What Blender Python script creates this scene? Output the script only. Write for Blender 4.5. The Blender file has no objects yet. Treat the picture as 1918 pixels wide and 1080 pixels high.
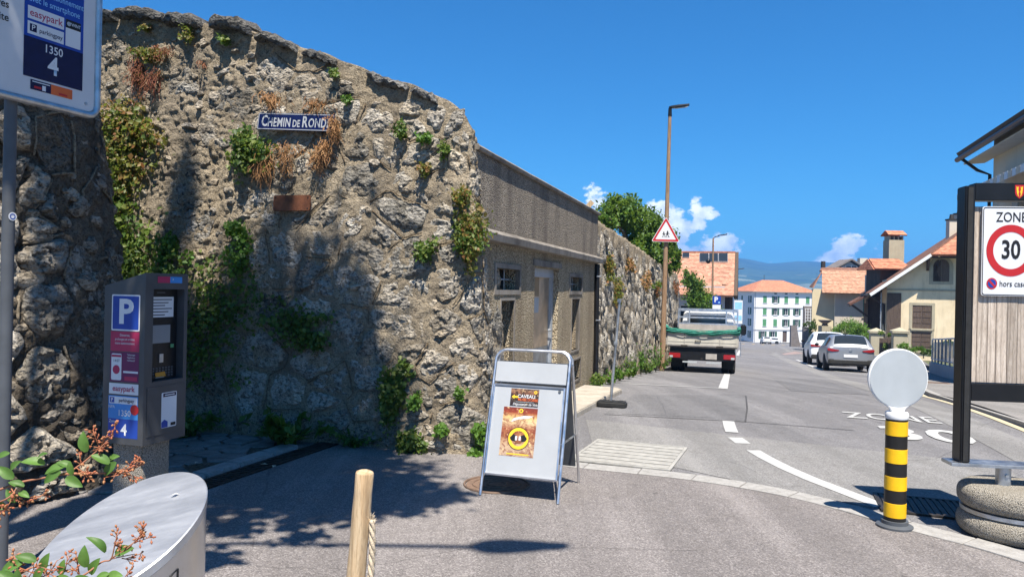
import bpy, bmesh, math, random
import numpy as np
from mathutils import Vector, Matrix, noise
random.seed(7); np.random.seed(7)
C = bpy.context.scene.collection
scene = bpy.context.scene
R = math.radians

# ------------------------------------------------------------------ camera
F = 1400.0                                   # focal length in photo pixels (1918 wide)
CAM_H = 1.6
ROLL = R(1.2)
cam_data = bpy.data.cameras.new('camera'); cam = bpy.data.objects.new('camera', cam_data); C.objects.link(cam)
cam_data.sensor_width = 36.0; cam_data.lens = F/1918*36.0
cam_data.clip_start = 0.05; cam_data.clip_end = 20000
cam.matrix_world = Matrix.Translation((0, 0, CAM_H)) @ Matrix.Rotation(R(90), 4, 'X') @ Matrix.Rotation(ROLL, 4, 'Z')
scene.camera = cam

# ------------------------------------------------------------------ light
SUN_EL = R(64); SUN_AZ = R(-8)               # the sun stands behind the viewer, a little to the right
SUN_VEC = Vector((-math.sin(SUN_AZ)*math.cos(SUN_EL), -math.cos(SUN_AZ)*math.cos(SUN_EL), math.sin(SUN_EL)))
sun_data = bpy.data.lights.new('sun', 'SUN'); sun = bpy.data.objects.new('sun', sun_data); C.objects.link(sun)
sun_data.energy = 5.0; sun_data.angle = R(0.5); sun_data.color = (1.0, 0.93, 0.82)
sun.rotation_mode = 'QUATERNION'; sun.rotation_quaternion = SUN_VEC.to_track_quat('Z', 'Y')
sun.location = (0, -10, 30)
scene.view_settings.view_transform = 'Standard'; scene.view_settings.look = 'None'
scene.view_settings.gamma = 1.0; scene.view_settings.use_curve_mapping = False
scene.view_settings.exposure = 1.12

world = bpy.data.worlds.new('World'); scene.world = world; world.use_nodes = True
def build_world():
    nt = world.node_tree; N = nt.nodes; L = nt.links
    N.clear()
    out = N.new('ShaderNodeOutputWorld'); bg = N.new('ShaderNodeBackground')
    sky = N.new('ShaderNodeTexSky'); sky.sky_type = 'NISHITA'; sky.sun_disc = False
    sky.sun_elevation = SUN_EL; sky.sun_rotation = math.atan2(SUN_VEC.x, SUN_VEC.y)
    sky.altitude = 500; sky.air_density = 1.0; sky.dust_density = 0.35; sky.ozone_density = 2.2
    hs = N.new('ShaderNodeHueSaturation'); hs.inputs['Saturation'].default_value = 1.22; hs.inputs['Value'].default_value = 1.0
    hs.inputs['Hue'].default_value = 0.495
    L.new(sky.outputs[0], hs.inputs['Color'])
    tint = N.new('ShaderNodeMix'); tint.data_type = 'RGBA'; tint.blend_type = 'MULTIPLY'; tint.inputs[0].default_value = 1.0
    tint.inputs[7].default_value = (0.28, 0.83, 1.16, 1); L.new(hs.outputs[0], tint.inputs[6])
    bg.inputs['Strength'].default_value = 0.061
    # cumulus clouds low over the horizon
    tc = N.new('ShaderNodeTexCoord'); sep = N.new('ShaderNodeSeparateXYZ'); L.new(tc.outputs['Generated'], sep.inputs[0])
    def math_(op, a, b=None, c=None):
        n = N.new('ShaderNodeMath'); n.operation = op
        for i, v in enumerate((a, b, c)):
            if v is None: continue
            if isinstance(v, (int, float)): n.inputs[i].default_value = v
            else: L.new(v, n.inputs[i])
        return n.outputs[0]
    yy = math_('MAXIMUM', sep.outputs[1], 0.02)
    az = math_('DIVIDE', sep.outputs[0], yy); el = math_('DIVIDE', sep.outputs[2], yy)
    n1 = N.new('ShaderNodeTexNoise'); n1.inputs['Scale'].default_value = 42; n1.inputs['Detail'].default_value = 8; n1.inputs['Roughness'].default_value = 0.62
    mp = N.new('ShaderNodeMapping'); mp.inputs['Scale'].default_value = (1, 1, 1.5); L.new(tc.outputs['Generated'], mp.inputs[0]); L.new(mp.outputs[0], n1.inputs['Vector'])
    total = None
    #        azimuth, elevation, half width, half height, weight
    for (a0, e0, ra, re, w) in ((0.197, 0.097, 0.044, 0.028, 1.0), (0.215, 0.082, 0.034, 0.022, 0.9), (0.262, 0.107, 0.016, 0.012, 0.75),
                                (0.244, 0.117, 0.011, 0.012, 0.55), (0.247, 0.092, 0.012, 0.012, 0.5), (0.275, 0.062, 0.032, 0.020, 1.0), (0.225, 0.052, 0.04, 0.016, 0.7),
                                (0.352, 0.040, 0.022, 0.006, 0.45), (0.448, 0.067, 0.026, 0.022, 0.95), (0.432, 0.050, 0.030, 0.012, 0.75),
                                (0.485, 0.060, 0.018, 0.008, 0.4), (0.11, 0.125, 0.02, 0.018, 0.8), (-0.9, 0.08, 0.2, 0.05, 0.8), (1.3, 0.08, 0.25, 0.06, 0.8)):
        dx = math_('DIVIDE', math_('SUBTRACT', az, a0), ra); dy = math_('DIVIDE', math_('SUBTRACT', el, e0), re)
        r2 = math_('ADD', math_('MULTIPLY', dx, dx), math_('MULTIPLY', dy, dy))
        m = math_('MULTIPLY', math_('SUBTRACT', 1.0, r2), w)
        total = m if total is None else math_('MAXIMUM', total, m)
    dens = math_('ADD', total, math_('MULTIPLY', math_('SUBTRACT', n1.outputs[0], 0.5), 3.4))
    mr = N.new('ShaderNodeMapRange'); mr.interpolation_type = 'SMOOTHSTEP'
    mr.inputs['From Min'].default_value = 0.08; mr.inputs['From Max'].default_value = 0.55; mr.inputs['To Max'].default_value = 0.93
    L.new(dens, mr.inputs['Value'])
    # clouds only above the horizon and in front
    gate = math_('MULTIPLY', mr.outputs[0], math_('GREATER_THAN', sep.outputs[1], 0.05))
    n2 = N.new('ShaderNodeTexNoise'); n2.inputs['Scale'].default_value = 60; n2.inputs['Detail'].default_value = 5; L.new(tc.outputs['Generated'], n2.inputs['Vector'])
    cr = N.new('ShaderNodeValToRGB'); cr.color_ramp.elements[0].position = 0.35; cr.color_ramp.elements[0].color = (8.5, 9.3, 10.5, 1)
    cr.color_ramp.elements[1].position = 0.65; cr.color_ramp.elements[1].color = (15.5, 15.5, 15.5, 1); L.new(n2.outputs[0], cr.inputs[0])
    mix = N.new('ShaderNodeMix'); mix.data_type = 'RGBA'
    L.new(gate, mix.inputs[0]); L.new(tint.outputs[2], mix.inputs[6]); L.new(cr.outputs[0], mix.inputs[7])
    L.new(mix.outputs[2], bg.inputs['Color']); L.new(bg.outputs[0], out.inputs[0])
build_world()

# ------------------------------------------------------------------ helpers: places
def px(u, v):
    du, dv = u-959.0, v-540.0
    return du*math.cos(ROLL)+dv*math.sin(ROLL), -du*math.sin(ROLL)+dv*math.cos(ROLL)
def P(u, v, Y):
    x, y = px(u, v); return Vector((x/F*Y, Y, CAM_H-y/F*Y))
D = Vector((0.296, 0.955)); D.normalize(); Rr = Vector((D.y, -D.x))      # along the street / across it to the right
def rd(s, q, z=0.0): return Vector((D.x*s+Rr.x*q, D.y*s+Rr.y*q, z))
def sq(X, Y): return D.x*X+D.y*Y, Rr.x*X+Rr.y*Y
GT = [(-4000, 0), (8, 0), (9, -.012), (10, -.03), (11, -.052), (12, -.08), (13, -.12), (14, -.17), (15, -.23), (16, -.30), (18, -.44), (20, -.59), (22, -.73), (24, -.88), (26, -1.01), (28, -1.14),
      (30, -1.27), (32, -1.39), (34, -1.51), (37, -1.68), (40, -1.85), (50, -2.40), (60, -2.95), (72, -3.58), (85, -4.25), (100, -5.12), (125, -6.6), (150, -8.0), (190, -10.2), (260, -13), (400, -16), (1000, -18), (4000, -18)]
GS = [a for a, b in GT]; GZ = [b for a, b in GT]
def G(s): return float(np.interp(s, GS, GZ))
def gxy(X, Y): return G(sq(X, Y)[0])
def gnd(u, v):
    x, y = px(u, v); Y = CAM_H*F/max(y, 1)
    for _ in range(25):
        Y = 0.5*Y+0.5*(CAM_H-gxy(x/F*Y, Y))*F/y
    return Vector((x/F*Y, Y, gxy(x/F*Y, Y)))

# ------------------------------------------------------------------ helpers: objects
def thing(name, label, cat, loc=(0, 0, 0), rz=0.0, group=None):
    o = bpy.data.objects.new(name, None); C.objects.link(o); o.location = loc; o.rotation_euler = (0, 0, rz)
    o['label'] = label; o['category'] = cat
    if group: o['group'] = group
    o.empty_display_size = 0.1
    return o
def tag(o, label, cat, group=None):
    o['label'] = label; o['category'] = cat
    if group: o['group'] = group
    return o
def root_matrix(o):
    while o.parent: o = o.parent
    return Matrix.Translation(o.location) @ Matrix.Rotation(o.rotation_euler.z, 4, 'Z')
def link(name, me, mat, parent=None, kind=None, label=None):
    o = bpy.data.objects.new(name, me); C.objects.link(o)
    if mat is not None:
        me.materials.clear(); me.materials.append(mat)
    if parent is not None: o.parent = parent
    if kind: o['kind'] = kind
    if label: o['label'] = label
    return o
def smooth_by_angle(me, deg):
    if deg <= 0: return
    me.polygons.foreach_set('use_smooth', [True]*len(me.polygons))
    if deg < 180:
        try: me.set_sharp_from_angle(angle=R(deg))
        except Exception: pass
class MB:
    def __init__(s): s.v = []; s.f = []
    def add(s, vs, fs):
        n = len(s.v); s.v += [tuple(p) for p in vs]; s.f += [tuple(i+n for i in f) for f in fs]; return s
    def box(s, c, size, M=None):
        c = Vector(c); hx, hy, hz = size[0]/2, size[1]/2, size[2]/2
        vs = [Vector((x*hx, y*hy, z*hz)) for z in (-1, 1) for y in (-1, 1) for x in (-1, 1)]
        if M is not None: vs = [M @ p for p in vs]
        return s.add([c+p for p in vs], [(0, 2, 3, 1), (4, 5, 7, 6), (0, 1, 5, 4), (2, 6, 7, 3), (0, 4, 6, 2), (1, 3, 7, 5)])
    def bar(s, a, b, w, h, up=(0, 0, 1)):
        a, b = Vector(a), Vector(b); d = (b-a); l = d.length; d.normalize(); up = Vector(up)
        x = d.cross(up)
        if x.length < 1e-5: x = d.cross(Vector((1, 0, 0)))
        x.normalize(); z = x.cross(d)
        vs = [a+x*(i*w/2)+z*(j*h/2) for i, j in ((-1, -1), (1, -1), (1, 1), (-1, 1))]; vs += [p+d*l for p in vs]
        return s.add(vs, [(3, 2, 1, 0), (4, 5, 6, 7), (0, 1, 5, 4), (1, 2, 6, 5), (2, 3, 7, 6), (3, 0, 4, 7)])
    def cone(s, a, b, r0, r1, n=16, caps=True):
        a, b = Vector(a), Vector(b); d = (b-a).normalized(); x = d.orthogonal().normalized(); y = d.cross(x)
        vs = []
        for p, r in ((a, r0), (b, r1)):
            vs += [p+x*(r*math.cos(2*math.pi*k/n))+y*(r*math.sin(2*math.pi*k/n)) for k in range(n)]
        fs = [(k, (k+1) % n, n+(k+1) % n, n+k) for k in range(n)]
        if caps: fs += [tuple(range(n-1, -1, -1)), tuple(range(n, 2*n))]
        return s.add(vs, fs)
    def tube(s, pts, r, n=8, closed=False, caps=True):
        pts = [Vector(p) for p in pts]; m = len(pts); vs = []; rs = r if isinstance(r, (list, tuple)) else [r]*m
        t0 = (pts[1]-pts[0]).normalized(); x = t0.orthogonal().normalized()
        for i, p in enumerate(pts):
            if closed: t = pts[(i+1) % m]-pts[i-1]
            else: t = pts[min(i+1, m-1)]-pts[max(i-1, 0)]
            t.normalize(); x = (x-t*x.dot(t))
            if x.length < 1e-6: x = t.orthogonal()
            x.normalize(); y = t.cross(x)
            vs += [p+x*(rs[i]*math.cos(2*math.pi*k/n))+y*(rs[i]*math.sin(2*math.pi*k/n)) for k in range(n)]
        fs = []
        for i in range(m if closed else m-1):
            j = (i+1) % m
            fs += [(i*n+k, i*n+(k+1) % n, j*n+(k+1) % n, j*n+k) for k in range(n)]
        if caps and not closed: fs += [tuple(range(n-1, -1, -1)), tuple(range((m-1)*n, m*n))]
        return s.add(vs, fs)
    def lathe(s, prof, n=24, c=(0, 0, 0)):
        c = Vector(c); vs = []; m = len(prof)
        for r, z in prof: vs += [c+Vector((r*math.cos(2*math.pi*k/n), r*math.sin(2*math.pi*k/n), z)) for k in range(n)]
        fs = []
        for i in range(m-1): fs += [(i*n+k, i*n+(k+1) % n, (i+1)*n+(k+1) % n, (i+1)*n+k) for k in range(n)]
        if prof[0][0] > 1e-4: fs.append(tuple(range(n-1, -1, -1)))
        if prof[-1][0] > 1e-4: fs.append(tuple(range((m-1)*n, m*n)))
        return s.add(vs, fs)
    def prism(s, poly, axis_o, ax, ay, depth):
        """2-D outline in the plane (ax, ay) at axis_o, thickened by the vector depth"""
        o, ax, ay, dp = Vector(axis_o), Vector(ax), Vector(ay), Vector(depth); n = len(poly)
        vs = [o+ax*p[0]+ay*p[1] for p in poly]; vs += [p+dp for p in vs]
        fs = [tuple(range(n)), tuple(range(2*n-1, n-1, -1))]+[(k, n+k, n+(k+1) % n, (k+1) % n) for k in range(n)]
        return s.add(vs, fs)
    def slab(s, quad, th):
        q = [Vector(p) for p in quad]; nrm = (q[1]-q[0]).cross(q[-1]-q[0]).normalized()
        n = len(q); vs = q+[p-nrm*th for p in q]
        return s.add(vs, [tuple(range(n)), tuple(range(2*n-1, n-1, -1))]+[(k, n+k, n+(k+1) % n, (k+1) % n) for k in range(n)])
    def mesh(s, name, M=None, bev=0.0, seg=2, smooth=35):
        me = bpy.data.meshes.new(name)
        vs = s.v if M is None else [tuple(M @ Vector(p)) for p in s.v]
        me.from_pydata(vs, [], s.f)
        bm = bmesh.new(); bm.from_mesh(me)
        if len(bm.faces) < 60000:
            bmesh.ops.recalc_face_normals(bm, faces=bm.faces)
        if bev > 0:
            es = [e for e in bm.edges if len(e.link_faces) == 2 and e.calc_face_angle(0) > R(28)]
            bmesh.ops.bevel(bm, geom=es, offset=bev, segments=seg, affect='EDGES', clamp_overlap=True)
        bm.to_mesh(me); bm.free(); smooth_by_angle(me, smooth)
        return me
    def build(s, name, mat, parent=None, world=False, bev=0.0, seg=2, smooth=35, kind=None, label=None):
        M = root_matrix(parent).inverted() if (world and parent is not None) else None
        return link(name, s.mesh(name, M, bev, seg, smooth), mat, parent, kind, label)
def copy_tree(o, parent=None):
    c = o.copy(); C.objects.link(c)
    if parent is not None: c.parent = parent
    for ch in list(o.children): copy_tree(ch, c)
    return c
def rrect(w, h, r, n=5, cx=0, cy=0):
    pts = []
    for (sx, sy, a0) in ((1, 1, 0), (-1, 1, 90), (-1, -1, 180), (1, -1, 270)):
        for k in range(n+1):
            a = R(a0+90*k/n); pts.append((cx+sx*(w/2-r)+r*math.cos(a), cy+sy*(h/2-r)+r*math.sin(a)))
    return pts
def circle(r, n=32, cx=0, cy=0): return [(cx+r*math.cos(2*math.pi*k/n), cy+r*math.sin(2*math.pi*k/n)) for k in range(n)]
def face_frame(o, xa, za):
    """matrix: local x -> xa, local y (text up) -> za, local z -> their cross product (towards the reader)"""
    xa, za = Vector(xa).normalized(), Vector(za).normalized(); n = xa.cross(za)
    M = Matrix((xa, za, n)).transposed().to_4x4(); M.translation = Vector(o); return M
def text_mesh(body, h, bold=0.0, xs=1.0, align='CENTER', space=1.0, shear=0.0):
    cu = bpy.data.curves.new('lettering', 'FONT'); cu.body = body; cu.size = 1.0; cu.align_x = align; cu.align_y = 'CENTER'
    cu.offset = bold; cu.space_character = space; cu.resolution_u = 3; cu.shear = shear
    ob = bpy.data.objects.new('lettering', cu)
    me = bpy.data.meshes.new_from_object(ob)
    bpy.data.objects.remove(ob); bpy.data.curves.remove(cu)
    k = h/0.69
    for v in me.vertices: v.co = Vector((v.co.x*k*xs, v.co.y*k, 0))
    return me
def lettering(parent, M, body, x, y, h, mat, bold=0.0, xs=1.0, align='CENTER', space=1.0, lift=0.0015, shear=0.0, name='lettering'):
    me = text_mesh(body, h, bold, xs, align, space, shear)
    me.transform(M @ Matrix.Translation((x, y, lift)))
    return link(name, me, mat, parent)
def decal(parent, M, poly, mat, lift=0.001, name='print'):
    me = bpy.data.meshes.new(name)
    me.from_pydata([tuple(M @ Vector((p[0], p[1], lift))) for p in poly], [], [tuple(range(len(poly)))])
    return link(name, me, mat, parent)
def rect(x0, y0, x1, y1): return [(x0, y0), (x1, y0), (x1, y1), (x0, y1)]
def ring_decal(parent, M, cx, cy, r0, r1, mat, lift=0.001, name='print', n=48):
    vs = [tuple(M @ Vector((cx+r*math.cos(2*math.pi*k/n), cy+r*math.sin(2*math.pi*k/n), lift))) for r in (r0, r1) for k in range(n)]
    me = bpy.data.meshes.new(name); me.from_pydata(vs, [], [(k, n+k, n+(k+1) % n, (k+1) % n) for k in range(n)])
    return link(name, me, mat, parent)

# ------------------------------------------------------------------ helpers: materials
MATS = {}
class NT:
    def __init__(s, name):
        s.m = bpy.data.materials.new(name); s.m.use_nodes = True; s.nt = s.m.node_tree; s.N = s.nt.nodes; s.L = s.nt.links
        s.b = s.N['Principled BSDF']; s.tc = s.N.new('ShaderNodeTexCoord'); s.out = s.N['Material Output']
    def con(s, a, b): s.L.new(a, b)
    def noise(s, scale, detail=4, rough=0.55, vec=None, out=0, dist=0.0):
        n = s.N.new('ShaderNodeTexNoise'); n.inputs['Scale'].default_value = scale; n.inputs['Detail'].default_value = detail; n.inputs['Roughness'].default_value = rough
        n.inputs['Distortion'].default_value = dist
        s.con(vec if vec is not None else s.tc.outputs['Object'], n.inputs['Vector']); return n.outputs[out]
    def voro(s, scale, feature='F1', vec=None, out='Distance', rnd=1.0):
        n = s.N.new('ShaderNodeTexVoronoi'); n.feature = feature; n.inputs['Scale'].default_value = scale; n.inputs['Randomness'].default_value = rnd
        s.con(vec if vec is not None else s.tc.outputs['Object'], n.inputs['Vector']); return n.outputs[out]
    def wave(s, scale, vec=None, direction='Z', dist=0, detail=2, profile='SAW'):
        n = s.N.new('ShaderNodeTexWave'); n.bands_direction = direction; n.wave_profile = profile; n.inputs['Scale'].default_value = scale
        n.inputs['Distortion'].default_value = dist; n.inputs['Detail'].default_value = detail
        s.con(vec if vec is not None else s.tc.outputs['Object'], n.inputs['Vector']); return n.outputs['Fac']
    def mapping(s, scale=(1, 1, 1), rot=(0, 0, 0), vec=None, loc=(0, 0, 0)):
        n = s.N.new('ShaderNodeMapping'); n.inputs['Scale'].default_value = scale; n.inputs['Rotation'].default_value = rot; n.inputs['Location'].default_value = loc
        s.con(vec if vec is not None else s.tc.outputs['Object'], n.inputs['Vector']); return n.outputs[0]
    def ramp(s, fac, stops, interp='LINEAR'):
        n = s.N.new('ShaderNodeValToRGB'); n.color_ramp.interpolation = interp; e = n.color_ramp.elements
        while len(e) < len(stops): e.new(0.5)
        for k, (p, c) in enumerate(stops):
            e[k].position = p; e[k].color = (c, c, c, 1) if isinstance(c, (int, float)) else (c[0], c[1], c[2], 1)
        s.con(fac, n.inputs[0]); return n.outputs[0]
    def mix(s, fac, a, b, mode='MIX'):
        n = s.N.new('ShaderNodeMix'); n.data_type = 'RGBA'; n.blend_type = mode
        for sock, v in ((n.inputs[0], fac), (n.inputs[6], a), (n.inputs[7], b)):
            if isinstance(v, (int, float)): sock.default_value = v
            elif isinstance(v, (tuple, list)): sock.default_value = (v[0], v[1], v[2], 1)
            else: s.con(v, sock)
        return n.outputs[2]
    def math(s, op, a, b=0.0):
        n = s.N.new('ShaderNodeMath'); n.operation = op
        for i, v in enumerate((a, b)):
            if isinstance(v, (int, float)): n.inputs[i].default_value = v
            else: s.con(v, n.inputs[i])
        return n.outputs[0]
    def bump(s, h, strength=0.5, dist=0.01, prev=None):
        n = s.N.new('ShaderNodeBump'); n.inputs['Strength'].default_value = strength; n.inputs['Distance'].default_value = dist
        s.con(h, n.inputs['Height'])
        if prev is not None: s.con(prev, n.inputs['Normal'])
        return n.outputs[0]
    def rand(s):
        n = s.N.new('ShaderNodeObjectInfo'); return n.outputs['Random']
    def island(s):
        n = s.N.new('ShaderNodeNewGeometry'); return n.outputs['Random Per Island']
    def done(s, color=None, rough=0.8, metal=0.0, normal=None, spec=0.3):
        if color is not None:
            if isinstance(color, (tuple, list)): s.b.inputs['Base Color'].default_value = (color[0], color[1], color[2], 1)
            else: s.con(color, s.b.inputs['Base Color'])
        if isinstance(rough, (int, float)): s.b.inputs['Roughness'].default_value = rough
        else: s.con(rough, s.b.inputs['Roughness'])
        s.b.inputs['Metallic'].default_value = metal; s.b.inputs['Specular IOR Level'].default_value = spec
        if normal is not None: s.con(normal, s.b.inputs['Normal'])
        return s.m
def mul(c, k): return tuple(min(x*k, 1) for x in c)
def plain(name, c, rough=0.6, metal=0.0, var=0.12, scale=6.0, bump=0.0, bscale=60, spec=0.35, grime=0.0):
    if name in MATS: return MATS[name]
    t = NT(name)
    col = t.mix(t.ramp(t.noise(scale, 5), [(0.3, 0.0), (0.7, 1.0)]), mul(c, 1-var), mul(c, 1+var))
    if grime > 0:
        col = t.mix(t.ramp(t.noise(scale*0.6, 6, 0.65, t.mapping((1, 1, 0.35))), [(0.45, 0.0), (0.75, grime)]), col, mul(c, 0.35))
    nrm = t.bump(t.noise(bscale, 3), bump, 0.01) if bump > 0 else None
    MATS[name] = t.done(col, rough, metal, nrm, spec); return MATS[name]

def m_limestone(name, light, dark, tint, isl=False):
    t = NT(name); v = t.mapping((1, 1, 1.25))
    n1 = t.noise(5.5, 9, 0.68, v); n2 = t.noise(24, 7, 0.72, v, dist=0.5); vo = t.voro(17, 'F1', v)
    pit = t.voro(34, 'SMOOTH_F1', v)
    col = t.mix(t.ramp(n1, [(0.36, 0.0), (0.62, 1.0)]), dark, light)
    col = t.mix(t.ramp(t.noise(2.1, 4), [(0.42, 0.0), (0.66, 0.75)]), col, tint)
    col = t.mix(t.ramp(n2, [(0.40, 0.9), (0.52, 0.0)]), col, mul(dark, 0.4))
    col = t.mix(t.ramp(n2, [(0.6, 0.0), (0.78, 0.5)]), col, mul(light, 1.35))
    hsv = t.N.new('ShaderNodeHueSaturation'); t.con(col, hsv.inputs['Color']); t.con(t.math('ADD', 0.68, t.math('MULTIPLY', t.island() if isl else t.rand(), 0.6)), hsv.inputs['Value'])
    h = t.math('ADD', t.math('MULTIPLY', n2, 0.9), t.math('ADD', t.math('MULTIPLY', n1, 1.2), t.math('MULTIPLY', pit, 0.8)))
    return t.done(hsv.outputs[0], 0.92, 0, t.bump(h, 1.0, 0.05), 0.15)
def m_mortar(name, a, b, stain):
    t = NT(name)
    n1 = t.noise(3.0, 7, 0.65); n2 = t.noise(60, 6, 0.7); n3 = t.noise(1.2, 5, 0.6, t.mapping((1.3, 1.3, 0.45)))
    vo = t.noise(24, 5, 0.7, None, 0, 0.6)
    col = t.mix(t.ramp(n1, [(0.35, 0.0), (0.65, 1.0)]), a, b)
    col = t.mix(t.ramp(n2, [(0.36, 0.8), (0.5, 0.0)]), col, mul(a, 0.28))
    col = t.mix(t.ramp(vo, [(0.34, 0.7), (0.46, 0.0)]), col, mul(a, 0.3))
    col = t.mix(t.ramp(n2, [(0.58, 0.0), (0.75, 0.6)]), col, mul(b, 1.5))
    col = t.mix(t.ramp(n3, [(0.48, 0.0), (0.7, 0.85)]), col, stain)
    h = t.math('ADD', t.math('MULTIPLY', n2, 1.0), t.math('MULTIPLY', vo, 1.6))
    return t.done(col, 0.95, 0, t.bump(h, 1.0, 0.035), 0.1)
def m_roughcast(name, a, b, stain, sc=66, bd=0.018):
    t = NT(name); vo = t.voro(sc, 'F1'); cell = t.voro(sc, 'F1', None, 'Color'); n2 = t.noise(95, 5, 0.7)
    sep = t.N.new('ShaderNodeSeparateColor'); t.con(cell, sep.inputs[0])
    col = t.mix(t.ramp(sep.outputs[0], [(0.1, 0.0), (0.9, 1.0)]), a, b)
    col = t.mix(t.ramp(vo, [(0.35, 0.0), (0.75, 0.85)]), col, mul(a, 0.28))
    col = t.mix(t.ramp(t.noise(1.3, 6, 0.6, t.mapping((1.5, 1.5, 0.35))), [(0.46, 0.0), (0.66, 0.8)]), col, stain)
    h = t.math('SUBTRACT', t.math('MULTIPLY', n2, 0.5), t.math('MULTIPLY', vo, 1.4))
    return t.done(col, 0.95, 0, t.bump(h, 1.0, bd), 0.1)
def m_asphalt(name, base, agg, patch):
    t = NT(name); fine = t.noise(220, 3, 0.6); vo = t.voro(150, 'F1'); big = t.noise(0.55, 6, 0.6); mid = t.noise(3.5, 6, 0.65)
    cell = t.voro(130, 'F1', None, 'Color'); sep = t.N.new('ShaderNodeSeparateColor'); t.con(cell, sep.inputs[0])
    col = t.mix(t.ramp(big, [(0.35, 0.0), (0.68, 1.0)]), base, patch)
    col = t.mix(t.ramp(sep.outputs[0], [(0.45, 0.0), (0.95, 0.75)]), col, agg)
    col = t.mix(t.ramp(sep.outputs[1], [(0.5, 0.0), (0.95, 0.6)]), col, mul(base, 0.35))
    col = t.mix(t.ramp(mid, [(0.52, 0.0), (0.72, 0.35)]), col, mul(base, 0.6))
    lane = t.noise(1.0, 5, 0.65, t.mapping((1.5, 0.10, 1), (0, 0, 0.3), None))
    col = t.mix(t.ramp(lane, [(0.42, 0.30), (0.54, 0.0)]), col, mul(base, 0.55))
    col = t.mix(t.ramp(lane, [(0.55, 0.0), (0.68, 0.35)]), col, mul(agg, 0.9))
    oil = t.noise(2.3, 4, 0.6); col = t.mix(t.ramp(oil, [(0.66, 0.0), (0.76, 0.5)]), col, mul(base, 0.45))
    crack = t.voro(0.42, 'DISTANCE_TO_EDGE', t.mix(0.12, t.tc.outputs['Object'], t.noise(1.4, 5, 0.7, None, 1)))
    col = t.mix(t.ramp(t.math('ADD', crack, t.ramp(t.noise(0.7, 3), [(0.5, 0.0), (0.58, 0.1)])), [(0.0, 0.45), (0.0035, 0.0)]), col, mul(base, 0.3))
    spots = t.noise(9, 2, 0.4)
    col = t.mix(t.ramp(spots, [(0.74, 0.0), (0.77, 0.6)]), col, mul(base, 0.4))
    h = t.math('ADD', fine, t.math('MULTIPLY', vo, -0.8))
    return t.done(col, t.ramp(mid, [(0.3, 0.75), (0.7, 0.92)]), 0, t.bump(h, 0.6, 0.008), 0.3)
def m_wood(name, a, b, axis='Z', scale=1.0, rough=0.75, knots=True, bump=0.35):
    t = NT(name)
    st = {'X': (0.12, 1, 1), 'Y': (1, 0.12, 1), 'Z': (1, 1, 0.1)}[axis]
    oi = t.N.new('ShaderNodeObjectInfo'); off = t.N.new('ShaderNodeVectorMath'); off.operation = 'ADD'
    sc = t.N.new('ShaderNodeVectorMath'); sc.operation = 'SCALE'; sc.inputs[0].default_value = (7.3, 3.1, 5.7); t.con(oi.outputs['Random'], sc.inputs['Scale'])
    t.con(t.tc.outputs['Object'], off.inputs[0]); t.con(sc.outputs[0], off.inputs[1])
    v = t.mapping(tuple(x*scale for x in st), vec=off.outputs[0])
    w = t.noise(22, 5, 0.6, v, dist=1.4); f = t.noise(150, 3, 0.6, v)
    rings = t.wave(6, v, 'X', 9, 3, 'SIN')
    col = t.mix(t.ramp(w, [(0.32, 0.0), (0.68, 1.0)]), a, b)
    col = t.mix(t.ramp(rings, [(0.0, 0.55), (0.35, 0.0)]), col, mul(a, 0.6))
    col = t.mix(t.ramp(f, [(0.35, 0.5), (0.5, 0.0)]), col, mul(a, 0.5))
    hsv = t.N.new('ShaderNodeHueSaturation'); t.con(col, hsv.inputs['Color']); t.con(t.math('ADD', 0.8, t.math('MULTIPLY', oi.outputs['Random'], 0.4)), hsv.inputs['Value'])
    return t.done(hsv.outputs[0], rough, 0, t.bump(t.math('ADD', w, f), bump, 0.006), 0.25)
def m_tiles(name, a, b, c, rows=0.95, cols=2.4):
    t = NT(name); r = t.wave(rows, None, 'Z', 0.15, 1, 'SAW')
    n = t.noise(1.4, 6, 0.7); n2 = t.noise(24, 3, 0.6, t.mapping((1, 1, 1.6))); n3 = t.voro(4.5, 'F1', t.mapping((1, 1, 1.7)), 'Color')
    sep = t.N.new('ShaderNodeSeparateColor'); t.con(n3, sep.inputs[0])
    col = t.mix(sep.outputs[0], a, b)
    col = t.mix(t.ramp(n, [(0.45, 0.0), (0.7, 0.8)]), col, c)
    col = t.mix(t.ramp(n2, [(0.36, 0.7), (0.5, 0.0)]), col, mul(c, 0.5)); col = t.mix(t.ramp(sep.outputs[1], [(0.5, 0.0), (0.95, 0.5)]), col, mul(b, 1.25))
    col = t.mix(t.ramp(r, [(0.0, 0.5), (0.3, 0.0)]), col, mul(a, 0.35))
    return t.done(col, 0.85, 0, t.bump(r, 0.8, 0.05), 0.2)
def m_leaf(name, cols, trans=0.35, rough=0.5):
    t = NT(name); col = t.ramp(t.island(), [(i/(len(cols)-1), c) for i, c in enumerate(cols)])
    col = t.mix(t.ramp(t.noise(2.2, 3), [(0.35, 0.45), (0.65, 0.0)]), col, mul(cols[0], 0.55))
    m = t.done(col, rough, 0, None, 0.35)
    tr = t.N.new('ShaderNodeBsdfTranslucent'); t.con(t.mix(0.5, col, (0.35, 0.5, 0.06), 'MIX'), tr.inputs[0])
    ms = t.N.new('ShaderNodeMixShader'); ms.inputs[0].default_value = trans
    t.con(t.b.outputs[0], ms.inputs[1]); t.con(tr.outputs[0], ms.inputs[2]); t.con(ms.outputs[0], t.out.inputs[0])
    return m
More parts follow.
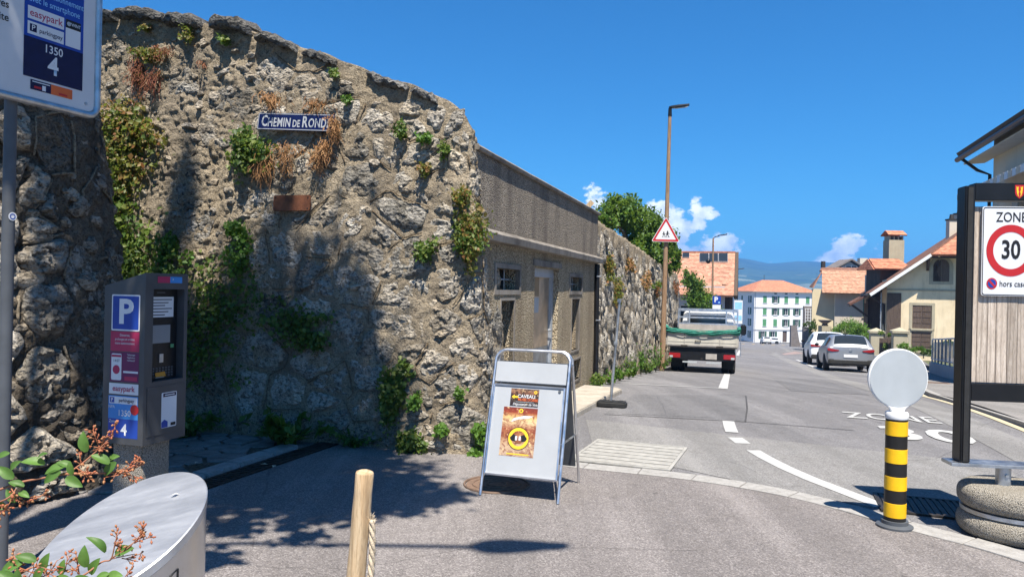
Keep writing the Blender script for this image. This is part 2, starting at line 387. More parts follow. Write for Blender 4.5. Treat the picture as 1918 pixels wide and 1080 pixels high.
def m_plaster(name, c, dirt, amt=0.5, scale=1.0):
    t = NT(name)
    col = t.mix(t.ramp(t.noise(0.9*scale, 7, 0.65), [(0.4, 0.0), (0.72, amt)]), c, dirt)
    col = t.mix(t.ramp(t.noise(2.4*scale, 7, 0.7, t.mapping((1.6, 1.6, 0.25))), [(0.5, 0.0), (0.78, amt)]), col, mul(dirt, 0.75))
    return t.done(col, 0.9, 0, t.bump(t.noise(40, 4), 0.25, 0.01), 0.2)
def m_glass(name, c=(0.02, 0.025, 0.03)):
    t = NT(name); return t.done(c, 0.06, 0, t.bump(t.noise(1.5, 2), 0.04, 0.02), 0.6)
def m_metal(name, c, rough=0.4, var=0.25, scale=9):
    t = NT(name); n = t.noise(scale, 6, 0.65); s2 = t.noise(90, 3, 0.6, t.mapping((1, 1, 0.15)))
    col = t.mix(t.ramp(n, [(0.35, 0.0), (0.65, 1.0)]), mul(c, 1-var), mul(c, 1+var*0.6))
    r = t.ramp(t.math('ADD', t.math('MULTIPLY', n, 0.6), t.math('MULTIPLY', s2, 0.4)), [(0.3, rough*0.75), (0.7, min(rough*1.35, 1))])
    return t.done(col, r, 1.0, t.bump(s2, 0.08, 0.004), 0.5)

M = {}
M['limestone'] = m_limestone('grey limestone', (0.56, 0.52, 0.455), (0.28, 0.255, 0.215), (0.44, 0.365, 0.265))
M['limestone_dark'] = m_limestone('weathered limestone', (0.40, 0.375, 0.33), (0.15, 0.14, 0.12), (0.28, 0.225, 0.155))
M['rubble'] = m_limestone('small rubble', (0.50, 0.445, 0.37), (0.26, 0.225, 0.18), (0.40, 0.32, 0.22), True)
M['mortar'] = m_mortar('old lime mortar', (0.35, 0.285, 0.20), (0.50, 0.415, 0.30), (0.19, 0.16, 0.125))
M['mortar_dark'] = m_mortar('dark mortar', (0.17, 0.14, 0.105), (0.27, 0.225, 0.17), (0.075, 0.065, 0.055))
M['ridge'] = m_mortar('ribbon pointing', (0.22, 0.165, 0.11), (0.33, 0.255, 0.17), (0.14, 0.105, 0.07))
M['coping'] = m_limestone('slate coping', (0.24, 0.235, 0.225), (0.10, 0.10, 0.10), (0.19, 0.175, 0.15))
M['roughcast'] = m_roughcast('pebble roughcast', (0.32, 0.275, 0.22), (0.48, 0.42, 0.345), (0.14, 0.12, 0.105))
M['roughcast_sunlit'] = m_roughcast('tan roughcast with painted sun', (0.60, 0.49, 0.335), (0.80, 0.69, 0.51), (0.30, 0.24, 0.17), 52, 0.04)  # tan lower wall, made paler so its colour carries the sunlight below the canopy
M['render_grey'] = m_plaster('grey cement render', (0.25, 0.225, 0.195), (0.07, 0.062, 0.055), 0.85, 2.0)
M['road'] = m_asphalt('road asphalt', (0.15, 0.146, 0.15), (0.31, 0.30, 0.30), (0.18, 0.174, 0.178))
M['road2'] = m_asphalt('newer asphalt patch', (0.13, 0.127, 0.132), (0.27, 0.265, 0.265), (0.15, 0.146, 0.15))
M['plaza'] = m_asphalt('reddish forecourt asphalt', (0.165, 0.149, 0.144), (0.36, 0.33, 0.315), (0.20, 0.181, 0.174))
M['trench'] = m_asphalt('pale repaired asphalt', (0.20, 0.195, 0.19), (0.34, 0.33, 0.32), (0.22, 0.213, 0.207))
M['pavement'] = m_asphalt('pavement asphalt', (0.22, 0.21, 0.20), (0.36, 0.34, 0.325), (0.25, 0.238, 0.227))
M['earth'] = plain('dry earth and grass', (0.10, 0.11, 0.05), 0.95, var=0.4, scale=0.4)
M['granite'] = m_plaster('pale granite', (0.33, 0.32, 0.305), (0.21, 0.20, 0.19), 0.8, 14)
M['concrete'] = m_roughcast('exposed aggregate concrete', (0.34, 0.31, 0.26), (0.50, 0.46, 0.39), (0.24, 0.21, 0.165), 150, 0.006)
M['slab'] = m_plaster('pale concrete slab', (0.42, 0.38, 0.32), (0.22, 0.19, 0.15), 0.7, 4)
M['paving'] = m_plaster('grey paving', (0.22, 0.21, 0.20), (0.10, 0.09, 0.08), 0.8, 8)
def m_paint(name, c, worn):
    t = NT(name); n = t.noise(45, 6, 0.75); col = t.mix(t.ramp(n, [(0.52, 0.0), (0.7, worn)]), c, (0.2, 0.195, 0.19))
    return t.done(col, 0.7, 0, t.bump(t.noise(180, 3), 0.3, 0.004), 0.3)
M['tar'] = plain('tar seam', (0.06, 0.058, 0.058), 0.8, 0, 0.3, 12)
M['road_white'] = m_paint('white road paint', (0.42, 0.42, 0.41), 0.85)
M['road_yellow'] = m_paint('yellow road paint', (0.66, 0.42, 0.07), 0.6)
M['road_red'] = m_paint('red road surface', (0.27, 0.20, 0.185), 0.8)
M['road_cream'] = m_paint('faded yellow edge line', (0.46, 0.40, 0.27), 0.8)
M['galv'] = m_metal('galvanised steel', (0.50, 0.52, 0.54), 0.45)
M['steel'] = m_metal('brushed stainless steel', (0.62, 0.63, 0.65), 0.30, 0.12, 4)
M['alu'] = m_metal('aluminium frame', (0.70, 0.71, 0.73), 0.38, 0.1)
M['iron'] = plain('dark cast iron', (0.055, 0.048, 0.042), 0.6, 0.6, 0.4, 14, 0.3)
M['black'] = plain('black powder coat', (0.008, 0.008, 0.009), 0.38, 0, 0.3, 9, 0.1, 80)
M['black_rubber'] = plain('black rubber', (0.02, 0.02, 0.02), 0.75, 0, 0.3, 12, 0.2)
M['grey_paint'] = plain('dark grey enamel', (0.052, 0.056, 0.062), 0.42, 0, 0.12, 8, 0.05, spec=0.45)
M['pole_grey'] = plain('grey painted pole', (0.075, 0.082, 0.092), 0.5, 0, 0.15, 8)
M['white_panel'] = plain('white lacquered panel', (0.36, 0.375, 0.39), 0.42, 0, 0.05, 4, spec=0.4, grime=0.12)
M['white_sign'] = plain('white reflective sheet', (0.62, 0.63, 0.65), 0.45, 0, 0.03, 6, spec=0.4)
M['grey_sign'] = plain('aged white reflective sheet', (0.55, 0.56, 0.58), 0.5, 0, 0.04, 6)
M['sign_red'] = plain('sign red', (0.42, 0.018, 0.022), 0.45, 0, 0.06, 8)
M['sign_blue'] = plain('sign blue', (0.012, 0.05, 0.30), 0.4, 0, 0.12, 6)
M['light_blue'] = plain('light blue print', (0.04, 0.22, 0.55), 0.4, 0, 0.1, 5)
M['pale_blue'] = plain('pale blue print', (0.25, 0.5, 0.75), 0.45, 0, 0.1, 5)
M['navy'] = plain('dark blue enamel', (0.007, 0.009, 0.05), 0.25, 0, 0.2, 12, spec=0.5)
M['magenta'] = plain('crimson print', (0.36, 0.022, 0.08), 0.45, 0, 0.06, 6)
M['plum'] = plain('plum print', (0.12, 0.012, 0.075), 0.45, 0, 0.1, 6)
M['orange'] = plain('orange print', (0.62, 0.12, 0.03), 0.45, 0, 0.1, 6)
M['ink'] = plain('black ink', (0.012, 0.012, 0.014), 0.5, 0, 0.1, 6)
M['yellow'] = plain('yellow reflective band', (0.84, 0.47, 0.008), 0.4, 0, 0.09, 12, spec=0.4, grime=0.22)
M['band_black'] = plain('black reflective band', (0.014, 0.013, 0.012), 0.5, 0, 0.2, 14)
M['light_grey'] = plain('light grey plastic', (0.37, 0.40, 0.42), 0.5, 0, 0.07, 5, grime=0.14)
M['white_plastic'] = plain('white plastic', (0.72, 0.72, 0.71), 0.45, 0, 0.04, 8)
M['gold'] = plain('golden yellow print', (0.75, 0.47, 0.03), 0.45, 0, 0.1, 8)
M['rust'] = plain('rust', (0.17, 0.062, 0.028), 0.8, 0, 0.35, 9, 0.4, 60)
M['plank'] = m_wood('weathered larch plank', (0.38, 0.31, 0.25), (0.55, 0.475, 0.40), 'Z', 1.6)
M['post_wood'] = m_wood('fresh pine', (0.50, 0.34, 0.19), (0.66, 0.52, 0.34), 'Z', 1.3, 0.6)
M['pole_wood'] = m_wood('weathered lamp pole', (0.22, 0.13, 0.075), (0.40, 0.27, 0.17), 'Z', 1.2)
M['dark_wood'] = m_wood('dark brown timber', (0.055, 0.038, 0.027), (0.11, 0.078, 0.055), 'Z', 1.0)
M['shutter_wood'] = m_wood('weathered brown shutter', (0.075, 0.052, 0.038), (0.15, 0.11, 0.085), 'Z', 1.0)
M['rope'] = plain('hemp rope', (0.52, 0.43, 0.31), 0.9, 0, 0.2, 60, 0.4, 160)
M['glass'] = m_glass('dark window glass')
M['dark_pane'] = plain('dusty dark pane', (0.012, 0.013, 0.015), 0.35, spec=0.15)
M['screen'] = plain('grey display', (0.20, 0.21, 0.22), 0.2, 0, 0.05, 3)
M['green_shutter'] = plain('green shutter', (0.095, 0.27, 0.12), 0.6, 0, 0.12, 3)
M['dark_green_shutter'] = plain('dark green shutter', (0.045, 0.10, 0.065), 0.6, 0, 0.15, 3)
M['teal'] = plain('teal shutter', (0.01, 0.20, 0.15), 0.55, 0, 0.1, 3)
M['white_wall'] = m_plaster('white facade', (0.70, 0.70, 0.69), (0.52, 0.52, 0.52), 0.3, 0.5)
M['yellow_wall'] = m_plaster('yellow ochre facade', (0.74, 0.62, 0.42), (0.52, 0.42, 0.27), 0.6, 0.9)
M['beige_wall'] = m_plaster('beige facade', (0.56, 0.50, 0.41), (0.42, 0.36, 0.28), 0.4, 0.6)
M['cream_wall'] = m_plaster('cream facade', (0.64, 0.55, 0.36), (0.45, 0.38, 0.26), 0.4, 0.6)
M['grey_wall'] = m_plaster('grey facade', (0.40, 0.41, 0.42), (0.28, 0.28, 0.28), 0.4, 0.6)
M['stone_trim'] = m_plaster('sandstone trim', (0.40, 0.36, 0.26), (0.26, 0.23, 0.17), 0.5, 2)
M['roof_orange'] = m_tiles('orange clay tiles', (0.42, 0.16, 0.09), (0.51, 0.225, 0.13), (0.31, 0.125, 0.075))
M['roof_barn'] = m_tiles('salmon clay tiles', (0.36, 0.165, 0.105), (0.50, 0.275, 0.185), (0.27, 0.125, 0.085), 0.85)
M['roof_pale'] = m_tiles('pale orange clay tiles', (0.34, 0.17, 0.105), (0.45, 0.265, 0.175), (0.26, 0.135, 0.085), 0.9)
M['roof_brown'] = m_tiles('weathered brown tiles', (0.17, 0.085, 0.055), (0.26, 0.13, 0.085), (0.11, 0.065, 0.05), 1.1)
M['roof_red'] = m_tiles('weathered red tiles', (0.36, 0.13, 0.075), (0.50, 0.22, 0.13), (0.24, 0.095, 0.06), 1.1)
M['roof_grey'] = plain('grey roof', (0.16, 0.14, 0.13), 0.8, 0, 0.2, 2)
M['car_white'] = plain('white car paint', (0.72, 0.74, 0.76), 0.22, 0, 0.02, 2, spec=0.55)
M['car_silver'] = plain('silver car paint', (0.30, 0.315, 0.34), 0.3, 0.5, 0.04, 2, spec=0.5)
M['tail_red'] = plain('red lamp glass', (0.26, 0.012, 0.014), 0.2, 0, 0.1, 10, spec=0.5)
M['bed_white'] = plain('dusty white drop side', (0.44, 0.42, 0.365), 0.6, 0, 0.1, 3, 0.1, 40, grime=0.45)
M['bed_grey'] = plain('worn grey headboard and shaded plate', (0.32, 0.30, 0.28), 0.7, 0, 0.15, 5, grime=0.4)
M['net'] = plain('green net', (0.03, 0.19, 0.14), 0.8, 0, 0.3, 25, 0.3)
M['leaf_ivy'] = m_leaf('ivy leaf', [(0.035, 0.075, 0.014), (0.07, 0.14, 0.022), (0.13, 0.20, 0.03), (0.20, 0.22, 0.05)])
M['leaf_autumn'] = m_leaf('yellowing creeper leaf', [(0.07, 0.11, 0.02), (0.17, 0.18, 0.03), (0.23, 0.15, 0.04), (0.26, 0.09, 0.035)])
M['leaf_fresh'] = m_leaf('fresh green leaf', [(0.05, 0.12, 0.015), (0.09, 0.20, 0.025), (0.14, 0.27, 0.04)])
M['leaf_tree'] = m_leaf('tree leaf', [(0.03, 0.075, 0.012), (0.06, 0.13, 0.02), (0.10, 0.20, 0.03), (0.15, 0.25, 0.045)])
M['leaf_dark'] = m_leaf('dark shrub leaf', [(0.02, 0.05, 0.012), (0.04, 0.09, 0.02), (0.07, 0.13, 0.03)])
M['dry_stem'] = m_leaf('dry creeper', [(0.22, 0.10, 0.04), (0.34, 0.17, 0.07), (0.42, 0.24, 0.11)], 0.2, 0.8)
M['dry_red'] = m_leaf('red creeper', [(0.13, 0.035, 0.022), (0.21, 0.07, 0.035), (0.26, 0.11, 0.05)], 0.2, 0.8)
M['bark'] = plain('bark', (0.12, 0.09, 0.065), 0.9, 0, 0.35, 10, 0.6, 30)
M['bud'] = m_leaf('reddish seed pod', [(0.36, 0.09, 0.045), (0.45, 0.16, 0.08), (0.42, 0.22, 0.10)], 0.2, 0.6)
M['twig'] = plain('reddish twig', (0.28, 0.12, 0.07), 0.7, 0, 0.25, 20)
# ================================================================== THE SETTING
def sheet(name, poly, off, mat, parent=None, kind='structure', holes=None):
    """a flat sheet over the ground: outline in plan, cut at every change of slope, laid `off` above the ground line"""
    bm = bmesh.new()
    f = bm.faces.new([bm.verts.new((p[0], p[1], 0)) for p in poly])
    bmesh.ops.triangulate(bm, faces=[f])
    ss = [sq(p[0], p[1])[0] for p in poly]
    for s in GS:
        if min(ss) < s < max(ss):
            bmesh.ops.bisect_plane(bm, geom=bm.verts[:]+bm.edges[:]+bm.faces[:], plane_co=rd(s, 0), plane_no=(D.x, D.y, 0))
    for v in bm.verts: v.co.z = gxy(v.co.x, v.co.y)+off
    bmesh.ops.recalc_face_normals(bm, faces=bm.faces)
    if sum(fc.normal.z for fc in bm.faces) < 0: bmesh.ops.reverse_faces(bm, faces=bm.faces)
    me = bpy.data.meshes.new(name); bm.to_mesh(me); bm.free()
    if parent is not None: me.transform(root_matrix(parent).inverted())
    return link(name, me, mat, parent, kind if parent is None else None)
def strip_poly(pts, w0, w1=None):
    """outline of a band along the line pts, reaching w0 to its left and w1 to its right"""
    w1 = w0 if w1 is None else w1; pts = [Vector((p[0], p[1])) for p in pts]; l, r = [], []
    for i, p in enumerate(pts):
        t = (pts[min(i+1, len(pts)-1)]-pts[max(i-1, 0)]).normalized(); n = Vector((-t.y, t.x))
        l.append(p+n*w0); r.append(p-n*w1)
    return [tuple(p) for p in l+r[::-1]]
def rq(s, q): p = rd(s, q); return (p.x, p.y)
def catmull(pts, n=8):
    pts = [Vector(p) for p in pts]; out = []
    for i in range(len(pts)-1):
        p0, p1, p2, p3 = pts[max(i-1, 0)], pts[i], pts[i+1], pts[min(i+2, len(pts)-1)]
        for k in range(n):
            t = k/n
            out.append(0.5*((2*p1)+(p2-p0)*t+(2*p0-5*p1+4*p2-p3)*t*t+(3*p1-p0-3*p2+p3)*t*t*t))
    out.append(pts[-1]); return out
def kerb_line(name, pts, w, z0, z1, mat, kind='structure'):
    mb = MB(); n = len(pts); pr = []
    P2 = [Vector((p[0], p[1])) for p in pts]
    for i, p in enumerate(P2):
        t = (P2[min(i+1, n-1)]-P2[max(i-1, 0)]).normalized(); nn = Vector((-t.y, t.x))
        a, b = p+nn*w/2, p-nn*w/2; ga, gb = gxy(a.x, a.y), gxy(b.x, b.y)
        pr += [(a.x, a.y, ga+z0), (a.x, a.y, ga+z1), (b.x, b.y, gb+z1), (b.x, b.y, gb+z0)]
    fs = [(0, 1, 2, 3), (4*n-1, 4*n-2, 4*n-3, 4*n-4)]
    for i in range(n-1):
        for k in range(4): fs.append((4*i+k, 4*i+4+k, 4*i+4+(k+1) % 4, 4*i+(k+1) % 4))
    mb.add(pr, fs); return mb.build(name, mat, None, smooth=0, kind=kind)

def ground():
    ss = [-4000, -600, -100, -20, -5]+[a for a in GS if a > -1000]
    qs = [-4000, -1500, -500, -200, -80, -30, -12, -5, 0, 5, 12, 30, 80, 200, 500, 1500, 4000]
    mb = MB(); vs = [rd(s, q, G(s)-0.03) for s in ss for q in qs]; n = len(qs)
    mb.add(vs, [(i*n+j, i*n+j+1, (i+1)*n+j+1, (i+1)*n+j) for i in range(len(ss)-1) for j in range(n-1)])
    o = mb.build('ground', M['earth'], None, smooth=0, kind='structure')
ground()
sheet('road', [rq(-12, -14), rq(-12, 16), rq(76, 16), rq(76, 30), rq(215, 30), rq(215, -40), rq(80, -40), rq(34.2, -16), rq(34.2, -2.8), rq(7.5, -2.8), rq(7.5, -14)], 0.0, M['road'])
# the pale flush kerb in an arc, with the reddish forecourt on our side of it
ARC = catmull([(0.30, 6.98), (0.67, 6.80), (1.6, 6.44), (2.32, 5.92), (2.80, 5.22), (3.2, 4.62), (3.7, 3.4), (4.1, 1.8), (4.4, 0.0)], 8)
ARC = [(p.x, p.y) for p in [Vector((a[0], a[1])) for a in ARC]]
sheet('forecourt', ARC+[(4.6, -3), (0, -8), (-9, -8), (-9, 9.6), (-4.9, 9.4), (-1.2, 7.9), (-0.35, 7.9), (-0.02, 7.2)], 0.004, M['plaza'])
def kerb_stones():
    root = bpy.data.objects.new('kerb', bpy.data.meshes.new('kerb')); C.objects.link(root); root['kind'] = 'structure'
    pts = [Vector(p) for p in ARC]; L = [0]
    for i in range(1, len(pts)): L.append(L[-1]+(pts[i]-pts[i-1]).length)
    def at(a):
        for i in range(1, len(L)):
            if a <= L[i]:
                t = (a-L[i-1])/(L[i]-L[i-1]); return pts[i-1].lerp(pts[i], t), (pts[i]-pts[i-1]).normalized()
        return pts[-1], (pts[-1]-pts[-2]).normalized()
    a = 0.0; k = 0
    base = MB()
    for i, p in enumerate(pts):
        t = at(L[i]+1e-4)[1]; n = Vector((-t.y, t.x))
        for w in (0.105, -0.105): q = p+n*w; base.v.append((q.x, q.y, 0.006))
    base.f = [(2*i, 2*i+1, 2*i+3, 2*i+2) for i in range(len(pts)-1)]
    root.data = base.mesh('kerb', smooth=0); root.data.materials.append(M['paving'])
    while a < L[-1]-0.3:
        ln = 0.46+random.uniform(-0.05, 0.07); mb = MB(); m = 4; up = 0.011+random.uniform(-.002, .003); rows = []
        for i in range(m+1):
            p, t = at(a+0.006+(ln-0.012)*i/m); n = Vector((-t.y, t.x)); rows.append((p+n*0.1, p-n*0.1))
        for (l, r) in rows: mb.v += [(l.x, l.y, 0.0), (l.x, l.y, up), (r.x, r.y, up), (r.x, r.y, 0.0)]
        mb.f = [(0, 1, 2, 3), (4*m+3, 4*m+2, 4*m+1, 4*m)]+[(4*i+c, 4*i+4+c, 4*i+4+(c+1) % 4, 4*i+(c+1) % 4) for i in range(m) for c in range(4)]
        mb.build('kerb_stone', M['granite'], root, bev=0.003, seg=1, smooth=0)
        a += ln; k += 1
kerb_stones()
# right-hand pavement
PAVE = [rq(-6, 3.62), rq(4, 3.55), rq(11, 3.55), rq(16, 3.5), rq(21, 4.1), rq(25, 5.0), rq(29, 5.35), rq(38, 5.4), rq(60, 5.4), rq(74, 5.6)]
sheet('pavement', PAVE+[rq(74, 9), rq(40, 9.5), rq(20, 9.5), rq(-6, 9.5)], 0.07, M['pavement'])
kerb_line('pavement_kerb', PAVE, 0.13, -0.05, 0.076, M['granite'])
sheet('edge_line', strip_poly([rq(3, 3.46), rq(11, 3.40), rq(16, 3.34), rq(20, 3.80), rq(22.5, 4.35)], 0.055), 0.008, M['road_cream'], kind='structure')
sheet('repaired_strip', strip_poly([rq(5, 2.9), rq(12, 2.82), rq(20, 2.75), rq(30, 2.62), rq(44, 2.45), rq(60, 2.2)], 0.26), 0.004, M['trench'])
sheet('asphalt_patch', [rq(9.2, -1.85), rq(8.3, 2.4), rq(7.2, 2.4), rq(6.2, 1.0), rq(6.55, 0.2), rq(7.4, -1.4)], 0.004, M['trench'])
for k, (a_, b_) in enumerate(((((1342, 739), (1397, 741))), ((1397, 741), (1396, 790)), ((1165, 775), (1340, 783)), ((1396, 790), (1600, 806)))):
    sheet('asphalt_seam', strip_poly([gnd(*a_).xy, gnd((a_[0]+b_[0])/2+3, (a_[1]+b_[1])/2).xy, gnd(*b_).xy], .012), 0.0065, M['tar'])
sheet('road_patch', [gnd(1188, 739).xy, gnd(1397, 741).xy, gnd(1396, 790).xy, gnd(1130, 776).xy], 0.0055, M['road2'])
sheet('road_patch', [rq(15.2, .9), rq(15.4, 2.3), rq(22.5, 2.2), rq(22.3, .8)], 0.004, M['road2'])
sheet('road_patch', [rq(4.6, 3.0), rq(7.4, 2.95), rq(7.5, 3.42), rq(4.6, 3.45)], 0.0055, M['road2'])
# painted markings
def mark(name, pts, w, mat='road_white', off=0.008): return sheet(name, strip_poly(pts, w/2), off, M[mat])
curve = catmull([gnd(1364, 790).xy, gnd(1368, 806).xy, gnd(1392, 828).xy, gnd(1420, 852).xy, gnd(1470, 877).xy, gnd(1540, 907).xy, gnd(1600, 929).xy, gnd(1652, 950).xy], 4)
sheet('dash_line', strip_poly([gnd(1364, 789).xy, gnd(1367, 800).xy, gnd(1371, 810).xy], 0.072), 0.008, M['road_white'])
sheet('dash_line', strip_poly([gnd(1377, 820).xy, gnd(1392, 831).xy], 0.08), 0.008, M['road_white'])
sheet('edge_marking', strip_poly([gnd(1411, 844).xy, gnd(1433, 857).xy, gnd(1470, 876).xy, gnd(1520, 898).xy, gnd(1580, 921).xy, gnd(1652, 949).xy], 0.07), 0.008, M['road_white'])
mark('bay_line', [gnd(1362, 700).xy, gnd(1354, 728).xy], 0.17)
mark('bay_line', [gnd(1178, 719).xy, gnd(1351, 727).xy], 0.09)
mark('bay_line', [gnd(1250, 693).xy, gnd(1362, 699).xy], 0.10)
mark('bay_line', [gnd(1386, 655).xy, gnd(1381, 665).xy], 0.2)
mark('bay_line', [gnd(1492, 673).xy, gnd(1535, 691).xy], 0.16)
mark('bay_line', [gnd(1535, 691).xy, gnd(1632, 703).xy], 0.11)
mark('dash_line', [gnd(1447, 661).xy, gnd(1460, 662).xy], 0.5)
sheet('red_surface', [gnd(1464, 662).xy, gnd(1490, 657).xy, gnd(1507, 661).xy, gnd(1470, 664).xy], 0.008, M['road_red'])
mark('crossing_line', [gnd(1455, 643).xy, gnd(1478, 658).xy], 0.35, 'trench', 0.006)
for k, u in enumerate((1392, 1411, 1429, 1448, 1467, 1486, 1503)):
    p = gnd(u, 640.5+0.035*(u-1392)); s, q = sq(p.x, p.y)
    sheet('crossing_bar', [rq(s-1.6, q-.27), rq(s-1.6, q+.27), rq(s+1.9, q+.27), rq(s+1.9, q-.27)], 0.010, M['road_yellow'])
def road_letters(body, s, q, h, w, bold):
    me = text_mesh(body, 1.0, bold, 1.0, 'LEFT', 1.06)
    xs = [v.co.x for v in me.vertices]; ys = [v.co.y for v in me.vertices]; x0, x1, y0, y1 = min(xs), max(xs), min(ys), max(ys)
    for v in me.vertices:
        ss = s+(v.co.y-y0)/(y1-y0)*h; p = rd(ss, q+(v.co.x-x0)/(x1-x0)*w); v.co = Vector((p.x, p.y, G(ss)+0.010))
    link('painted_lettering', me, M['road_white'], None, 'structure')
road_letters('ZONE', 10.98, 1.36, 0.66, 1.16, 0.012)
road_letters('30', 9.38, 1.62, 1.0, 0.95, 0.02)

# drain covers, grilles, manholes
def grate(name, label, c, ax, lx, ly, nbars, mat_bar, mat_pit, bar_dir='x', bw=0.4, group=None, z=0.004):
    ax = Vector(ax).normalized(); t = thing(name, label, 'drain cover' if 'drain' in name else 'grille', (c[0], c[1], gxy(c[0], c[1])+z), math.atan2(ax.y, ax.x), group)
    MB().box((0, 0, 0.004), (lx-.02, ly-.02, 0.004)).build('pit', mat_pit, t, smooth=0)
    fr = MB()
    for y in (-1, 1): fr.box((0, y*(ly/2-.012), 0.008), (lx, 0.03, 0.012))
    for x in (-1, 1): fr.box((x*(lx/2-.012), 0, 0.008), (0.03, ly-.055, 0.012))
    fr.build('frame', mat_bar, t, smooth=0)
    n = nbars
    for k in range(n):
        if bar_dir == 'x': MB().box((0, -ly/2+.03+(ly-.06)*(k+.5)/n, 0.0095), (lx-.06, (ly-.06)/n*bw, 0.008)).build('bar', mat_bar, t, smooth=0)
        else: MB().box((-lx/2+.03+(lx-.06)*(k+.5)/n, 0, 0.0095), ((lx-.06)/n*bw, ly-.06, 0.008)).build('bar', mat_bar, t, smooth=0)
    return t
ga, gb, gc, gd = gnd(1112, 823), gnd(1279, 839), gnd(1252, 881), gnd(1084, 868)
M['grille'] = plain('pale galvanised grille', (0.31, 0.30, 0.275), 0.7, 0.0, 0.18, 12, 0.2); M['slot'] = plain('shadowed slot', (0.04, 0.04, 0.04), 0.9)
gx = (gb-ga).xy
grate('slab_grille', 'pale rectangular slatted grille set in the road beside the a-frame board', ((ga+gb+gc+gd)/4).xy[:], gx, gx.length, ((ga+gb)/2-(gc+gd)/2).length*0.97, 7, M['grille'], M['slot'], 'x', 0.80)
pk = gnd(1738, 958)
grate('drain_grate', 'dark cast iron drain grate in the shade beside the yellow banded bollard', (pk.x+.02, pk.y+.12), (0.9, -0.32), 0.62, 0.52, 12, M['iron'], M['ink'], 'y', 0.55)
def manhole(label, c, r, mat):
    t = thing('manhole_cover', label, 'manhole cover', (c[0], c[1], gxy(c[0], c[1])+0.004))
    MB().lathe([(r*.92, 0.0), (r*.92, 0.006), (0, 0.006)], 36).build('lid', mat, t)
    fr = MB()
    for rr in (0.98, 0.72, 0.5, 0.28): fr.tube([(r*rr*math.cos(2*math.pi*k/36), r*rr*math.sin(2*math.pi*k/36), 0.007) for k in range(36)], 0.009, 5, True)
    fr.build('rib', mat, t)
m0 = gnd(912, 908); manhole('round rusty brown manhole cover under the a-frame board', (m0.x+.08, m0.y), 0.27, plain('brown iron', (0.16, 0.105, 0.075), 0.7, 0, 0.3, 20, 0.3))
pm = gnd(1755, 722); t = thing('valve_cover', 'small brown iron cover in the right pavement behind the disc sign', 'manhole cover', (pm.x, pm.y, gxy(pm.x, pm.y)+0.07), -0.3)
MB().box((0, 0, .006), (0.62, 0.42, 0.012)).build('lid', plain('brown iron', (0.16, .1, .07)), t, smooth=0); MB().box((0, 0, .013), (.5, .05, .006)).build('handle', M['iron'], t, smooth=0)
# slot drain and flush stone edging by the old gateway, on the left
da, db = Vector((-2.42, 5.75)), Vector((-1.80, 7.50)); dd = (db-da)
grate('slot_drain', 'long dark slotted drain full of leaves in the shade left of the bastion', (da+db)/2, dd, dd.length, 0.20, 34, M['iron'], M['ink'], 'y', 0.5)
def edging():
    root = bpy.data.objects.new('stone_edging', bpy.data.meshes.new('stone_edging')); C.objects.link(root); root['kind'] = 'structure'
    a, b = Vector((-2.66, 5.75)), Vector((-2.10, 7.36)); d = (b-a).normalized(); n = Vector((-d.y, d.x)); k = 0.0
    root.data = MB().slab([(*(a-n*.09), .003), (*(b-n*.09), .003), (*(b+n*.09), .003), (*(a+n*.09), .003)], 0.02).mesh('stone_edging'); root.data.materials.append(M['paving'])
    while k < (b-a).length-.2:
        ln = random.uniform(.34, .5); p = a+d*(k+ln/2); ang = math.atan2(d.y, d.x)
        MB().box((p.x, p.y, 0.01+random.uniform(0, .006)), (ln-.02, .17, .05), Matrix.Rotation(ang, 3, 'Z')).build('edging_stone', M['granite'], root, bev=.008); k += ln
edging()

# ------------------------------------------------------------------ rubble walls
def vor_cells(w, h, n, aspect=1.25, lloyd=3, seed=1, margin=0.0):
    rng = random.Random(seed); W = w/aspect; pts = [(rng.uniform(0, W), rng.uniform(0, h)) for _ in range(n)]
    def clip(poly, a, b):
        mx, my = (a[0]+b[0])/2, (a[1]+b[1])/2; nx, ny = b[0]-a[0], b[1]-a[1]; out = []
        for i in range(len(poly)):
            p, q = poly[i], poly[(i+1) % len(poly)]
            dp = (p[0]-mx)*nx+(p[1]-my)*ny; dq = (q[0]-mx)*nx+(q[1]-my)*ny
            if dp <= 0: out.append(p)
            if dp*dq < 0: t = dp/(dp-dq); out.append((p[0]+(q[0]-p[0])*t, p[1]+(q[1]-p[1])*t))
        return out
    for it in range(lloyd+1):
        A = np.array(pts); cells = []
        for i, p in enumerate(pts):
            d = ((A-A[i])**2).sum(1); idx = np.argsort(d)[1:26]
            poly = [(0, 0), (W, 0), (W, h), (0, h)]
            for j in idx:
                poly = clip(poly, p, pts[j])
                if len(poly) < 3: break
            cells.append(poly)
        if it < lloyd:
            new = []
            for p, poly in zip(pts, cells):
                if len(poly) < 3: new.append(p); continue
                cx, cy = sum(q[0] for q in poly)/len(poly), sum(q[1] for q in poly)/len(poly)
                new.append((p[0]+(cx-p[0])*0.7, p[1]+(cy-p[1])*0.7))
            pts = new
    return [[(x*aspect, y) for x, y in c] for c in cells if len(c) >= 3]
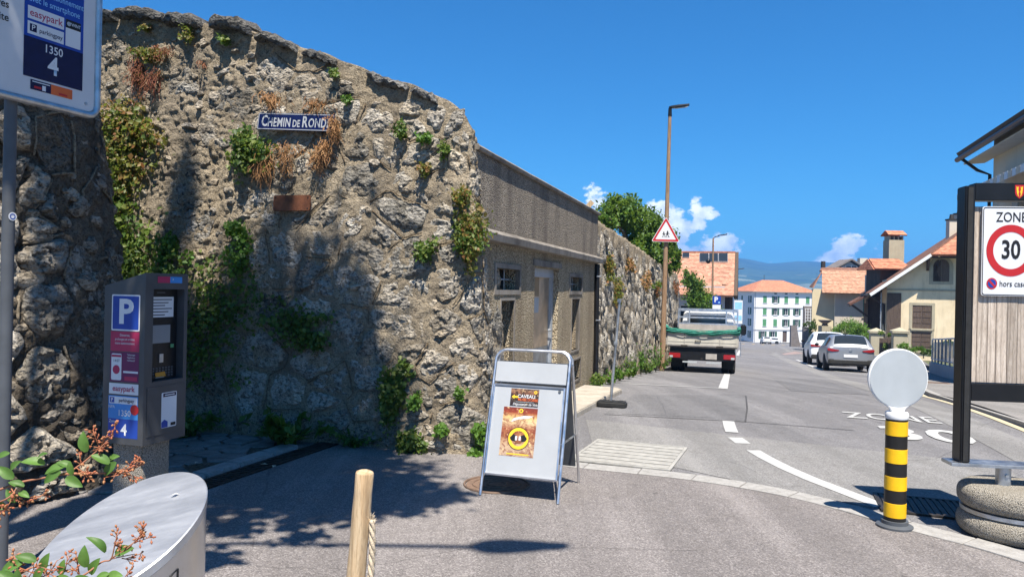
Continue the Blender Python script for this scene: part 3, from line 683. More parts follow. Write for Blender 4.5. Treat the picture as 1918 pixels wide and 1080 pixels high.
class Wall:
    def __init__(s, base, batter, H):
        pts = catmull([(x, y, 0) for x, y in base], 24); P2 = np.array([(p.x, p.y) for p in pts])
        seg = np.sqrt((np.diff(P2, axis=0)**2).sum(1)); L = np.concatenate([[0], np.cumsum(seg)])
        s.len = L[-1]; s.a = np.linspace(0, s.len, int(s.len/0.02)+2)
        s.x = np.interp(s.a, L, P2[:, 0]); s.y = np.interp(s.a, L, P2[:, 1])
        tx, ty = np.gradient(s.x), np.gradient(s.y); k = 15
        ker = np.ones(2*k+1)/(2*k+1); tx = np.convolve(np.pad(tx, k, 'edge'), ker, 'valid'); ty = np.convolve(np.pad(ty, k, 'edge'), ker, 'valid')
        l = np.hypot(tx, ty); s.nx, s.ny = ty/l, -tx/l
        s.b = batter; s.Hf = H
    def H(s, a): return s.Hf(float(np.interp(a, s.a, s.x)), float(np.interp(a, s.a, s.y)))
    def z0(s, a): return gxy(float(np.interp(a, s.a, s.x)), float(np.interp(a, s.a, s.y)))-0.03
    def pos(s, a, z, h):
        x, y = np.interp(a, s.a, s.x), np.interp(a, s.a, s.y); nx, ny = np.interp(a, s.a, s.nx), np.interp(a, s.a, s.ny)
        o = h-s.b*z; return Vector((x+nx*o, y+ny*o, z))
    def nrm(s, a): return Vector((np.interp(a, s.a, s.nx), np.interp(a, s.a, s.ny), s.b)).normalized()
    def a_of_x(s, x): return float(s.a[np.argmin(np.abs(s.x-x))])
def fr(p, k, o=5): return noise.fractal(p*k, 1.0, 2.0, o)
def core_mesh(w, root, da, dz, mat, amp, name='mortar', depth=0.55, crag=None):
    Mi = root_matrix(root).inverted(); na = int(w.len/da)+1; vs = []; fs = []
    A = np.linspace(0, w.len, na); Hs = [w.H(a) for a in A]; Z0 = [w.z0(a) for a in A]; nz = int(max(Hs)/dz)+1
    for i, a in enumerate(A):
        for j in range(nz+1):
            z = Z0[i]+(Hs[i]-Z0[i])*j/nz; p = w.pos(a, z, 0)
            h = amp*fr(p, 3.2, 6)+amp*0.55*fr(p+Vector((9, 3, 1)), 11, 4)
            c = noise.voronoi(p*9)[0]; h -= amp*0.7*max(0.0, 0.32-c[0])
            if crag:
                k_ = crag(a, z)
                if k_ > 0: h += k_*(0.035*fr(p, 4.5, 5)+0.030*abs(fr(p+Vector((3, 1, 7)), 9, 4))*2-0.02+0.018*fr(p, 27, 3))
            vs.append(Mi @ w.pos(a, z, h))
        for k, dd in enumerate((0.25, depth)):
            p = w.pos(a, Hs[i], -dd); p.z += 0.02*fr(p, 4); vs.append(Mi @ p)
        vs.append(Mi @ w.pos(a, Z0[i], -depth-0.2))
    m = nz+4
    for i in range(na-1):
        for j in range(m-1): fs.append((i*m+j, (i+1)*m+j, (i+1)*m+j+1, i*m+j+1))
    fs.append(tuple(range(m))); fs.append(tuple((na-1)*m+j for j in range(m-1, -1, -1)))
    me = bpy.data.meshes.new(name); me.from_pydata(vs, [], fs); smooth_by_angle(me, 180)
    return link(name, me, mat, root)
def stone_mesh(w, Mi, cell, gap, prot, rough, K, rings, seed, name='stone'):
    cx, cz = sum(p[0] for p in cell)/len(cell), sum(p[1] for p in cell)/len(cell); off = Vector((seed*1.37 % 50, seed*2.11 % 50, 0))
    edges = []
    for i in range(len(cell)):
        p, q = cell[i], cell[(i+1) % len(cell)]; ex, ez = q[0]-p[0], q[1]-p[1]; l = math.hypot(ex, ez)
        if l < 1e-5: continue
        nx, nz = ez/l, -ex/l; d = (p[0]-cx)*nx+(p[1]-cz)*nz
        if d < 0: nx, nz, d = -nx, -nz, -d
        edges.append((nx, nz, d-gap))
    if min(e[2] for e in edges) < 0.012: return None
    bound = []
    for k in range(K):
        an = 2*math.pi*k/K; dx, dz = math.cos(an), math.sin(an)
        ts = [e[2]/(e[0]*dx+e[1]*dz) for e in edges if e[0]*dx+e[1]*dz > 1e-4]
        ts.sort(); t = ts[0] if len(ts) < 2 else ts[0]-0.25*max(0, 0.05-(ts[1]-ts[0]))
        t *= 0.95+0.11*noise.noise(Vector((dx*1.8, dz*1.8, seed)))
        bound.append((dx*t, dz*t))
    tilt = (random.uniform(-1, 1)*prot*0.7, random.uniform(-1, 1)*prot*0.7)
    size = max(e[2] for e in edges)
    def pt(dx, dz, r, edge):
        a = min(max(cx+dx, 0.0), w.len); z = cz+dz; p = w.pos(a, z, 0)
        h = prot*(1-r**8)-.004+(tilt[0]*dx+tilt[1]*dz)/size*(1-r*r)
        q = p+off
        h += rough*(0.9*fr(q, 6.5, 4)+0.55*fr(q, 22, 3))*(1-0.45*r**4)
        c = noise.voronoi(q*17)[0]; h -= rough*1.3*max(0.0, 0.36-c[0])
        if edge: h = -0.05
        return w.pos(a, z, h)
    vs = [Mi @ pt(0, 0, 0, False)]
    for r in rings:
        for k in range(K): vs.append(Mi @ pt(bound[k][0]*min(r, 1.0), bound[k][1]*min(r, 1.0), min(r, 1.0), r > 1))
    fs = [(0, 1+k, 1+(k+1) % K) for k in range(K)]
    for j in range(len(rings)-1):
        o = 1+j*K; fs += [(o+k, o+K+k, o+K+(k+1) % K, o+(k+1) % K) for k in range(K)]
    me = bpy.data.meshes.new(name); me.from_pydata(vs, [], fs); smooth_by_angle(me, 42)
    return me
def ridges(w, root, cells, keep, r, mat, h=0.012, test=None):
    seen = {}; mb = MB(); Mi = root_matrix(root).inverted()
    for c in cells:
        for i in range(len(c)):
            p, q = c[i], c[(i+1) % len(c)]; k = (round((p[0]+q[0])*250), round((p[1]+q[1])*250))
            if k in seen or math.hypot(p[0]-q[0], p[1]-q[1]) < 0.05: continue
            seen[k] = 1
            if random.random() > keep: continue
            if p[1] > w.H(min(p[0], w.len))-0.08 or q[1] > w.H(min(q[0], w.len))-0.08 or min(p[1], q[1]) < w.z0(p[0])+.1: continue
            if test and not test((p[0]+q[0])/2, (p[1]+q[1])/2): continue
            n = max(3, int(math.hypot(p[0]-q[0], p[1]-q[1])/0.05)); pts = []; rs = []
            for j in range(n+1):
                t = j/n; a, z = p[0]+(q[0]-p[0])*t, p[1]+(q[1]-p[1])*t; b = w.pos(a, z, 0)
                a += 0.02*noise.noise(b*7); z += 0.02*noise.noise(b*7+Vector((5, 5, 5)))
                hh = h+0.010*noise.noise(b*9)
                pts.append(Mi @ w.pos(min(max(a, 0), w.len), z, hh)); rs.append(r*(0.75+0.5*noise.noise(b*12)))
            mb.tube(pts, rs, 6)
    return mb.build('pointing', mat, root, kind='stuff', smooth=180)

# the bastion
BX = [-6.2, -4.62, -3.8, -3.1, -2.33, -1.55, -1.1, -0.75, -0.53, -0.42, -0.25, 0.2]; BH = [4.85, 4.71, 4.52, 4.39, 4.12, 3.80, 3.62, 3.47, 3.37, 3.30, 3.18, 3.1]
bast = Wall([(-6.6, 9.4), (-5.4, 8.75), (-4.4, 8.28), (-3.5, 7.95), (-2.2, 7.60), (-1.3, 7.36), (-0.78, 7.21), (-0.42, 7.16), (-0.21, 7.29), (-0.15, 7.60), (-0.13, 8.05), (0.0, 8.5)], 0.085,
            lambda x, y: float(np.interp(x, BX, BH))+0.035*noise.noise(Vector((x*3.1, 7, 0))) )
b_root = thing('bastion_wall', 'massive curved rubble stone bastion with creepers and a blue street name plate', 'stone wall', (-2.5, 8.6, 0))
aL = bast.a_of_x(-2.75)
core_mesh(bast, b_root, 0.017, 0.017, M['mortar'], 0.024, crag=lambda a, z: 0.16+0.50*min(1, max(0, (aL+.4-a)/.8))*min(1, max(0, (z-.9)/.6)))
cells = vor_cells(bast.len, 4.9, 330, 1.3, 1, 5)
Mi = root_matrix(b_root).inverted(); k = 0
for c in cells:
    cx, cz = sum(p[0] for p in c)/len(c), sum(p[1] for p in c)/len(c)
    if max(p[1] for p in c) > bast.H(cx)+0.03 or cx > bast.len-0.1 or k >= 299: continue
    rough_zone = cx < aL and cz > 1.4
    if rough_zone and random.random() < 0.55: continue
    if cx < 0.9: continue
    big = math.sqrt(max(p[0] for p in c)-min(p[0] for p in c))
    me = stone_mesh(bast, Mi, c, 0.03 if rough_zone else 0.010+random.uniform(0, .022), random.uniform(0.008, 0.024) if not rough_zone else 0.006, 0.038 if not rough_zone else 0.036, 38, (0.12, 0.24, 0.36, 0.48, 0.60, 0.71, 0.81, 0.90, 0.96, 1.0, 1.01), k)
    if me is None: continue
    k += 1; link('stone', me, M['limestone'] if (not rough_zone and random.random() < 0.8) else (M['mortar'] if rough_zone and random.random() < .6 else M['limestone_dark']), b_root)
ridges(bast, b_root, cells, 0.34, 0.0085, M['ridge'], 0.014, lambda a, z: not (a < aL and z > 1.4) or random.random() < .04)
def coping(w, root, a0, a1, th, over, lift, seed, mat):
    Mi = root_matrix(root).inverted(); mb = MB(); n = 14; m = 7; rows = []
    for i in range(n+1):
        a = a0+(a1-a0)*i/n; Hh = w.H(a); e = min(i, n-i)/n
        for (hh, zz) in ((-.42, -.02), (-.4, th*.8), (-.2, th), (over*.5, th*.95), (over, th*.72), (over*1.06, th*.35), (over*.92, 0.0), (0.0, -.02)):
            p = w.pos(a, Hh-.05, hh*(0.75+0.25*min(1, e*6))); p.z += lift+zz*(0.55+0.45*min(1, e*5))
            q = p+Vector((seed*3, 0, 0)); p += Vector((0.03*fr(q, 5), -0.035*fr(q, 6), 0.035*fr(q, 7)+.02*fr(q, 20, 3))); rows.append(Mi @ p)
    k = 8; mb.v = [tuple(p) for p in rows]
    mb.f = [(i*k+j, (i+1)*k+j, (i+1)*k+(j+1) % k, i*k+(j+1) % k) for i in range(n) for j in range(k)]+[tuple(range(k)), tuple(n*k+j for j in range(k-1, -1, -1))]
    mb.build('coping_stone', mat, root, smooth=40)
for (x0, x1, th, ov, lf) in ((-5.9, -4.9, .12, .14, 0), (-4.86, -4.1, .12, .16, 0), (-4.12, -3.62, .13, .13, -.01), (-3.45, -2.98, .15, .16, 0.0), (-2.9, -2.42, .09, .12, -.02), (-2.36, -1.98, .07, .06, -.03), (-1.62, -1.18, .07, .08, -.01), (-1.15, -.85, .06, .06, -.03)):
    coping(bast, b_root, bast.a_of_x(x0), bast.a_of_x(x1), th, ov, lf, x0, M['coping'])

def rubble(w, root, n, r0, r1, pick, mat, seed=2):
    b = bmesh.new(); bmesh.ops.create_icosphere(b, subdivisions=2, radius=1); V = [v.co.copy() for v in b.verts]; Fc = [tuple(v.index for v in f.verts) for f in b.faces]; b.free()
    rg = random.Random(seed); mb = MB(); Mi = root_matrix(root).inverted(); k = 0
    while k < n:
        a = rg.uniform(.3, w.len-.1); z = rg.uniform(.05, w.H(a)-.08)
        if not pick(a, z, rg): continue
        k += 1; r = r0+(r1-r0)*rg.random()**2.2; N_ = w.nrm(a); T_ = Vector((-N_.y, N_.x, 0)).normalized(); U_ = N_.cross(T_); c = w.pos(a, z, rg.uniform(-.022, .004)); an = rg.uniform(-.5, .5); sx, sz = rg.uniform(.9, 1.7), rg.uniform(.6, 1.0); ca, sa = math.cos(an), math.sin(an); vs = []
        for v in V:
            d_ = r*(1+.55*noise.noise(v*1.3+Vector((k*3.1, 0, 0)))); x, y = v.x*d_*sx, v.z*d_*sz; vs.append(Mi @ (c+T_*(x*ca-y*sa)+U_*(x*sa+y*ca)+N_*(v.y*d_*.75)))
        mb.add(vs, Fc)
    mb.build('rubble', mat, root, kind='stuff', smooth=38)
rubble(bast, b_root, 700, .014, .065, lambda a, z, g: (a < aL and z > 1.0) or g.random() < .25, M['rubble'])
# the near gate pier on the left
pier = Wall([(-7.5, 4.5), (-6, 4.55), (-5.0, 4.68), (-4.15, 4.86), (-3.56, 5.12), (-3.22, 5.5), (-3.12, 6.0), (-3.25, 6.7), (-3.5, 7.2)], 0.15, lambda x, y: 3.75+0.05*noise.noise(Vector((x*2, y*2, 0))))
p_root = thing('gate_pier', 'rough dark stone pier with pitted blocks in front of the bastion', 'stone wall', (-4.2, 5.6, 0))
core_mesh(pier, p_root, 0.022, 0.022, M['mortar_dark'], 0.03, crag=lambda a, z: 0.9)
A_DARK = float(pier.a[np.argmin(np.abs(pier.y-5.55))])
pc = vor_cells(pier.len, 3.75, 190, 1.1, 1, 11); Mi = root_matrix(p_root).inverted(); k = 0
for c in pc:
    cx, cz = sum(p[0] for p in c)/len(c), sum(p[1] for p in c)/len(c)
    if max(p[1] for p in c) > 3.7 or cx < 0.4 or cx > pier.len-0.1: continue
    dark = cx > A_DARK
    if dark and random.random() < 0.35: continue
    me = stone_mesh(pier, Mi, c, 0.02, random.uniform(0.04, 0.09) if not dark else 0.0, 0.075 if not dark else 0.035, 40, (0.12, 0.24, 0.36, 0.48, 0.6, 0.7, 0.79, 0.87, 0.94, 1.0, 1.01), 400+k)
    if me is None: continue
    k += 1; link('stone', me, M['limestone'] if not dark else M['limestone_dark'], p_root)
ridges(pier, p_root, pc, 0.16, 0.013, M['mortar'], 0.015)

rubble(pier, p_root, 420, .02, .09, lambda a, z, g: a > 1.5, M['rubble'], 5)
# the long retaining wall along the street
WTOP = lambda s: float(np.interp(s, [13, 14, 24, 34.5], [2.98, 2.95, 2.66, 2.32]))
ret = Wall([rq(13.75, -2.60), rq(16, -2.58), rq(20, -2.60), rq(24, -2.66), rq(28, -2.68), rq(31.5, -2.66), rq(33.8, -2.7), rq(34.35, -2.95), rq(34.5, -3.6), rq(34.6, -5.0)], 0.05,
           lambda x, y: WTOP(sq(x, y)[0])+0.04*noise.noise(Vector((x*3, y*3, 0))))
r_root = thing('retaining_wall', 'long receding retaining wall of upright grey rubble along the street', 'stone wall', rd(24, -3.0, G(24)))
core_mesh(ret, r_root, 0.07, 0.07, M['mortar'], 0.045)
rc = vor_cells(ret.len, 5.0, 620, 0.85, 2, 21); Mi = root_matrix(r_root).inverted(); k = 0; zmin = G(34.6)
rest = MB(); cand = []
for c in rc:
    c = [(p[0], p[1]+zmin) for p in c]; cx, cz = sum(p[0] for p in c)/len(c), sum(p[1] for p in c)/len(c)
    if cx > ret.len-0.2 or max(p[1] for p in c) > ret.H(cx)+0.02 or min(p[1] for p in c) < ret.z0(cx)-0.05: continue
    cand.append((cx, c))
cand.sort(key=lambda e: e[0])
for i, (cx, c) in enumerate(cand):
    me = stone_mesh(ret, Mi, c, 0.022, random.uniform(0.02, 0.075), 0.035, 14, (0.3, 0.6, 0.85, 1.0, 1.01), 900+i)
    if me is None: continue
    mt = random.choice((M['limestone'], M['limestone'], M['limestone_dark']))
    if k < 299: k += 1; link('stone', me, mt, r_root)
    else:
        rest.add([tuple(v.co) for v in me.vertices], [tuple(p.vertices) for p in me.polygons]); bpy.data.meshes.remove(me)
rest.build('stonework', M['limestone'], r_root, kind='stuff', smooth=42)
# earth terrace behind the walls
tb = MB(); pts = [rq(8.2, -3.6), rq(13.7, -3.6), rq(24, -3.15), rq(34.0, -3.3), rq(34.3, -5.2), rq(34.3, -40), rq(10, -40)]
zs = [2.6, 2.55, 2.35, 2.05, 2.0, 2.6, 2.9]
tb.v = [(p[0], p[1], z) for p, z in zip(pts, zs)]+[(p[0], p[1], gxy(*p)-.1) for p in pts]; n = len(pts)
tb.f = [tuple(range(n))]+[(k, (k+1) % n, n+(k+1) % n, n+k) for k in range(n)]
tb.build('terrace_ground', M['earth'], None, smooth=0, kind='structure')

# ------------------------------------------------------------------ the roughcast annex between bastion and wall
def wall_cells(mb, p0, p1, z0, z1, holes, depth):
    """front skin of a straight wall with real openings and their reveals; p0 to p1 runs left to right seen from outside"""
    p0, p1 = Vector(p0), Vector(p1); L = (p1-p0).length; t = (p1-p0)/L; n = Vector((t.y, -t.x))
    if not callable(z0): zz0 = z0; z0 = lambda a: zz0
    if not callable(z1): zz1 = z1; z1 = lambda a: zz1
    def W(a, z, h=0.0): q = p0+t*a+n*h; return (q.x, q.y, z)
    xs = sorted(set([0, L]+[x for h in holes for x in h[:2]])); lev = sorted(set(z for h in holes for z in h[2:4]))
    for i in range(len(xs)-1):
        a, b = xs[i], xs[i+1]; zl = [None]+lev+[None]
        for j in range(len(zl)-1):
            za = (z0(a), z0(b)) if zl[j] is None else (zl[j], zl[j]); zb = (z1(a), z1(b)) if zl[j+1] is None else (zl[j+1], zl[j+1])
            cx = (a+b)/2; lo, hi = (za[0]+za[1])/2, (zb[0]+zb[1])/2; cz = (lo+hi)/2
            if hi-lo < 1e-6: continue
            if any(h[0] < cx < h[1] and h[2] < cz < h[3] for h in holes): continue
            mb.add([W(a, za[0]), W(b, za[1]), W(b, zb[1]), W(a, zb[0])], [(0, 1, 2, 3)])
    for (a, b, lo, hi) in [h[:4] for h in holes]:
        r = [(a, lo), (b, lo), (b, hi), (a, hi)]
        for k in range(4):
            q, s_ = r[k], r[(k+1) % 4]
            mb.add([W(q[0], q[1]), W(q[0], q[1], -depth), W(s_[0], s_[1], -depth), W(s_[0], s_[1])], [(0, 1, 2, 3)])
    return W
AN_Q = -2.62
def an_a(u, v):   # along the annex front
    x = px(u, v)[0]/F; s = AN_Q*(-1)  # solve q = AN_Q on the ray
    Y = AN_Q/(Rr.x*x+Rr.y); return D.x*x*Y+D.y*Y, CAM_H-px(u, v)[1]/F*Y
an = thing('roughcast_annex', 'low pebble roughcast annex with concrete canopy and metal door against the bastion', 'annex', rd(10.5, -3.0))
S0, S1 = 7.1, 13.78
def H_(u0, v0, u1, v1):
    a0, zA = an_a(u0, v0); a1, zB = an_a(u1, v1); return (min(a0, a1)-S0, max(a0, a1)-S0, min(zA, zB), max(zA, zB))
h_win1 = H_(929, 501, 972, 543); h_slot1 = H_(938, 563, 960, 690); h_win2 = H_(1068, 518, 1089, 545); h_slot2 = H_(1071, 560, 1083, 658)
h_door = H_(1002, 500, 1044, 640); h_door = (h_door[0], h_door[1], 0.12, h_door[3]); h_slot1 = (h_slot1[0], h_slot1[1], 0.35, h_slot1[3])
h_slot2 = (h_slot2[0], h_slot2[1], 0.62, h_slot2[3]); h_vent = (h_slot2[0]+.05, h_slot2[1]+.15, 0.12, 0.45)
p0, p1 = Vector(rq(S0, AN_Q)), Vector(rq(S1, AN_Q))
mb = MB(); W = wall_cells(mb, p0, p1, lambda a: G(S0+a)-.05, 2.12, [h_win1, h_slot1, h_win2, h_slot2, h_door, h_vent], 0.30); mb.build('wall', M['roughcast_sunlit'], an, world=True, smooth=0)
mb = MB(); wall_cells(mb, p0, p1, 2.12, 3.0, [], .3)
mb.slab([rd(S0, AN_Q-.0, 3.0), rd(S1, AN_Q, 3.0), rd(S1, AN_Q-.9, 3.0), rd(S0, AN_Q-.9, 3.0)], 0.01)
mb.add([rd(S0, AN_Q, -.05), rd(S0, AN_Q-.9, -.05), rd(S0, AN_Q-.9, 3.0), rd(S0, AN_Q, 3.0)], [(0, 1, 2, 3)])
mb.add([rd(S1, AN_Q, G(S1)-.05), rd(S1, AN_Q-.9, G(S1)-.05), rd(S1, AN_Q-.9, 3.0), rd(S1, AN_Q, 3.0)], [(0, 1, 2, 3)])
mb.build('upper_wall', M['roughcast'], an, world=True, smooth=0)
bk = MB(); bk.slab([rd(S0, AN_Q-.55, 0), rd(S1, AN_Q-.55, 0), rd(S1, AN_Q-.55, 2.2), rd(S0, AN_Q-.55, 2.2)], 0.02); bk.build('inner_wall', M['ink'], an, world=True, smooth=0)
up = Vector((0, 0, 1)); nq = Vector((Rr.x, Rr.y, 0)); ds = Vector((D.x, D.y, 0))
def AW(a, z, h=0.0): return rd(S0+a, AN_Q+h, z)
# capping along the roof edge and the concrete canopy
mb = MB(); n = 24
for k in range(n+1):
    a = S0+.02+(S1-S0+.06)*k/n; e = 0.006*noise.noise(Vector((a*4, 0, 0)))
    mb.v += [tuple(rd(a, AN_Q+.035+e, 3.0)), tuple(rd(a, AN_Q+.045+e, 3.03)), tuple(rd(a, AN_Q+.01, 3.06+e)), tuple(rd(a, AN_Q-.35, 3.06+e)), tuple(rd(a, AN_Q-.35, 3.0))]
mb.f = [(5*i+c, 5*i+5+c, 5*i+5+(c+1) % 5, 5*i+(c+1) % 5) for i in range(n) for c in range(5)]+[(0, 1, 2, 3, 4), tuple(5*n+c for c in (4, 3, 2, 1, 0))]
mb.build('capping', M['render_grey'], an, world=True, smooth=0)
mb = MB(); CZ = 2.09
for k in range(n+1):
    a = S0+.1+(S1-S0-.08)*k/n; e = 0.008*noise.noise(Vector((a*3, 4, 0)))
    mb.v += [tuple(rd(a, AN_Q-.05, CZ)), tuple(rd(a, AN_Q+.11+e, CZ+.01)), tuple(rd(a, AN_Q+.12+e, CZ+.085+e)), tuple(rd(a, AN_Q+.08, CZ+.12)), tuple(rd(a, AN_Q-.05, CZ+.16))]
mb.f = [(5*i+c, 5*i+5+c, 5*i+5+(c+1) % 5, 5*i+(c+1) % 5) for i in range(n) for c in range(5)]+[(0, 1, 2, 3, 4), tuple(5*n+c for c in (4, 3, 2, 1, 0))]
mb.build('canopy', M['render_grey'], an, world=True, smooth=0)
# smooth cement render round the openings, set proud of the roughcast
def surround(h, w, depth=.012):
    mb = MB()
    for (a0, a1, z0, z1) in ((h[0]-w, h[0], h[2]-w, h[3]+w), (h[1], h[1]+w, h[2]-w, h[3]+w), (h[0], h[1], h[3], h[3]+w), (h[0], h[1], h[2]-w, h[2])):
        mb.add([AW(a0, z0, -.05), AW(a1, z0, -.05), AW(a1, z1, -.05), AW(a0, z1, -.05), AW(a0, z0, depth), AW(a1, z0, depth), AW(a1, z1, depth), AW(a0, z1, depth)],
               [(0, 3, 2, 1), (4, 5, 6, 7), (0, 1, 5, 4), (1, 2, 6, 5), (2, 3, 7, 6), (3, 0, 4, 7)])
    return mb
for h, nm in ((h_win1, 'window'), (h_win2, 'window')):
    f = surround(h, .055).build(nm, M['render_grey'], an, world=True, smooth=0)
    MB().slab([AW(h[0], h[2], -.2), AW(h[1], h[2], -.2), AW(h[1], h[3], -.2), AW(h[0], h[3], -.2)], .01).build('pane', M['dark_pane'], f, world=True, smooth=0)
    b = MB()
    for t in (.33, .66): b.tube([AW(h[0]+(h[1]-h[0])*t, h[2], -.1), AW(h[0]+(h[1]-h[0])*t, h[3], -.1)], .009, 6)
    b.tube([AW(h[0], (h[2]+h[3])/2, -.1), AW(h[1], (h[2]+h[3])/2, -.1)], .011, 6); b.build('bars', M['galv'], f, world=True)
for h in (h_slot1, h_slot2, h_vent):
    f = surround(h, .03).build('slot_window', M['render_grey'], an, world=True, smooth=0)
    MB().slab([AW(h[0], h[2], -.24), AW(h[1], h[2], -.24), AW(h[1], h[3], -.24), AW(h[0], h[3], -.24)], .01).build('pane', M['dark_pane'], f, world=True, smooth=0)
h = h_door; mb = MB()
for (a0, a1, z0, z1) in ((h[0], h[0]+.06, h[2], h[3]), (h[1]-.06, h[1], h[2], h[3]), (h[0]+.06, h[1]-.06, h[3]-.12, h[3])):
    c = (AW(a0, z0, -.14)+AW(a1, z1, -.14))/2
    mb.add([AW(a0, z0, -.18), AW(a1, z0, -.18), AW(a1, z1, -.18), AW(a0, z1, -.18), AW(a0, z0, -.08), AW(a1, z0, -.08), AW(a1, z1, -.08), AW(a0, z1, -.08)],
           [(0, 3, 2, 1), (4, 5, 6, 7), (0, 1, 5, 4), (1, 2, 6, 5), (2, 3, 7, 6), (3, 0, 4, 7)])
dr = mb.build('door', plain('grey door frame', (.33, .36, .40), .45, .3), an, world=True, smooth=0)
M['door_sheet'] = m_metal('worn aluminium door sheet', (0.62, 0.50, 0.38), 0.42, 0.25, 5); M['door_low'] = m_metal('worn grey kick plate', (0.42, 0.44, 0.47), 0.4, 0.3, 6)
MB().slab([AW(h[0]+.06, .78, -.13), AW(h[1]-.06, .78, -.13), AW(h[1]-.06, h[3]-.12, -.13), AW(h[0]+.06, h[3]-.12, -.13)], .03).build('door_leaf', M['door_sheet'], dr, world=True, smooth=0)
MB().slab([AW(h[0]+.06, h[2], -.125), AW(h[1]-.06, h[2], -.125), AW(h[1]-.06, .777, -.125), AW(h[0]+.06, .777, -.125)], .03).build('kick_plate', M['door_low'], dr, world=True, smooth=0)
am = (h[0]+h[1])/2-.1
MB().slab([AW(am-.13, 1.50, -.126), AW(am+.13, 1.50, -.126), AW(am+.13, 1.78, -.126), AW(am-.13, 1.78, -.126)], .003).build('notice', plain('brown notice', (.25, .17, .09)), dr, world=True, smooth=0)
MB().slab([AW(am-.10, 1.27, -.126), AW(am+.12, 1.27, -.126), AW(am+.12, 1.48, -.126), AW(am-.10, 1.48, -.126)], .003).build('notice', M['light_grey'], dr, world=True, smooth=0)
MB().tube([AW(h[1]-.12, 1.0, -.12), AW(h[1]-.12, 1.0, -.06), AW(h[1]-.26, 1.0, -.06)], .012, 8).build('handle', M['galv'], dr, world=True)
MB().add([AW(h[0]-.1, h[3]+.02, -.05), AW(h[1]+.12, h[3]+.02, -.05), AW(h[1]+.12, h[3]+.1, -.05), AW(h[0]-.1, h[3]+.1, -.05), AW(h[0]-.1, h[3]+.02, .02), AW(h[1]+.12, h[3]+.02, .02), AW(h[1]+.12, h[3]+.1, .02), AW(h[0]-.1, h[3]+.1, .02)],
         [(0, 3, 2, 1), (4, 5, 6, 7), (0, 1, 5, 4), (1, 2, 6, 5), (2, 3, 7, 6), (3, 0, 4, 7)]).build('lintel', M['render_grey'], an, world=True, smooth=0)
# black downpipe by the far end
pa = an_a(1112, 600)[0]-S0
mb = MB(); mb.tube([AW(pa, 2.08, .05), AW(pa, 1.2, .05), AW(pa+.03, .6, .055), AW(pa-.02, G(S0+pa)+.02, .06)], .045, 12)
pp = mb.build('downpipe', M['black'], an, world=True)
for z in (1.05, 1.85): MB().tube([AW(pa-.07, z, .05), AW(pa, z, .11), AW(pa+.07, z, .05)], .012, 6).build('bracket', M['galv'], pp, world=True)
# raised slab in front of the annex
mb = MB(); pts = [rq(8.15, -2.6), rq(8.3, -2.02), rq(9.6, -1.97), rq(11, -1.93), rq(12.3, -1.88), rq(12.55, -2.0), rq(12.7, -2.6)]; n = len(pts)
mb.v = [(p[0], p[1], gxy(*p)+.075) for p in pts]+[(p[0], p[1], gxy(*p)-.05) for p in pts]; mb.f = [tuple(range(n))]+[(k, n+k, n+(k+1) % n, (k+1) % n) for k in range(n)]
mb.build('step_slab', M['slab'], None, bev=.012, smooth=0, kind='structure')
for (a, b) in ((8.3, 9.35), (9.38, 10.4), (10.43, 11.4), (11.43, 12.35)):
    c = rd((a+b)/2, -1.93+(a-8.3)*.02, 0); c.z = gxy(c.x, c.y)+.01
    pass
# crazy paving in the gateway
pv = bpy.data.objects.new('crazy_paving', bpy.data.meshes.new('crazy_paving')); C.objects.link(pv); pv['kind'] = 'structure'
pv.data.from_pydata([(-3.4, 5.6, .006), (-2.72, 5.72, .006), (-2.12, 7.45, .006), (-2.6, 7.9, .006), (-4.6, 8.6, .006)], [], [(0, 1, 2, 3, 4)]); pv.data.materials.append(M['mortar_dark'])
e0, e1 = Vector((-2.70, 5.72)), Vector((-2.16, 7.36)); en = Vector(((e1-e0).y, -(e1-e0).x)).normalized()
for c in vor_cells(2.6, 2.5, 90, 1.1, 2, 33):
    c = [(-4.7+p[0], 5.55+p[1]) for p in c]; cx, cy = sum(p[0] for p in c)/len(c), sum(p[1] for p in c)/len(c)
    if (Vector((cx, cy))-e0).dot(en) > -.13 or cy > 7.9: continue
    q = [(cx+(x-cx)*.9, cy+(y-cy)*.9) for x, y in c]; z = .016+random.uniform(0, .012)
    MB().prism(q, (0, 0, .002), (1, 0, 0), (0, 1, 0), (0, 0, z)).build('paving_stone', M['paving'], pv, bev=.006, seg=1, smooth=0)
# ================================================================== STREET OBJECTS
I4 = Matrix.Identity(4)
def panel(name, mat, parent, Mx, outline, th, bev=0.0, smooth=40):
    """a thin plate: outline in the frame Mx (x right, y up, z to the reader), front face at z = 0"""
    mb = MB(); mb.prism(outline, (0, 0, -th), (1, 0, 0), (0, 1, 0), (0, 0, th))
    mb.v = [tuple(Mx @ Vector(p)) for p in mb.v]; return mb.build(name, mat, parent, bev=bev, smooth=smooth)
FRONT = face_frame((0, 0, 0), (1, 0, 0), (0, 0, 1))            # reader stands on the -y side
def front(y, x=0, z=0): return face_frame((x, y, z), (1, 0, 0), (0, 0, 1))

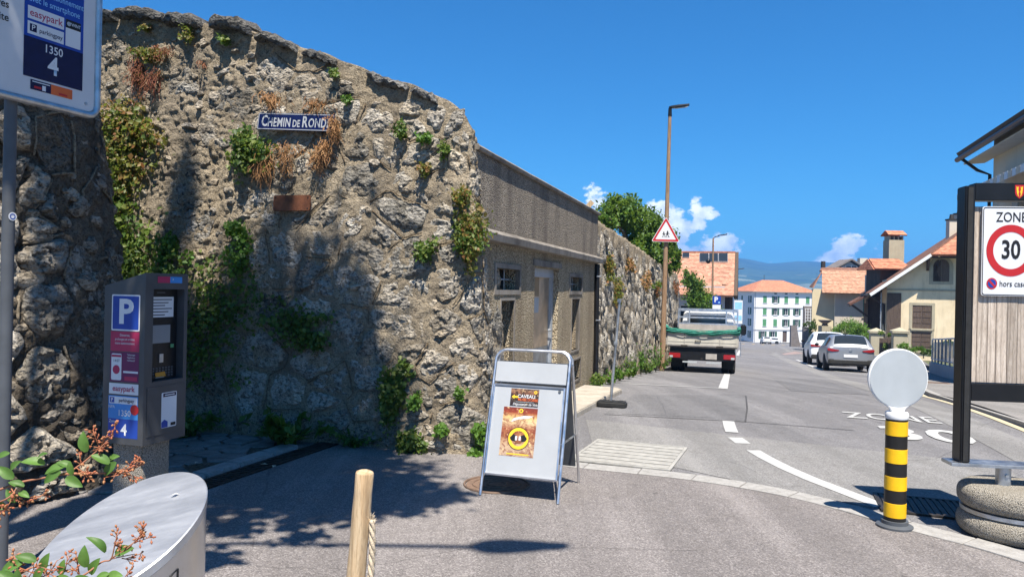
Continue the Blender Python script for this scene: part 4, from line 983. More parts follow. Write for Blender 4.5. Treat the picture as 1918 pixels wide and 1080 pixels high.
# ---- zone 30 board on its concrete foot
zs = thing('zone_sign', 'black framed timber board with zone 30 sign on a round concrete foot', 'road sign', (3.40, 5.07, 0), R(-7))
KS = 1.067
for sx in (-1, 1):
    pb = MB().box((sx*.312, 0, 1.423), (.066, .12, 1.87)).build('frame_post', M['black'], zs, bev=.006)
    MB().box((sx*.312, -.063, 1.423), (.032, .01, 1.85)).build('groove_strip', M['black_rubber'], pb)
MB().box((0, .0, 2.32), (.556, .10, .117)).build('top_beam', M['black'], zs, bev=.004)
MB().box((0, .0, .965), (.556, .10, .117)).build('lower_beam', M['black'], zs, bev=.004)
xx = -.28
for w in (.048, .066, .053, .07, .064, .051, .068, .059, .064):
    MB().box((xx+w/2, random.uniform(-.002, .002), 1.626), (w-.0018, .028, 1.195)).build('plank', M['plank'], zs, bev=.0025, seg=1); xx += w+.0008
MB().box((0, 0, .477), (.81, .16, .022)).build('base_rail', M['galv'], zs, bev=.003)
pi = MB().cone((-.04, 0, .30), (-.04, 0, .466), .046, .046, 24).build('support_pipe', M['galv'], zs)
MB().cone((-.04, -.055, .41), (-.04, -.04, .41), .012, .012, 8).build('bolt', M['galv'], pi)
def rnd_ring(r, z0, z1, c):
    n = 8; pr = [(0.0, z0)]+[(r-c+c*math.sin(R(90*k/n)), z0+c-c*math.cos(R(90*k/n))) for k in range(n+1)]+[(r-c+c*math.cos(R(90*k/n)), z1-c+c*math.sin(R(90*k/n))) for k in range(n+1)]+[(0.0, z1)]
    return pr
MB().lathe(rnd_ring(.335, .18, .342, .07), 56, (.03, 0, 0)).build('concrete_ring', M['concrete'], zs, smooth=60)
MB().lathe(rnd_ring(.338, .0, .158, .072), 56, (.03, 0, 0)).build('concrete_ring', M['concrete'], zs, smooth=60)
MB().lathe([(0, .156), (.316, .156), (.316, .182), (0, .182)], 56, (.03, 0, 0)).build('metal_band', M['galv'], zs, smooth=40)
SS = Matrix.Diagonal((KS*.885, KS, KS, 1))
pm_ = front(-.036, -.040, 1.92)
sp = panel('sign_panel', M['white_sign'], zs, pm_, rrect(.364, .603, .018), .012)
sf = front(-.0365, -.040, 1.92) @ SS
ring_decal(sp, sf, 0, .005, .117, .163, M['sign_red'], .001, 'red_ring')
bo = rrect(.376, .556, .016); bi = rrect(.366, .546, .013); me = bpy.data.meshes.new('border'); n = len(bo)
me.from_pydata([tuple(sf @ Vector((p[0], p[1], .001))) for p in bo+bi], [], [(k, n+k, n+(k+1) % n, (k+1) % n) for k in range(n)]); link('border', me, M['ink'], sp)
lettering(sp, sf, 'ZONE', 0, .213, .060, M['ink'], .004, .86); lettering(sp, sf, '30', 0, .005, .112, M['ink'], .022, .80)
lettering(sp, sf, 'hors cases', -.072, -.206, .036, M['ink'], .003, .90, 'LEFT')
decal(sp, sf, circle(.036, 28, -.122, -.205), M['sign_red'], .001, 'no_parking_mark'); decal(sp, sf, circle(.027, 28, -.122, -.205), M['sign_blue'], .0016, 'no_parking_mark')
decal(sp, sf, [(-.122+a*.019+b*.0045, -.205-a*.019+b*.0045) for a, b in ((-1, -1), (1, -1), (1, 1), (-1, 1))], M['sign_red'], .0022, 'no_parking_mark')
cf = front(-.0505, 0, 2.32) @ SS
decal(zs, cf, [(-.030, .042), (.030, .042), (.030, -.005), (.024, -.024), (0, -.044), (-.024, -.024), (-.030, -.005)], M['sign_red'], .001, 'shield')
for sx in (-1, 1):
    decal(zs, cf, [(sx*x, y) for x, y in ((.022, .034), (.012, .027), (.006, .034), (.009, .012), (.004, .0), (.008, -.016), (.003, -.034), (.012, -.024), (.018, -.006), (.020, .012))], M['gold'], .002, 'emblem')
decal(zs, front(-.0505, .115, .965), circle(.019, 20), M['pale_blue'], .001, 'round_sticker'); decal(zs, front(-.0505, .115, .965), rect(-.004, -.012, .006, .004), M['ink'], .0018, 'round_sticker')

# ---- banded bollard with blank disc
bo_ = thing('banded_bollard', 'yellow and black banded bollard carrying a blank round grey disc', 'bollard', (2.69, 5.19, 0.004))
MB().lathe([(0, 0), (.118, 0), (.118, .014), (.105, .022), (.086, .026), (.086, .05), (0, .05)], 40).build('base_flange', M['pole_grey'], bo_)
MB().lathe([(0, .028), (.070, .028), (.070, .752), (0, .752)], 40).build('column', M['band_black'], bo_)
for (za, zb) in ((.075, .172), (.262, .355), (.448, .545), (.637, .735)): MB().lathe([(.0705, za), (.0718, za+.001), (.0718, zb-.001), (.0705, zb)], 40).build('yellow_band', M['yellow'], bo_)
MB().lathe([(0, .75), (.072, .75), (.075, .757), (.075, .786), (.069, .797), (0, .797)], 40).build('collar', M['white_plastic'], bo_)
def drop(r, zc, zb, wn, n=44):
    pts = []
    for k in range(n+1):
        an = R(-58+296*k/n); pts.append((r*math.cos(an), zc+r*math.sin(an)))
    L = pts[-1]; out = pts[:]
    for t in (.25, .5, .75, 1.0): out.append((L[0]+(-wn-L[0])*(1-(1-t)**2), L[1]+(zb-L[1])*t))
    for t in (1.0, .75, .5, .25): out.append((-(L[0]+(-wn-L[0])*(1-(1-t)**2)), L[1]+(zb-L[1])*t))
    return out
panel('disc_rim', M['white_plastic'], bo_, front(-.016), drop(.206, 1.03, .795, .045), .032, .006)
panel('disc_face', M['light_grey'], bo_, front(-.0175), circle(.198, 56, 0, 1.03), .006)

# ---- sandwich board
sb = thing('sandwich_board', 'white a-frame pavement board with two wine cellar posters', 'pavement sign', (.08, 5.66, 0.004), math.atan2(-.2, .585))
wd, dp, ht = .31, .66, 1.10
lean = Vector((0, dp/2, ht)).normalized()
for side, nm in ((0, 'front_frame'), (1, 'rear_frame')):
    y0, y1 = (0, dp/2-.015) if side == 0 else (dp, dp/2+.015)
    f = MB(); pts = []
    prof = [(-wd, 0), (-wd, .5), (-wd+.004, ht-.12)]+[(-wd+.09-.09*math.cos(R(a)), ht-.09+.09*math.sin(R(a))) for a in (15, 35, 55, 75, 90)]
    prof = prof+[(-x, z) for x, z in prof[::-1]]
    f.tube([(x, y0+(y1-y0)*z/ht, z+.003) for x, z in prof], .0115, 10); f.build(nm, M['alu'], sb)
def lean_frame(z0, off=0.0): return face_frame(Vector((0, (dp/2-.015)*z0/ht, z0))+Vector((0, -ht, dp/2)).normalized()*off, (1, 0, 0), (0, dp/2-.015, ht))
FM = lean_frame(0, .012)
pa_ = panel('main_panel', M['white_panel'], sb, FM, rect(-.292, .16, .292, .868), .014, .004)
panel('header_panel', M['white_panel'], sb, FM, rect(-.292, .885, .292, 1.05), .014, .004)
bm_ = MB(); 
for (a, b) in (((-.292, .168), (.292, .168)), ((-.292, .862), (.292, .862))): bm_.bar(FM @ Vector((*a, .004)), FM @ Vector((*b, .004)), .014, .012)
for x in (-.287, .287): bm_.bar(FM @ Vector((x, .17, .004)), FM @ Vector((x, .86, .004)), .012, .012)
bm_.build('clip_edge', M['alu'], sb)
rear = face_frame((0, dp-.006, 0), (-1, 0, 0), Vector((0, -(dp/2-.015), ht)))
panel('rear_panel', M['pole_grey'], sb, rear, rect(-.292, .16, .292, 1.05), .014)
for sx in (-1, 1):
    MB().bar((sx*(wd-.01), .11, .42), (sx*(wd-.01), dp-.11, .42), .02, .004).build('side_stay', M['galv'], sb)
    MB().cone((sx*(wd-.0), dp/2-.03, 1.0), (sx*(wd+.0), dp/2+.03, 1.0), .012, .012, 8).build('hinge', M['galv'], sb)
MB().cone(FM @ Vector((.25, .835, .002)), FM @ Vector((.25, .835, .008)), .011, .011, 16).build('knob', M['pole_grey'], sb)
def poster_mat(name, stops, scale, dark, dist=1.0):
    t = NT(name); sepn = t.N.new('ShaderNodeSeparateXYZ'); t.con(t.tc.outputs['Generated'], sepn.inputs[0])
    base = t.ramp(sepn.outputs[2], stops); n = t.noise(scale, 6, 0.7, t.mapping((1, 1, 1.2)), dist=dist)
    col = t.mix(t.ramp(n, [(0.40, 0.85), (0.56, 0.0)]), base, dark); col = t.mix(t.ramp(t.noise(scale*1.7, 4, .6), [(0.58, 0.0), (0.72, 0.7)]), col, (0.85, 0.62, 0.30))
    return t.done(col, .35, 0, None, .4)
M['poster_low'] = poster_mat('printed sunset barrel picture', [(0.0, (.44, .32, .22)), (.22, (.46, .32, .20)), (.40, (.34, .15, .06)), (.55, (.28, .085, .04)), (.70, (.66, .48, .26)), (.80, (.60, .38, .15)), (.9, (.28, .05, .02)), (1, (.15, .03, .02))], 26, (.16, .035, .02))
M['poster_top'] = poster_mat('printed dark cellar picture', [(0.0, (.03, .022, .02)), (.6, (.05, .03, .025)), (.75, (.22, .09, .05)), (.9, (.30, .16, .09)), (1, (.10, .05, .04))], 34, (.02, .015, .012))
LF = lean_frame(0, .0135)
p1_ = panel('small_poster', M['poster_top'], sb, LF, rect(-.145, .700, .085, .838), .0012)
p2_ = panel('large_poster', M['poster_low'], sb, LF, rect(-.19, .315, .088, .690), .0012)
lettering(p1_, LF, 'CAVEAU', -.015, .778, .026, M['white_sign'], .012, 1.0); lettering(p1_, LF, "MUSÉE D'ORBE", 0, .752, .020, M['orange'], .012, .85)
lettering(p1_, LF, 'Dégustation de Vins', -.02, .716, .018, M['white_sign'], .004, .95, shear=.25); decal(p1_, LF, rect(-.10, .733, .05, .736), M['light_grey'], .0018)
decal(p1_, LF, [(-.136, .772), (-.112, .790), (-.112, .780), (-.080, .780), (-.080, .764), (-.112, .764), (-.112, .754)], M['gold'], .0018, 'arrow')
ring_decal(p1_, LF, .058, .815, .006, .013, M['gold'], .0018)
ring_decal(p2_, LF, -.045, .452, .058, .082, M['gold'], .0016, 'yellow_wreath'); ring_decal(p2_, LF, -.045, .452, .084, .088, M['ink'], .0016, 'yellow_wreath')
for sx, cc in ((-1, .035), (1, .03)): 
    decal(p2_, LF, [(-.045+sx*x, y) for x, y in ((.008, .425), (.06, .435), (.07, .455), (.045, .485), (.012, .47))], M['ink'], .002, 'barrel_picture')
decal(p2_, LF, [(-.075+.06*x, .41+.05*y) for x, y in ((.1, .1), (.9, .1), (.95, .9), (.55, 1.1), (.1, .9))], M['rust'], .0023, 'barrel_picture')
for x in (-.063, -.034): decal(p2_, LF, rect(x-.008, .438, x+.008, .47), M['white_sign'], .0026, 'barrel_picture')
ring_decal(p2_, LF, -.045, .665, .008, .017, M['gold'], .0016); decal(p2_, LF, rect(-.13, .328, .05, .337), M['gold'], .0016)
decal(p2_, LF, [(-.12, .575), (-.06, .60), (.02, .61), (.06, .63), (-.02, .628), (-.10, .605)], M['white_sign'], .0016, 'sun_glow_print')

# ---- parking meter
pmt = thing('parking_meter', 'dark grey parking meter with blue P on a short concrete post', 'parking meter', (-2.35, 4.82, 0.004), R(72))
MB().box((0.0, 0.02, .30), (.235, .235, .60)).build('post', M['concrete'], pmt, bev=.008)
w2, d2, zb, zt = .18, .16, .578, 1.645
cab = MB(); v = [(-w2, -d2, zb), (w2, -d2, zb), (w2, d2, zb), (-w2, d2, zb), (-w2, -d2, zt), (w2, -d2, zt), (w2, d2, zt-.085), (-w2, d2, zt-.085)]
# box with a recessed control bay in its front
rx0, rx1, rz0, rz1, rd_ = -.115, .15, .965, 1.545, .06
v += [(rx0, -d2, rz0), (rx1, -d2, rz0), (rx1, -d2, rz1), (rx0, -d2, rz1), (rx0, -d2+rd_, rz0), (rx1, -d2+rd_, rz0), (rx1, -d2+rd_, rz1), (rx0, -d2+rd_, rz1)]
cab.add(v, [(0, 3, 2, 1), (4, 5, 6, 7), (1, 2, 6, 5), (2, 3, 7, 6), (3, 0, 4, 7), (0, 1, 9, 8), (1, 5, 10, 9), (5, 4, 11, 10), (4, 0, 8, 11), (8, 9, 13, 12), (9, 10, 14, 13), (10, 11, 15, 14), (11, 8, 12, 15)])
cb = cab.build('cabinet', M['grey_paint'], pmt, smooth=0)
bay = front(-d2+rd_-.004); ct = panel('control_panel', M['black'], pmt, bay, rect(rx0+.002, rz0+.002, rx1-.002, rz1-.002), .003)
bf = front(-d2+rd_-.004)
decal(ct, bf, rect(-.095, 1.365, .115, 1.495), M['white_sign'], .001, 'tariff_notice')
for k, z in enumerate((1.478, 1.458, 1.44, 1.42, 1.40, 1.38)): decal(ct, bf, rect(-.088, z-.004, .1-.03*(k % 3), z+.003), M['pole_grey'], .0018, 'print')
decal(ct, bf, rect(-.03, 1.519, .04, 1.526), M['pole_grey'], .001)
panel('display', M['screen'], ct, front(-d2+rd_-.010), rect(-.075, 1.20, .085, 1.315), .008)
for x, m in ((-.105, 'sign_red'), (.105, 'green_shutter')): panel('button', M[m], ct, front(-d2+rd_-.010), rect(x-.012, 1.165, x+.014, 1.188), .006)
panel('coin_slot', M['galv'], ct, front(-d2+rd_-.012), rect(-.005, 1.105-.03, .028, 1.13), .01)
for r_ in range(4):
    for c_ in range(9): panel('key', M['pole_grey'], ct, front(-d2+rd_-.008), rect(-.108+c_*.0262, 1.04-r_*.017-.006, -.108+c_*.0262+.015, 1.04-r_*.017+.004), .005)
panel('ticket_tray', M['iron'], ct, front(-d2+rd_-.012), rect(-.06, .985, .065, 1.035-.042), .02)
decal(ct, front(-d2+rd_-.004), rect(-.03, .978, .045, .983), M['light_grey'], .003)
panel('ticket_flap', plain('amber flap', (.5, .22, .02), .4), ct, front(-d2+rd_-.014), [(-.035, .985), (.05, .985), (.04, 1.015), (-.04, 1.012)], .003)
fd = front(-d2-.003); dl = panel('lower_door', M['grey_paint'], pmt, fd, rect(-.155, .625, .155, .935), .004, .002)
fdd = front(-d2-.0035); st = panel('sticker', M['white_sign'], dl, fdd, rrect(.13, .225, .008, 4, .03, .775), .0006)
decal(st, fdd, rect(-.022, .86, .088, .882), M['navy'], .001); decal(st, fdd, rect(-.01, .868, .075, .874), M['white_sign'], .0016); decal(st, fdd, [(-.034, .665), (.02, .665), (.02, .70), (-.008, .716), (-.034, .70)], M['sign_blue'], .001); decal(st, fdd, rect(.045, .67, .088, .69), M['ink'], .001)
decal(pmt, front(-d2-.0006), rect(-.085, 1.585, .02, 1.625), M['magenta'], .001, 'header_sticker'); decal(pmt, front(-d2-.0006), rect(.02, 1.585, .125, 1.625), M['light_blue'], .001, 'header_sticker')
lettering(pmt, front(-d2-.0006), 'P', .045, 1.605, .014, M['white_sign'])
SD = face_frame((-w2-.0008, 0, 0), (0, -1, 0), (0, 0, 1))       # left side, read from the camera
def sdec(poly, mat, lift=.0, name='print'): return decal(pmt, SD, poly, M[mat], lift, name)
sdec(rrect(.222, .225, .008, 3, .01, 1.395), 'white_sign'); sdec(rrect(.204, .207, .006, 3, .01, 1.395), 'sign_blue', .0008, 'parking_panel'); lettering(pmt, SD, 'P', .01, 1.395, .145, M['white_sign'], .03, 1.1)
sdec(rect(-.105, 1.155, .12, 1.278), 'magenta', 0, 'advert')
for k, s_ in enumerate(('Démarrez,', 'prolongez et arrêtez', 'votre stationnement')): lettering(pmt, SD, s_, .008, 1.255-k*.025, .015, M['white_sign'], 0, .85)
sdec(rect(-.105, .965, .12, 1.150), 'plum', 0, 'advert'); sdec(rrect(.08, .165, .01, 3, -.055, 1.057), 'white_sign', .0008, 'phone_picture'); sdec(circle(.028, 24, -.055, 1.04), 'magenta', .0016, 'phone_picture')
sdec(rect(-.093, 1.118, -.017, 1.132), 'magenta', .0016, 'phone_picture'); lettering(pmt, SD, '14:07', -.055, 1.095, .016, M['ink']); sdec(rect(.01, .975, .11, 1.0), 'magenta', .0008)
for k, s_ in enumerate(("Téléchargez", "l'application", "maintenant!")): lettering(pmt, SD, s_, .06, 1.135-k*.017, .011, M['white_sign'], 0, .8)
sdec(rect(.0, 1.022, .115, 1.034), 'white_sign', .0008)
sdec(rect(-.110, .888, .12, .955), 'white_sign', 0, 'name_plate'); lettering(pmt, SD, 'easypark', .005, .922, .034, M['magenta'], .012, 1.0)
sdec(rect(-.112, .618, .12, .878), 'sign_blue', 0, 'zone_panel'); sdec(rect(-.112, .735, .12, .878), 'light_blue', .0004, 'zone_panel'); sdec(rect(-.105, .828, .115, .872), 'white_sign', .0008); sdec(rect(-.1, .834, -.065, .867), 'sign_blue', .0014)
lettering(pmt, SD, 'P', -.083, .850, .022, M['white_sign'], .02, lift=.002); lettering(pmt, SD, 'parkingpay', .03, .850, .021, M['navy'], .012, .9, lift=.002); lettering(pmt, SD, 'NPA', -.085, .808, .018, M['white_sign']); lettering(pmt, SD, '1350', .015, .770, .036, M['white_sign'], .004, lift=.002); lettering(pmt, SD, 'Zone', -.075, .718, .018, M['white_sign'], .008, lift=.002)
lettering(pmt, SD, '4', .015, .665, .070, M['white_sign'], .015, lift=.002); sdec(circle(.032, 28, .095, .797), 'sign_red', .0025, 'round_sticker')

# ---- parking information sign on its pole
ps_o = Vector((-2.62, 3.80, 0)); prz = R(68)
pg = thing('parking_sign', 'parking hours sign with blue phone payment panel on a grey pole', 'sign', ps_o, prz)
MB().cone((.09, .055, 0), (.09, .055, 3.3), .03, .03, 20).build('pole', M['pole_grey'], pg)
# sign: left edge far outside the frame, right edge .52 m from the pole
zbm = 2.535; SW0, SW1 = -.60, .545; SHH = .78
rim = rrect(SW1-SW0, SHH, .06, 8, (SW0+SW1)/2, zbm+SHH/2)
MB().tube([(x, -.0, z) for x, z in rim], .021, 10, True).build('rim', M['galv'], pg, smooth=180)
pn = panel('sign_panel', M['grey_sign'], pg, front(-.004), rrect(SW1-SW0-.01, SHH-.01, .055, 8, (SW0+SW1)/2, zbm+SHH/2), .008)
sg = front(-.0045)
bx0, bx1 = .11, .45; bz0 = zbm+.125
decal(pn, sg, rect(bx0, bz0, bx1, bz0+.62), M['sign_blue'], .001, 'blue_panel'); decal(pn, sg, rect(bx0, bz0, bx1, bz0+.21), M['navy'], .0012, 'blue_panel')
lettering(pn, sg, '4', .275, bz0+.085, .095, M['white_sign'], .02, .9); lettering(pn, sg, '1350', .275, bz0+.172, .042, M['white_sign'], .01, .9)
decal(pn, sg, rect(bx0+.018, bz0+.225, bx0+.222, bz0+.292), M['white_sign'], .0016, 'name_plate'); decal(pn, sg, rect(bx0+.018, bz0+.305, bx0+.222, bz0+.372), M['white_sign'], .0016, 'name_plate')
decal(pn, sg, rect(bx0+.03, bz0+.24, bx0+.068, bz0+.28), M['navy'], .0022); lettering(pn, sg, 'parkingpay', bx0+.148, bz0+.256, .024, M['navy'], .008, .88, lift=.0024); lettering(pn, sg, 'P', bx0+.049, bz0+.26, .028, M['white_sign'], .01, lift=.003)
lettering(pn, sg, 'easypark', bx0+.12, bz0+.338, .038, M['magenta'], .008, .95, lift=.0024)
decal(pn, sg, rect(bx0+.232, bz0+.225, bx0+.322, bz0+.372), M['white_sign'], .0016, 'pay_plate'); decal(pn, sg, rect(bx0+.232, bz0+.325, bx0+.322, bz0+.372), M['ink'], .0022, 'pay_plate'); lettering(pn, sg, 'TWINT', bx0+.286, bz0+.348, .017, M['white_sign'], .01, .85, lift=.003)
decal(pn, sg, circle(.012, 18, bx0+.25, bz0+.348), M['light_grey'], .003)
lettering(pn, sg, 'avec le smartphone', bx0+.17, bz0+.412, .032, M['pale_blue'], .004, .80); lettering(pn, sg, 'Payer le stationnement', bx0+.17, bz0+.462, .032, M['pale_blue'], .004, .78)
for k, s_ in enumerate(('Lundi-Samedi', '7h00-18h30', '2 heures', 'interdite')): lettering(pn, sg, s_, bx0-.05-(.0 if k != 1 else -.02)-(.03 if k > 1 else 0), bz0+.47-k*.068, .038, M['ink'], .010, .9, 'RIGHT')
decal(pn, sg, rect(bx0+.04, zbm+.062, bx0+.155, zbm+.115), M['navy'], .001); decal(pn, sg, rect(bx0+.155, zbm+.062, bx0+.28, zbm+.115), M['orange'], .001); decal(pn, sg, rect(bx0+.06, zbm+.072, bx0+.1, zbm+.084), M['sign_red'], .0016); decal(pn, sg, rect(bx0+.105, zbm+.068, bx0+.125, zbm+.095), M['white_sign'], .0016)
decal(pn, sg, rect(bx0+.2, zbm+.07, bx0+.25, zbm+.08), M['sign_red'], .0016); decal(pn, sg, rect(bx0+.05, zbm+.103, bx0+.148, zbm+.108), M['white_sign'], .0018)
for x in (bx1+.025,): 
    for z in (zbm+.06, zbm+SHH-.1): MB().cone((x, -.004, z), (x, -.009, z), .01, .008, 12).build('rivet', M['galv'], pn)
decal(pg, face_frame((.09, .055-.0306, 1.92), (1, 0, 0), (0, 0, 1)), circle(.022, 20), M['white_sign'], .001, 'round_sticker'); ring_decal(pg, face_frame((.09, .055-.0306, 1.92), (1, 0, 0), (0, 0, 1)), 0, 0, .010, .015, M['sign_blue'], .002, 'round_sticker')

# ---- steel litter bin with oblique lid
bn = thing('litter_bin', 'brushed steel cylindrical litter bin with an oblique lid in the foreground', 'litter bin', (-1.22, 2.36, 0.004))
def zt_(x, y): return .80+.28*x+.48*y
n = 64; rb = .25; mb = MB()
for k in range(n): a = 2*math.pi*k/n; mb.v.append((rb*math.cos(a), rb*math.sin(a), 0.03))
for k in range(n): a = 2*math.pi*k/n; x, y = rb*math.cos(a), rb*math.sin(a); mb.v.append((x, y, zt_(x, y)-.035))
mb.f = [(k, (k+1) % n, n+(k+1) % n, n+k) for k in range(n)]+[tuple(range(n-1, -1, -1))]
bb = mb.build('body', M['steel'], bn, smooth=50)
mb = MB(); r2 = .253
for (rr, dz) in ((r2, -.032), (r2, -.004), (r2-.004, 0.0)):
    for k in range(n): a = 2*math.pi*k/n; x, y = rr*math.cos(a), rr*math.sin(a); mb.v.append((x, y, zt_(x, y)+dz))
mb.v.append((0, 0, zt_(0, 0)+.002)); 
mb.f = [(j*n+k, j*n+(k+1) % n, (j+1)*n+(k+1) % n, (j+1)*n+k) for j in range(2) for k in range(n)]+[(2*n+k, 2*n+(k+1) % n, 3*n) for k in range(n)]+[tuple(range(n-1, -1, -1))]
t = NT('scuffed steel lid'); s1 = t.noise(3, 6, .7, t.mapping((1.0, 5, 1), (0, 0, .5))); s2 = t.noise(26, 5, .75); s3 = t.noise(7, 6, .75, t.mapping((1, 6, 1), (0, 0, .9)))
col = t.mix(t.ramp(s1, [(.35, 0), (.65, 1)]), (.36, .37, .39), (.48, .49, .51)); col = t.mix(t.ramp(s3, [(.62, 0), (.72, .6)]), col, (.78, .78, .77)); col = t.mix(t.ramp(s2, [(.70, 0), (.74, .7)]), col, (.82, .82, .80)); col = t.mix(t.ramp(s2, [(.24, .8), (.27, 0)]), col, (.12, .11, .10))
M['lid'] = t.done(col, t.ramp(s1, [(.3, .36), (.7, .55)]), .65, t.bump(s3, .1, .003), .5)
mb.build('lid', M['lid'], bn, smooth=30)
dm = MB()
for a0 in (-.42, ):
    pts = []
    for k in range(15):
        a = a0-1.1*k/14; x, y = (rb+.001)*math.cos(a), (rb+.001)*math.sin(a); pts.append((x, y, zt_(x, y)-.085))
    a = a0; pts = [((rb+.001)*math.cos(a), (rb+.001)*math.sin(a), .08)]+pts
    dm.tube(pts, .0028, 5)
dm.build('door_seam', M['ink'], bb)
ov = thing('leaf_scrap', 'small pale dry leaf scrap lying on the steel bin lid', 'litter', (-1.10, 2.47, .004+zt_(.12, .11)+.004))
MB().add([(-.012, -.006, 0), (0, .008, .006), (.016, .004, .002), (.004, -.009, .007)], [(0, 3, 1), (3, 2, 1)]).build('dry_leaf', M['white_plastic'], ov, smooth=0)

# ---- round timber post with rope
tp = P(683, 888, 2.9); pst = thing('timber_post', 'round pale pine post leaning slightly with frayed rope at its side', 'post', (tp.x-.055, 2.9, 0.004))
pr = MB(); top = tp.z; ln = Vector((.055, 0, top))
m_ = 12; rr = .036; pts = []; rs = []
for k in range(m_+1): pts.append(ln*(k/m_)); rs.append(rr*(1.04-.06*k/m_)+.001*math.sin(k*2.1))
pts.append(ln*1.008); rs.append(rr*.90); pts.append(ln*1.014); rs.append(rr*.55)
pr.tube(pts, rs, 28); pr.build('stake', M['post_wood'], pst, smooth=60)
rp = MB(); p_a = ln*.80+Vector((.036, -.010, 0))
for ph in range(3):
    pts = []
    for k in range(60):
        z = p_a.z-.008*k; c = p_a+Vector((.010+.004*math.sin(k*.11), -.006, -.008*k)); a = k*.42+ph*2.094
        pts.append(c+Vector((.0068*math.cos(a), .0068*math.sin(a), 0)))
    rp.tube(pts, .0074, 7)
ro = rp.build('rope', M['rope'], pst, smooth=180)
fz = MB()
for k in range(46):
    b = p_a+Vector((.008, -.006, random.uniform(-.03, .004))); d_ = Vector((random.uniform(-.3, 1), random.uniform(-.6, .4), random.uniform(.2, 1.6))).normalized()*random.uniform(.012, .034)
    fz.tube([b, b+d_*.6+Vector((random.uniform(-.003, .003), 0, 0)), b+d_], [.0009, .0007, .0004], 4)
for k in range(30):
    b = p_a+Vector((.010, -.006, -random.uniform(.03, .42))); d_ = Vector((random.choice((-1, 1)), random.uniform(-1, .3), random.uniform(-.6, .6))).normalized()*random.uniform(.008, .025)
    fz.tube([b, b+d_*.6, b+d_], [.0008, .0006, .0003], 4)
fz.build('frayed_fibres', M['rope'], ro, kind='stuff', smooth=180)

# ---- leaning steel fence post on a rubber foot
ff = gnd(1146, 762); fz_ = gxy(ff.x, ff.y)
fpo = thing('fence_post', 'thin galvanised fence post standing in a dark rubber foot by the annex', 'fence post', (ff.x, ff.y, fz_+.002), R(-17))
ft = MB(); ft.prism(rrect(.42, .23, .06, 5), (0, 0, 0), (1, 0, 0), (0, 1, 0), (0, 0, .085)); ft.build('rubber_foot', M['black_rubber'], fpo, bev=.02, seg=3)
for k in (-1, 0, 1): MB().box((k*.12, 0, .088), (.05, .14, .008)).build('grip_rib', M['black_rubber'], fpo)
hgt = (762-566)/F*ff.y
MB().cone((-.02, 0, .05), (.075, .0, hgt), .021, .021, 14).build('tube', M['galv'], fpo)
MB().cone((.073, 0, hgt-.01), (.076, 0, hgt+.012), .023, .02, 14).build('cap', M['galv'], fpo)
for z in (.9, 1.5): MB().box((-.02+.095*z/hgt, -.02, z), (.05, .03, .05)).build('clip', M['galv'], fpo, bev=.005)

# ---- street name plate and rusty plate on the bastion
GA, GZ_ = np.meshgrid(np.linspace(0.3, bast.len-.02, 420), np.linspace(0.0, 4.7, 260), indexing='ij')
def wall_table(w, GA, GZ_):
    bx = np.interp(GA, w.a, w.x); by = np.interp(GA, w.a, w.y); nx = np.interp(GA, w.a, w.nx); ny = np.interp(GA, w.a, w.ny)
    X = bx-nx*w.b*GZ_; Y = by-ny*w.b*GZ_; x = X/Y*F; y = -(GZ_-CAM_H)/Y*F
    return 959+x*math.cos(ROLL)-y*math.sin(ROLL), 540+x*math.sin(ROLL)+y*math.cos(ROLL)
class Look:
    def __init__(s, w, GA, GZ_):
        s.w = w; s.GA = GA; s.GZ = GZ_; s.U, s.V = wall_table(w, GA, GZ_)
    def at(s, u, v):
        k = np.argmin((s.U-u)**2+(s.V-v)**2); return float(s.GA.flat[k]), float(s.GZ.flat[k])
LB = Look(bast, GA, GZ_)
def plate(name, label, cat, u0, v0, u1, v1, proud, mat, th):
    a0, z1 = LB.at(u0, (v0[0])); a1, z1b = LB.at(u1, (v1[0])); _, z0 = LB.at(u0, v0[1]); _, z0b = LB.at(u1, v1[1])
    tl, tr = bast.pos(a0, z1, proud), bast.pos(a1, z1b, proud); bl = bast.pos(a0, z0, proud); x = tr-tl; z = tl-bl; w_, h_ = x.length, z.length
    c = (tl+tr)/2-z/2; t = thing(name, label, cat, c, 0)
    z = (z-x.normalized()*z.dot(x.normalized())).normalized(); Mx = face_frame((0, 0, 0), x, z)
    return t, panel('plate', mat, t, Mx, rrect(w_, h_, .015, 3), th, .002), Mx, w_, h_
nt_, pl, Mx, w_, h_ = plate('street_nameplate', 'dark blue enamel street name plate under dry creeper on the bastion', 'street sign', 491, (214, 247), 634, (217, 256), .085, M['navy'], .012)
bo = rrect(w_-.012, h_-.012, .012, 3); bi = rrect(w_-.026, h_-.026, .008, 3); n = len(bo); me = bpy.data.meshes.new('white_border')
me.from_pydata([tuple(Mx @ Vector((p[0], p[1], .0006))) for p in bo+bi], [], [(k, n+k, n+(k+1) % n, (k+1) % n) for k in range(n)]); link('white_border', me, M['white_panel'], pl)
def serif_word(s_, x, hb, parent, Mx, y0, mat):
    me = text_mesh(s_, hb, .02, .66, 'LEFT', 1.06); xs = [v.co.x for v in me.vertices]; ys = [v.co.y for v in me.vertices]; dx = x-min(xs); dy = y0-min(ys)
    me.transform(Mx @ Matrix.Translation((dx, dy, .0008))); link('lettering', me, mat, parent); return x+(max(xs)-min(xs))
k = w_/.80; base = -h_*.30; H1, H2 = h_*.62, h_*.50; x = -w_/2+.045*k
for word, gap in (('C', .006), ('HEMIN', .026), ('DE', .026), ('R', .006), ('ONDE', 0)):
    hb = H1 if word in ('C', 'R') else (H2 if word != 'DE' else H2*.8)
    x = serif_word(word, x, hb, pl, Mx, base, M['white_panel'])+gap*k
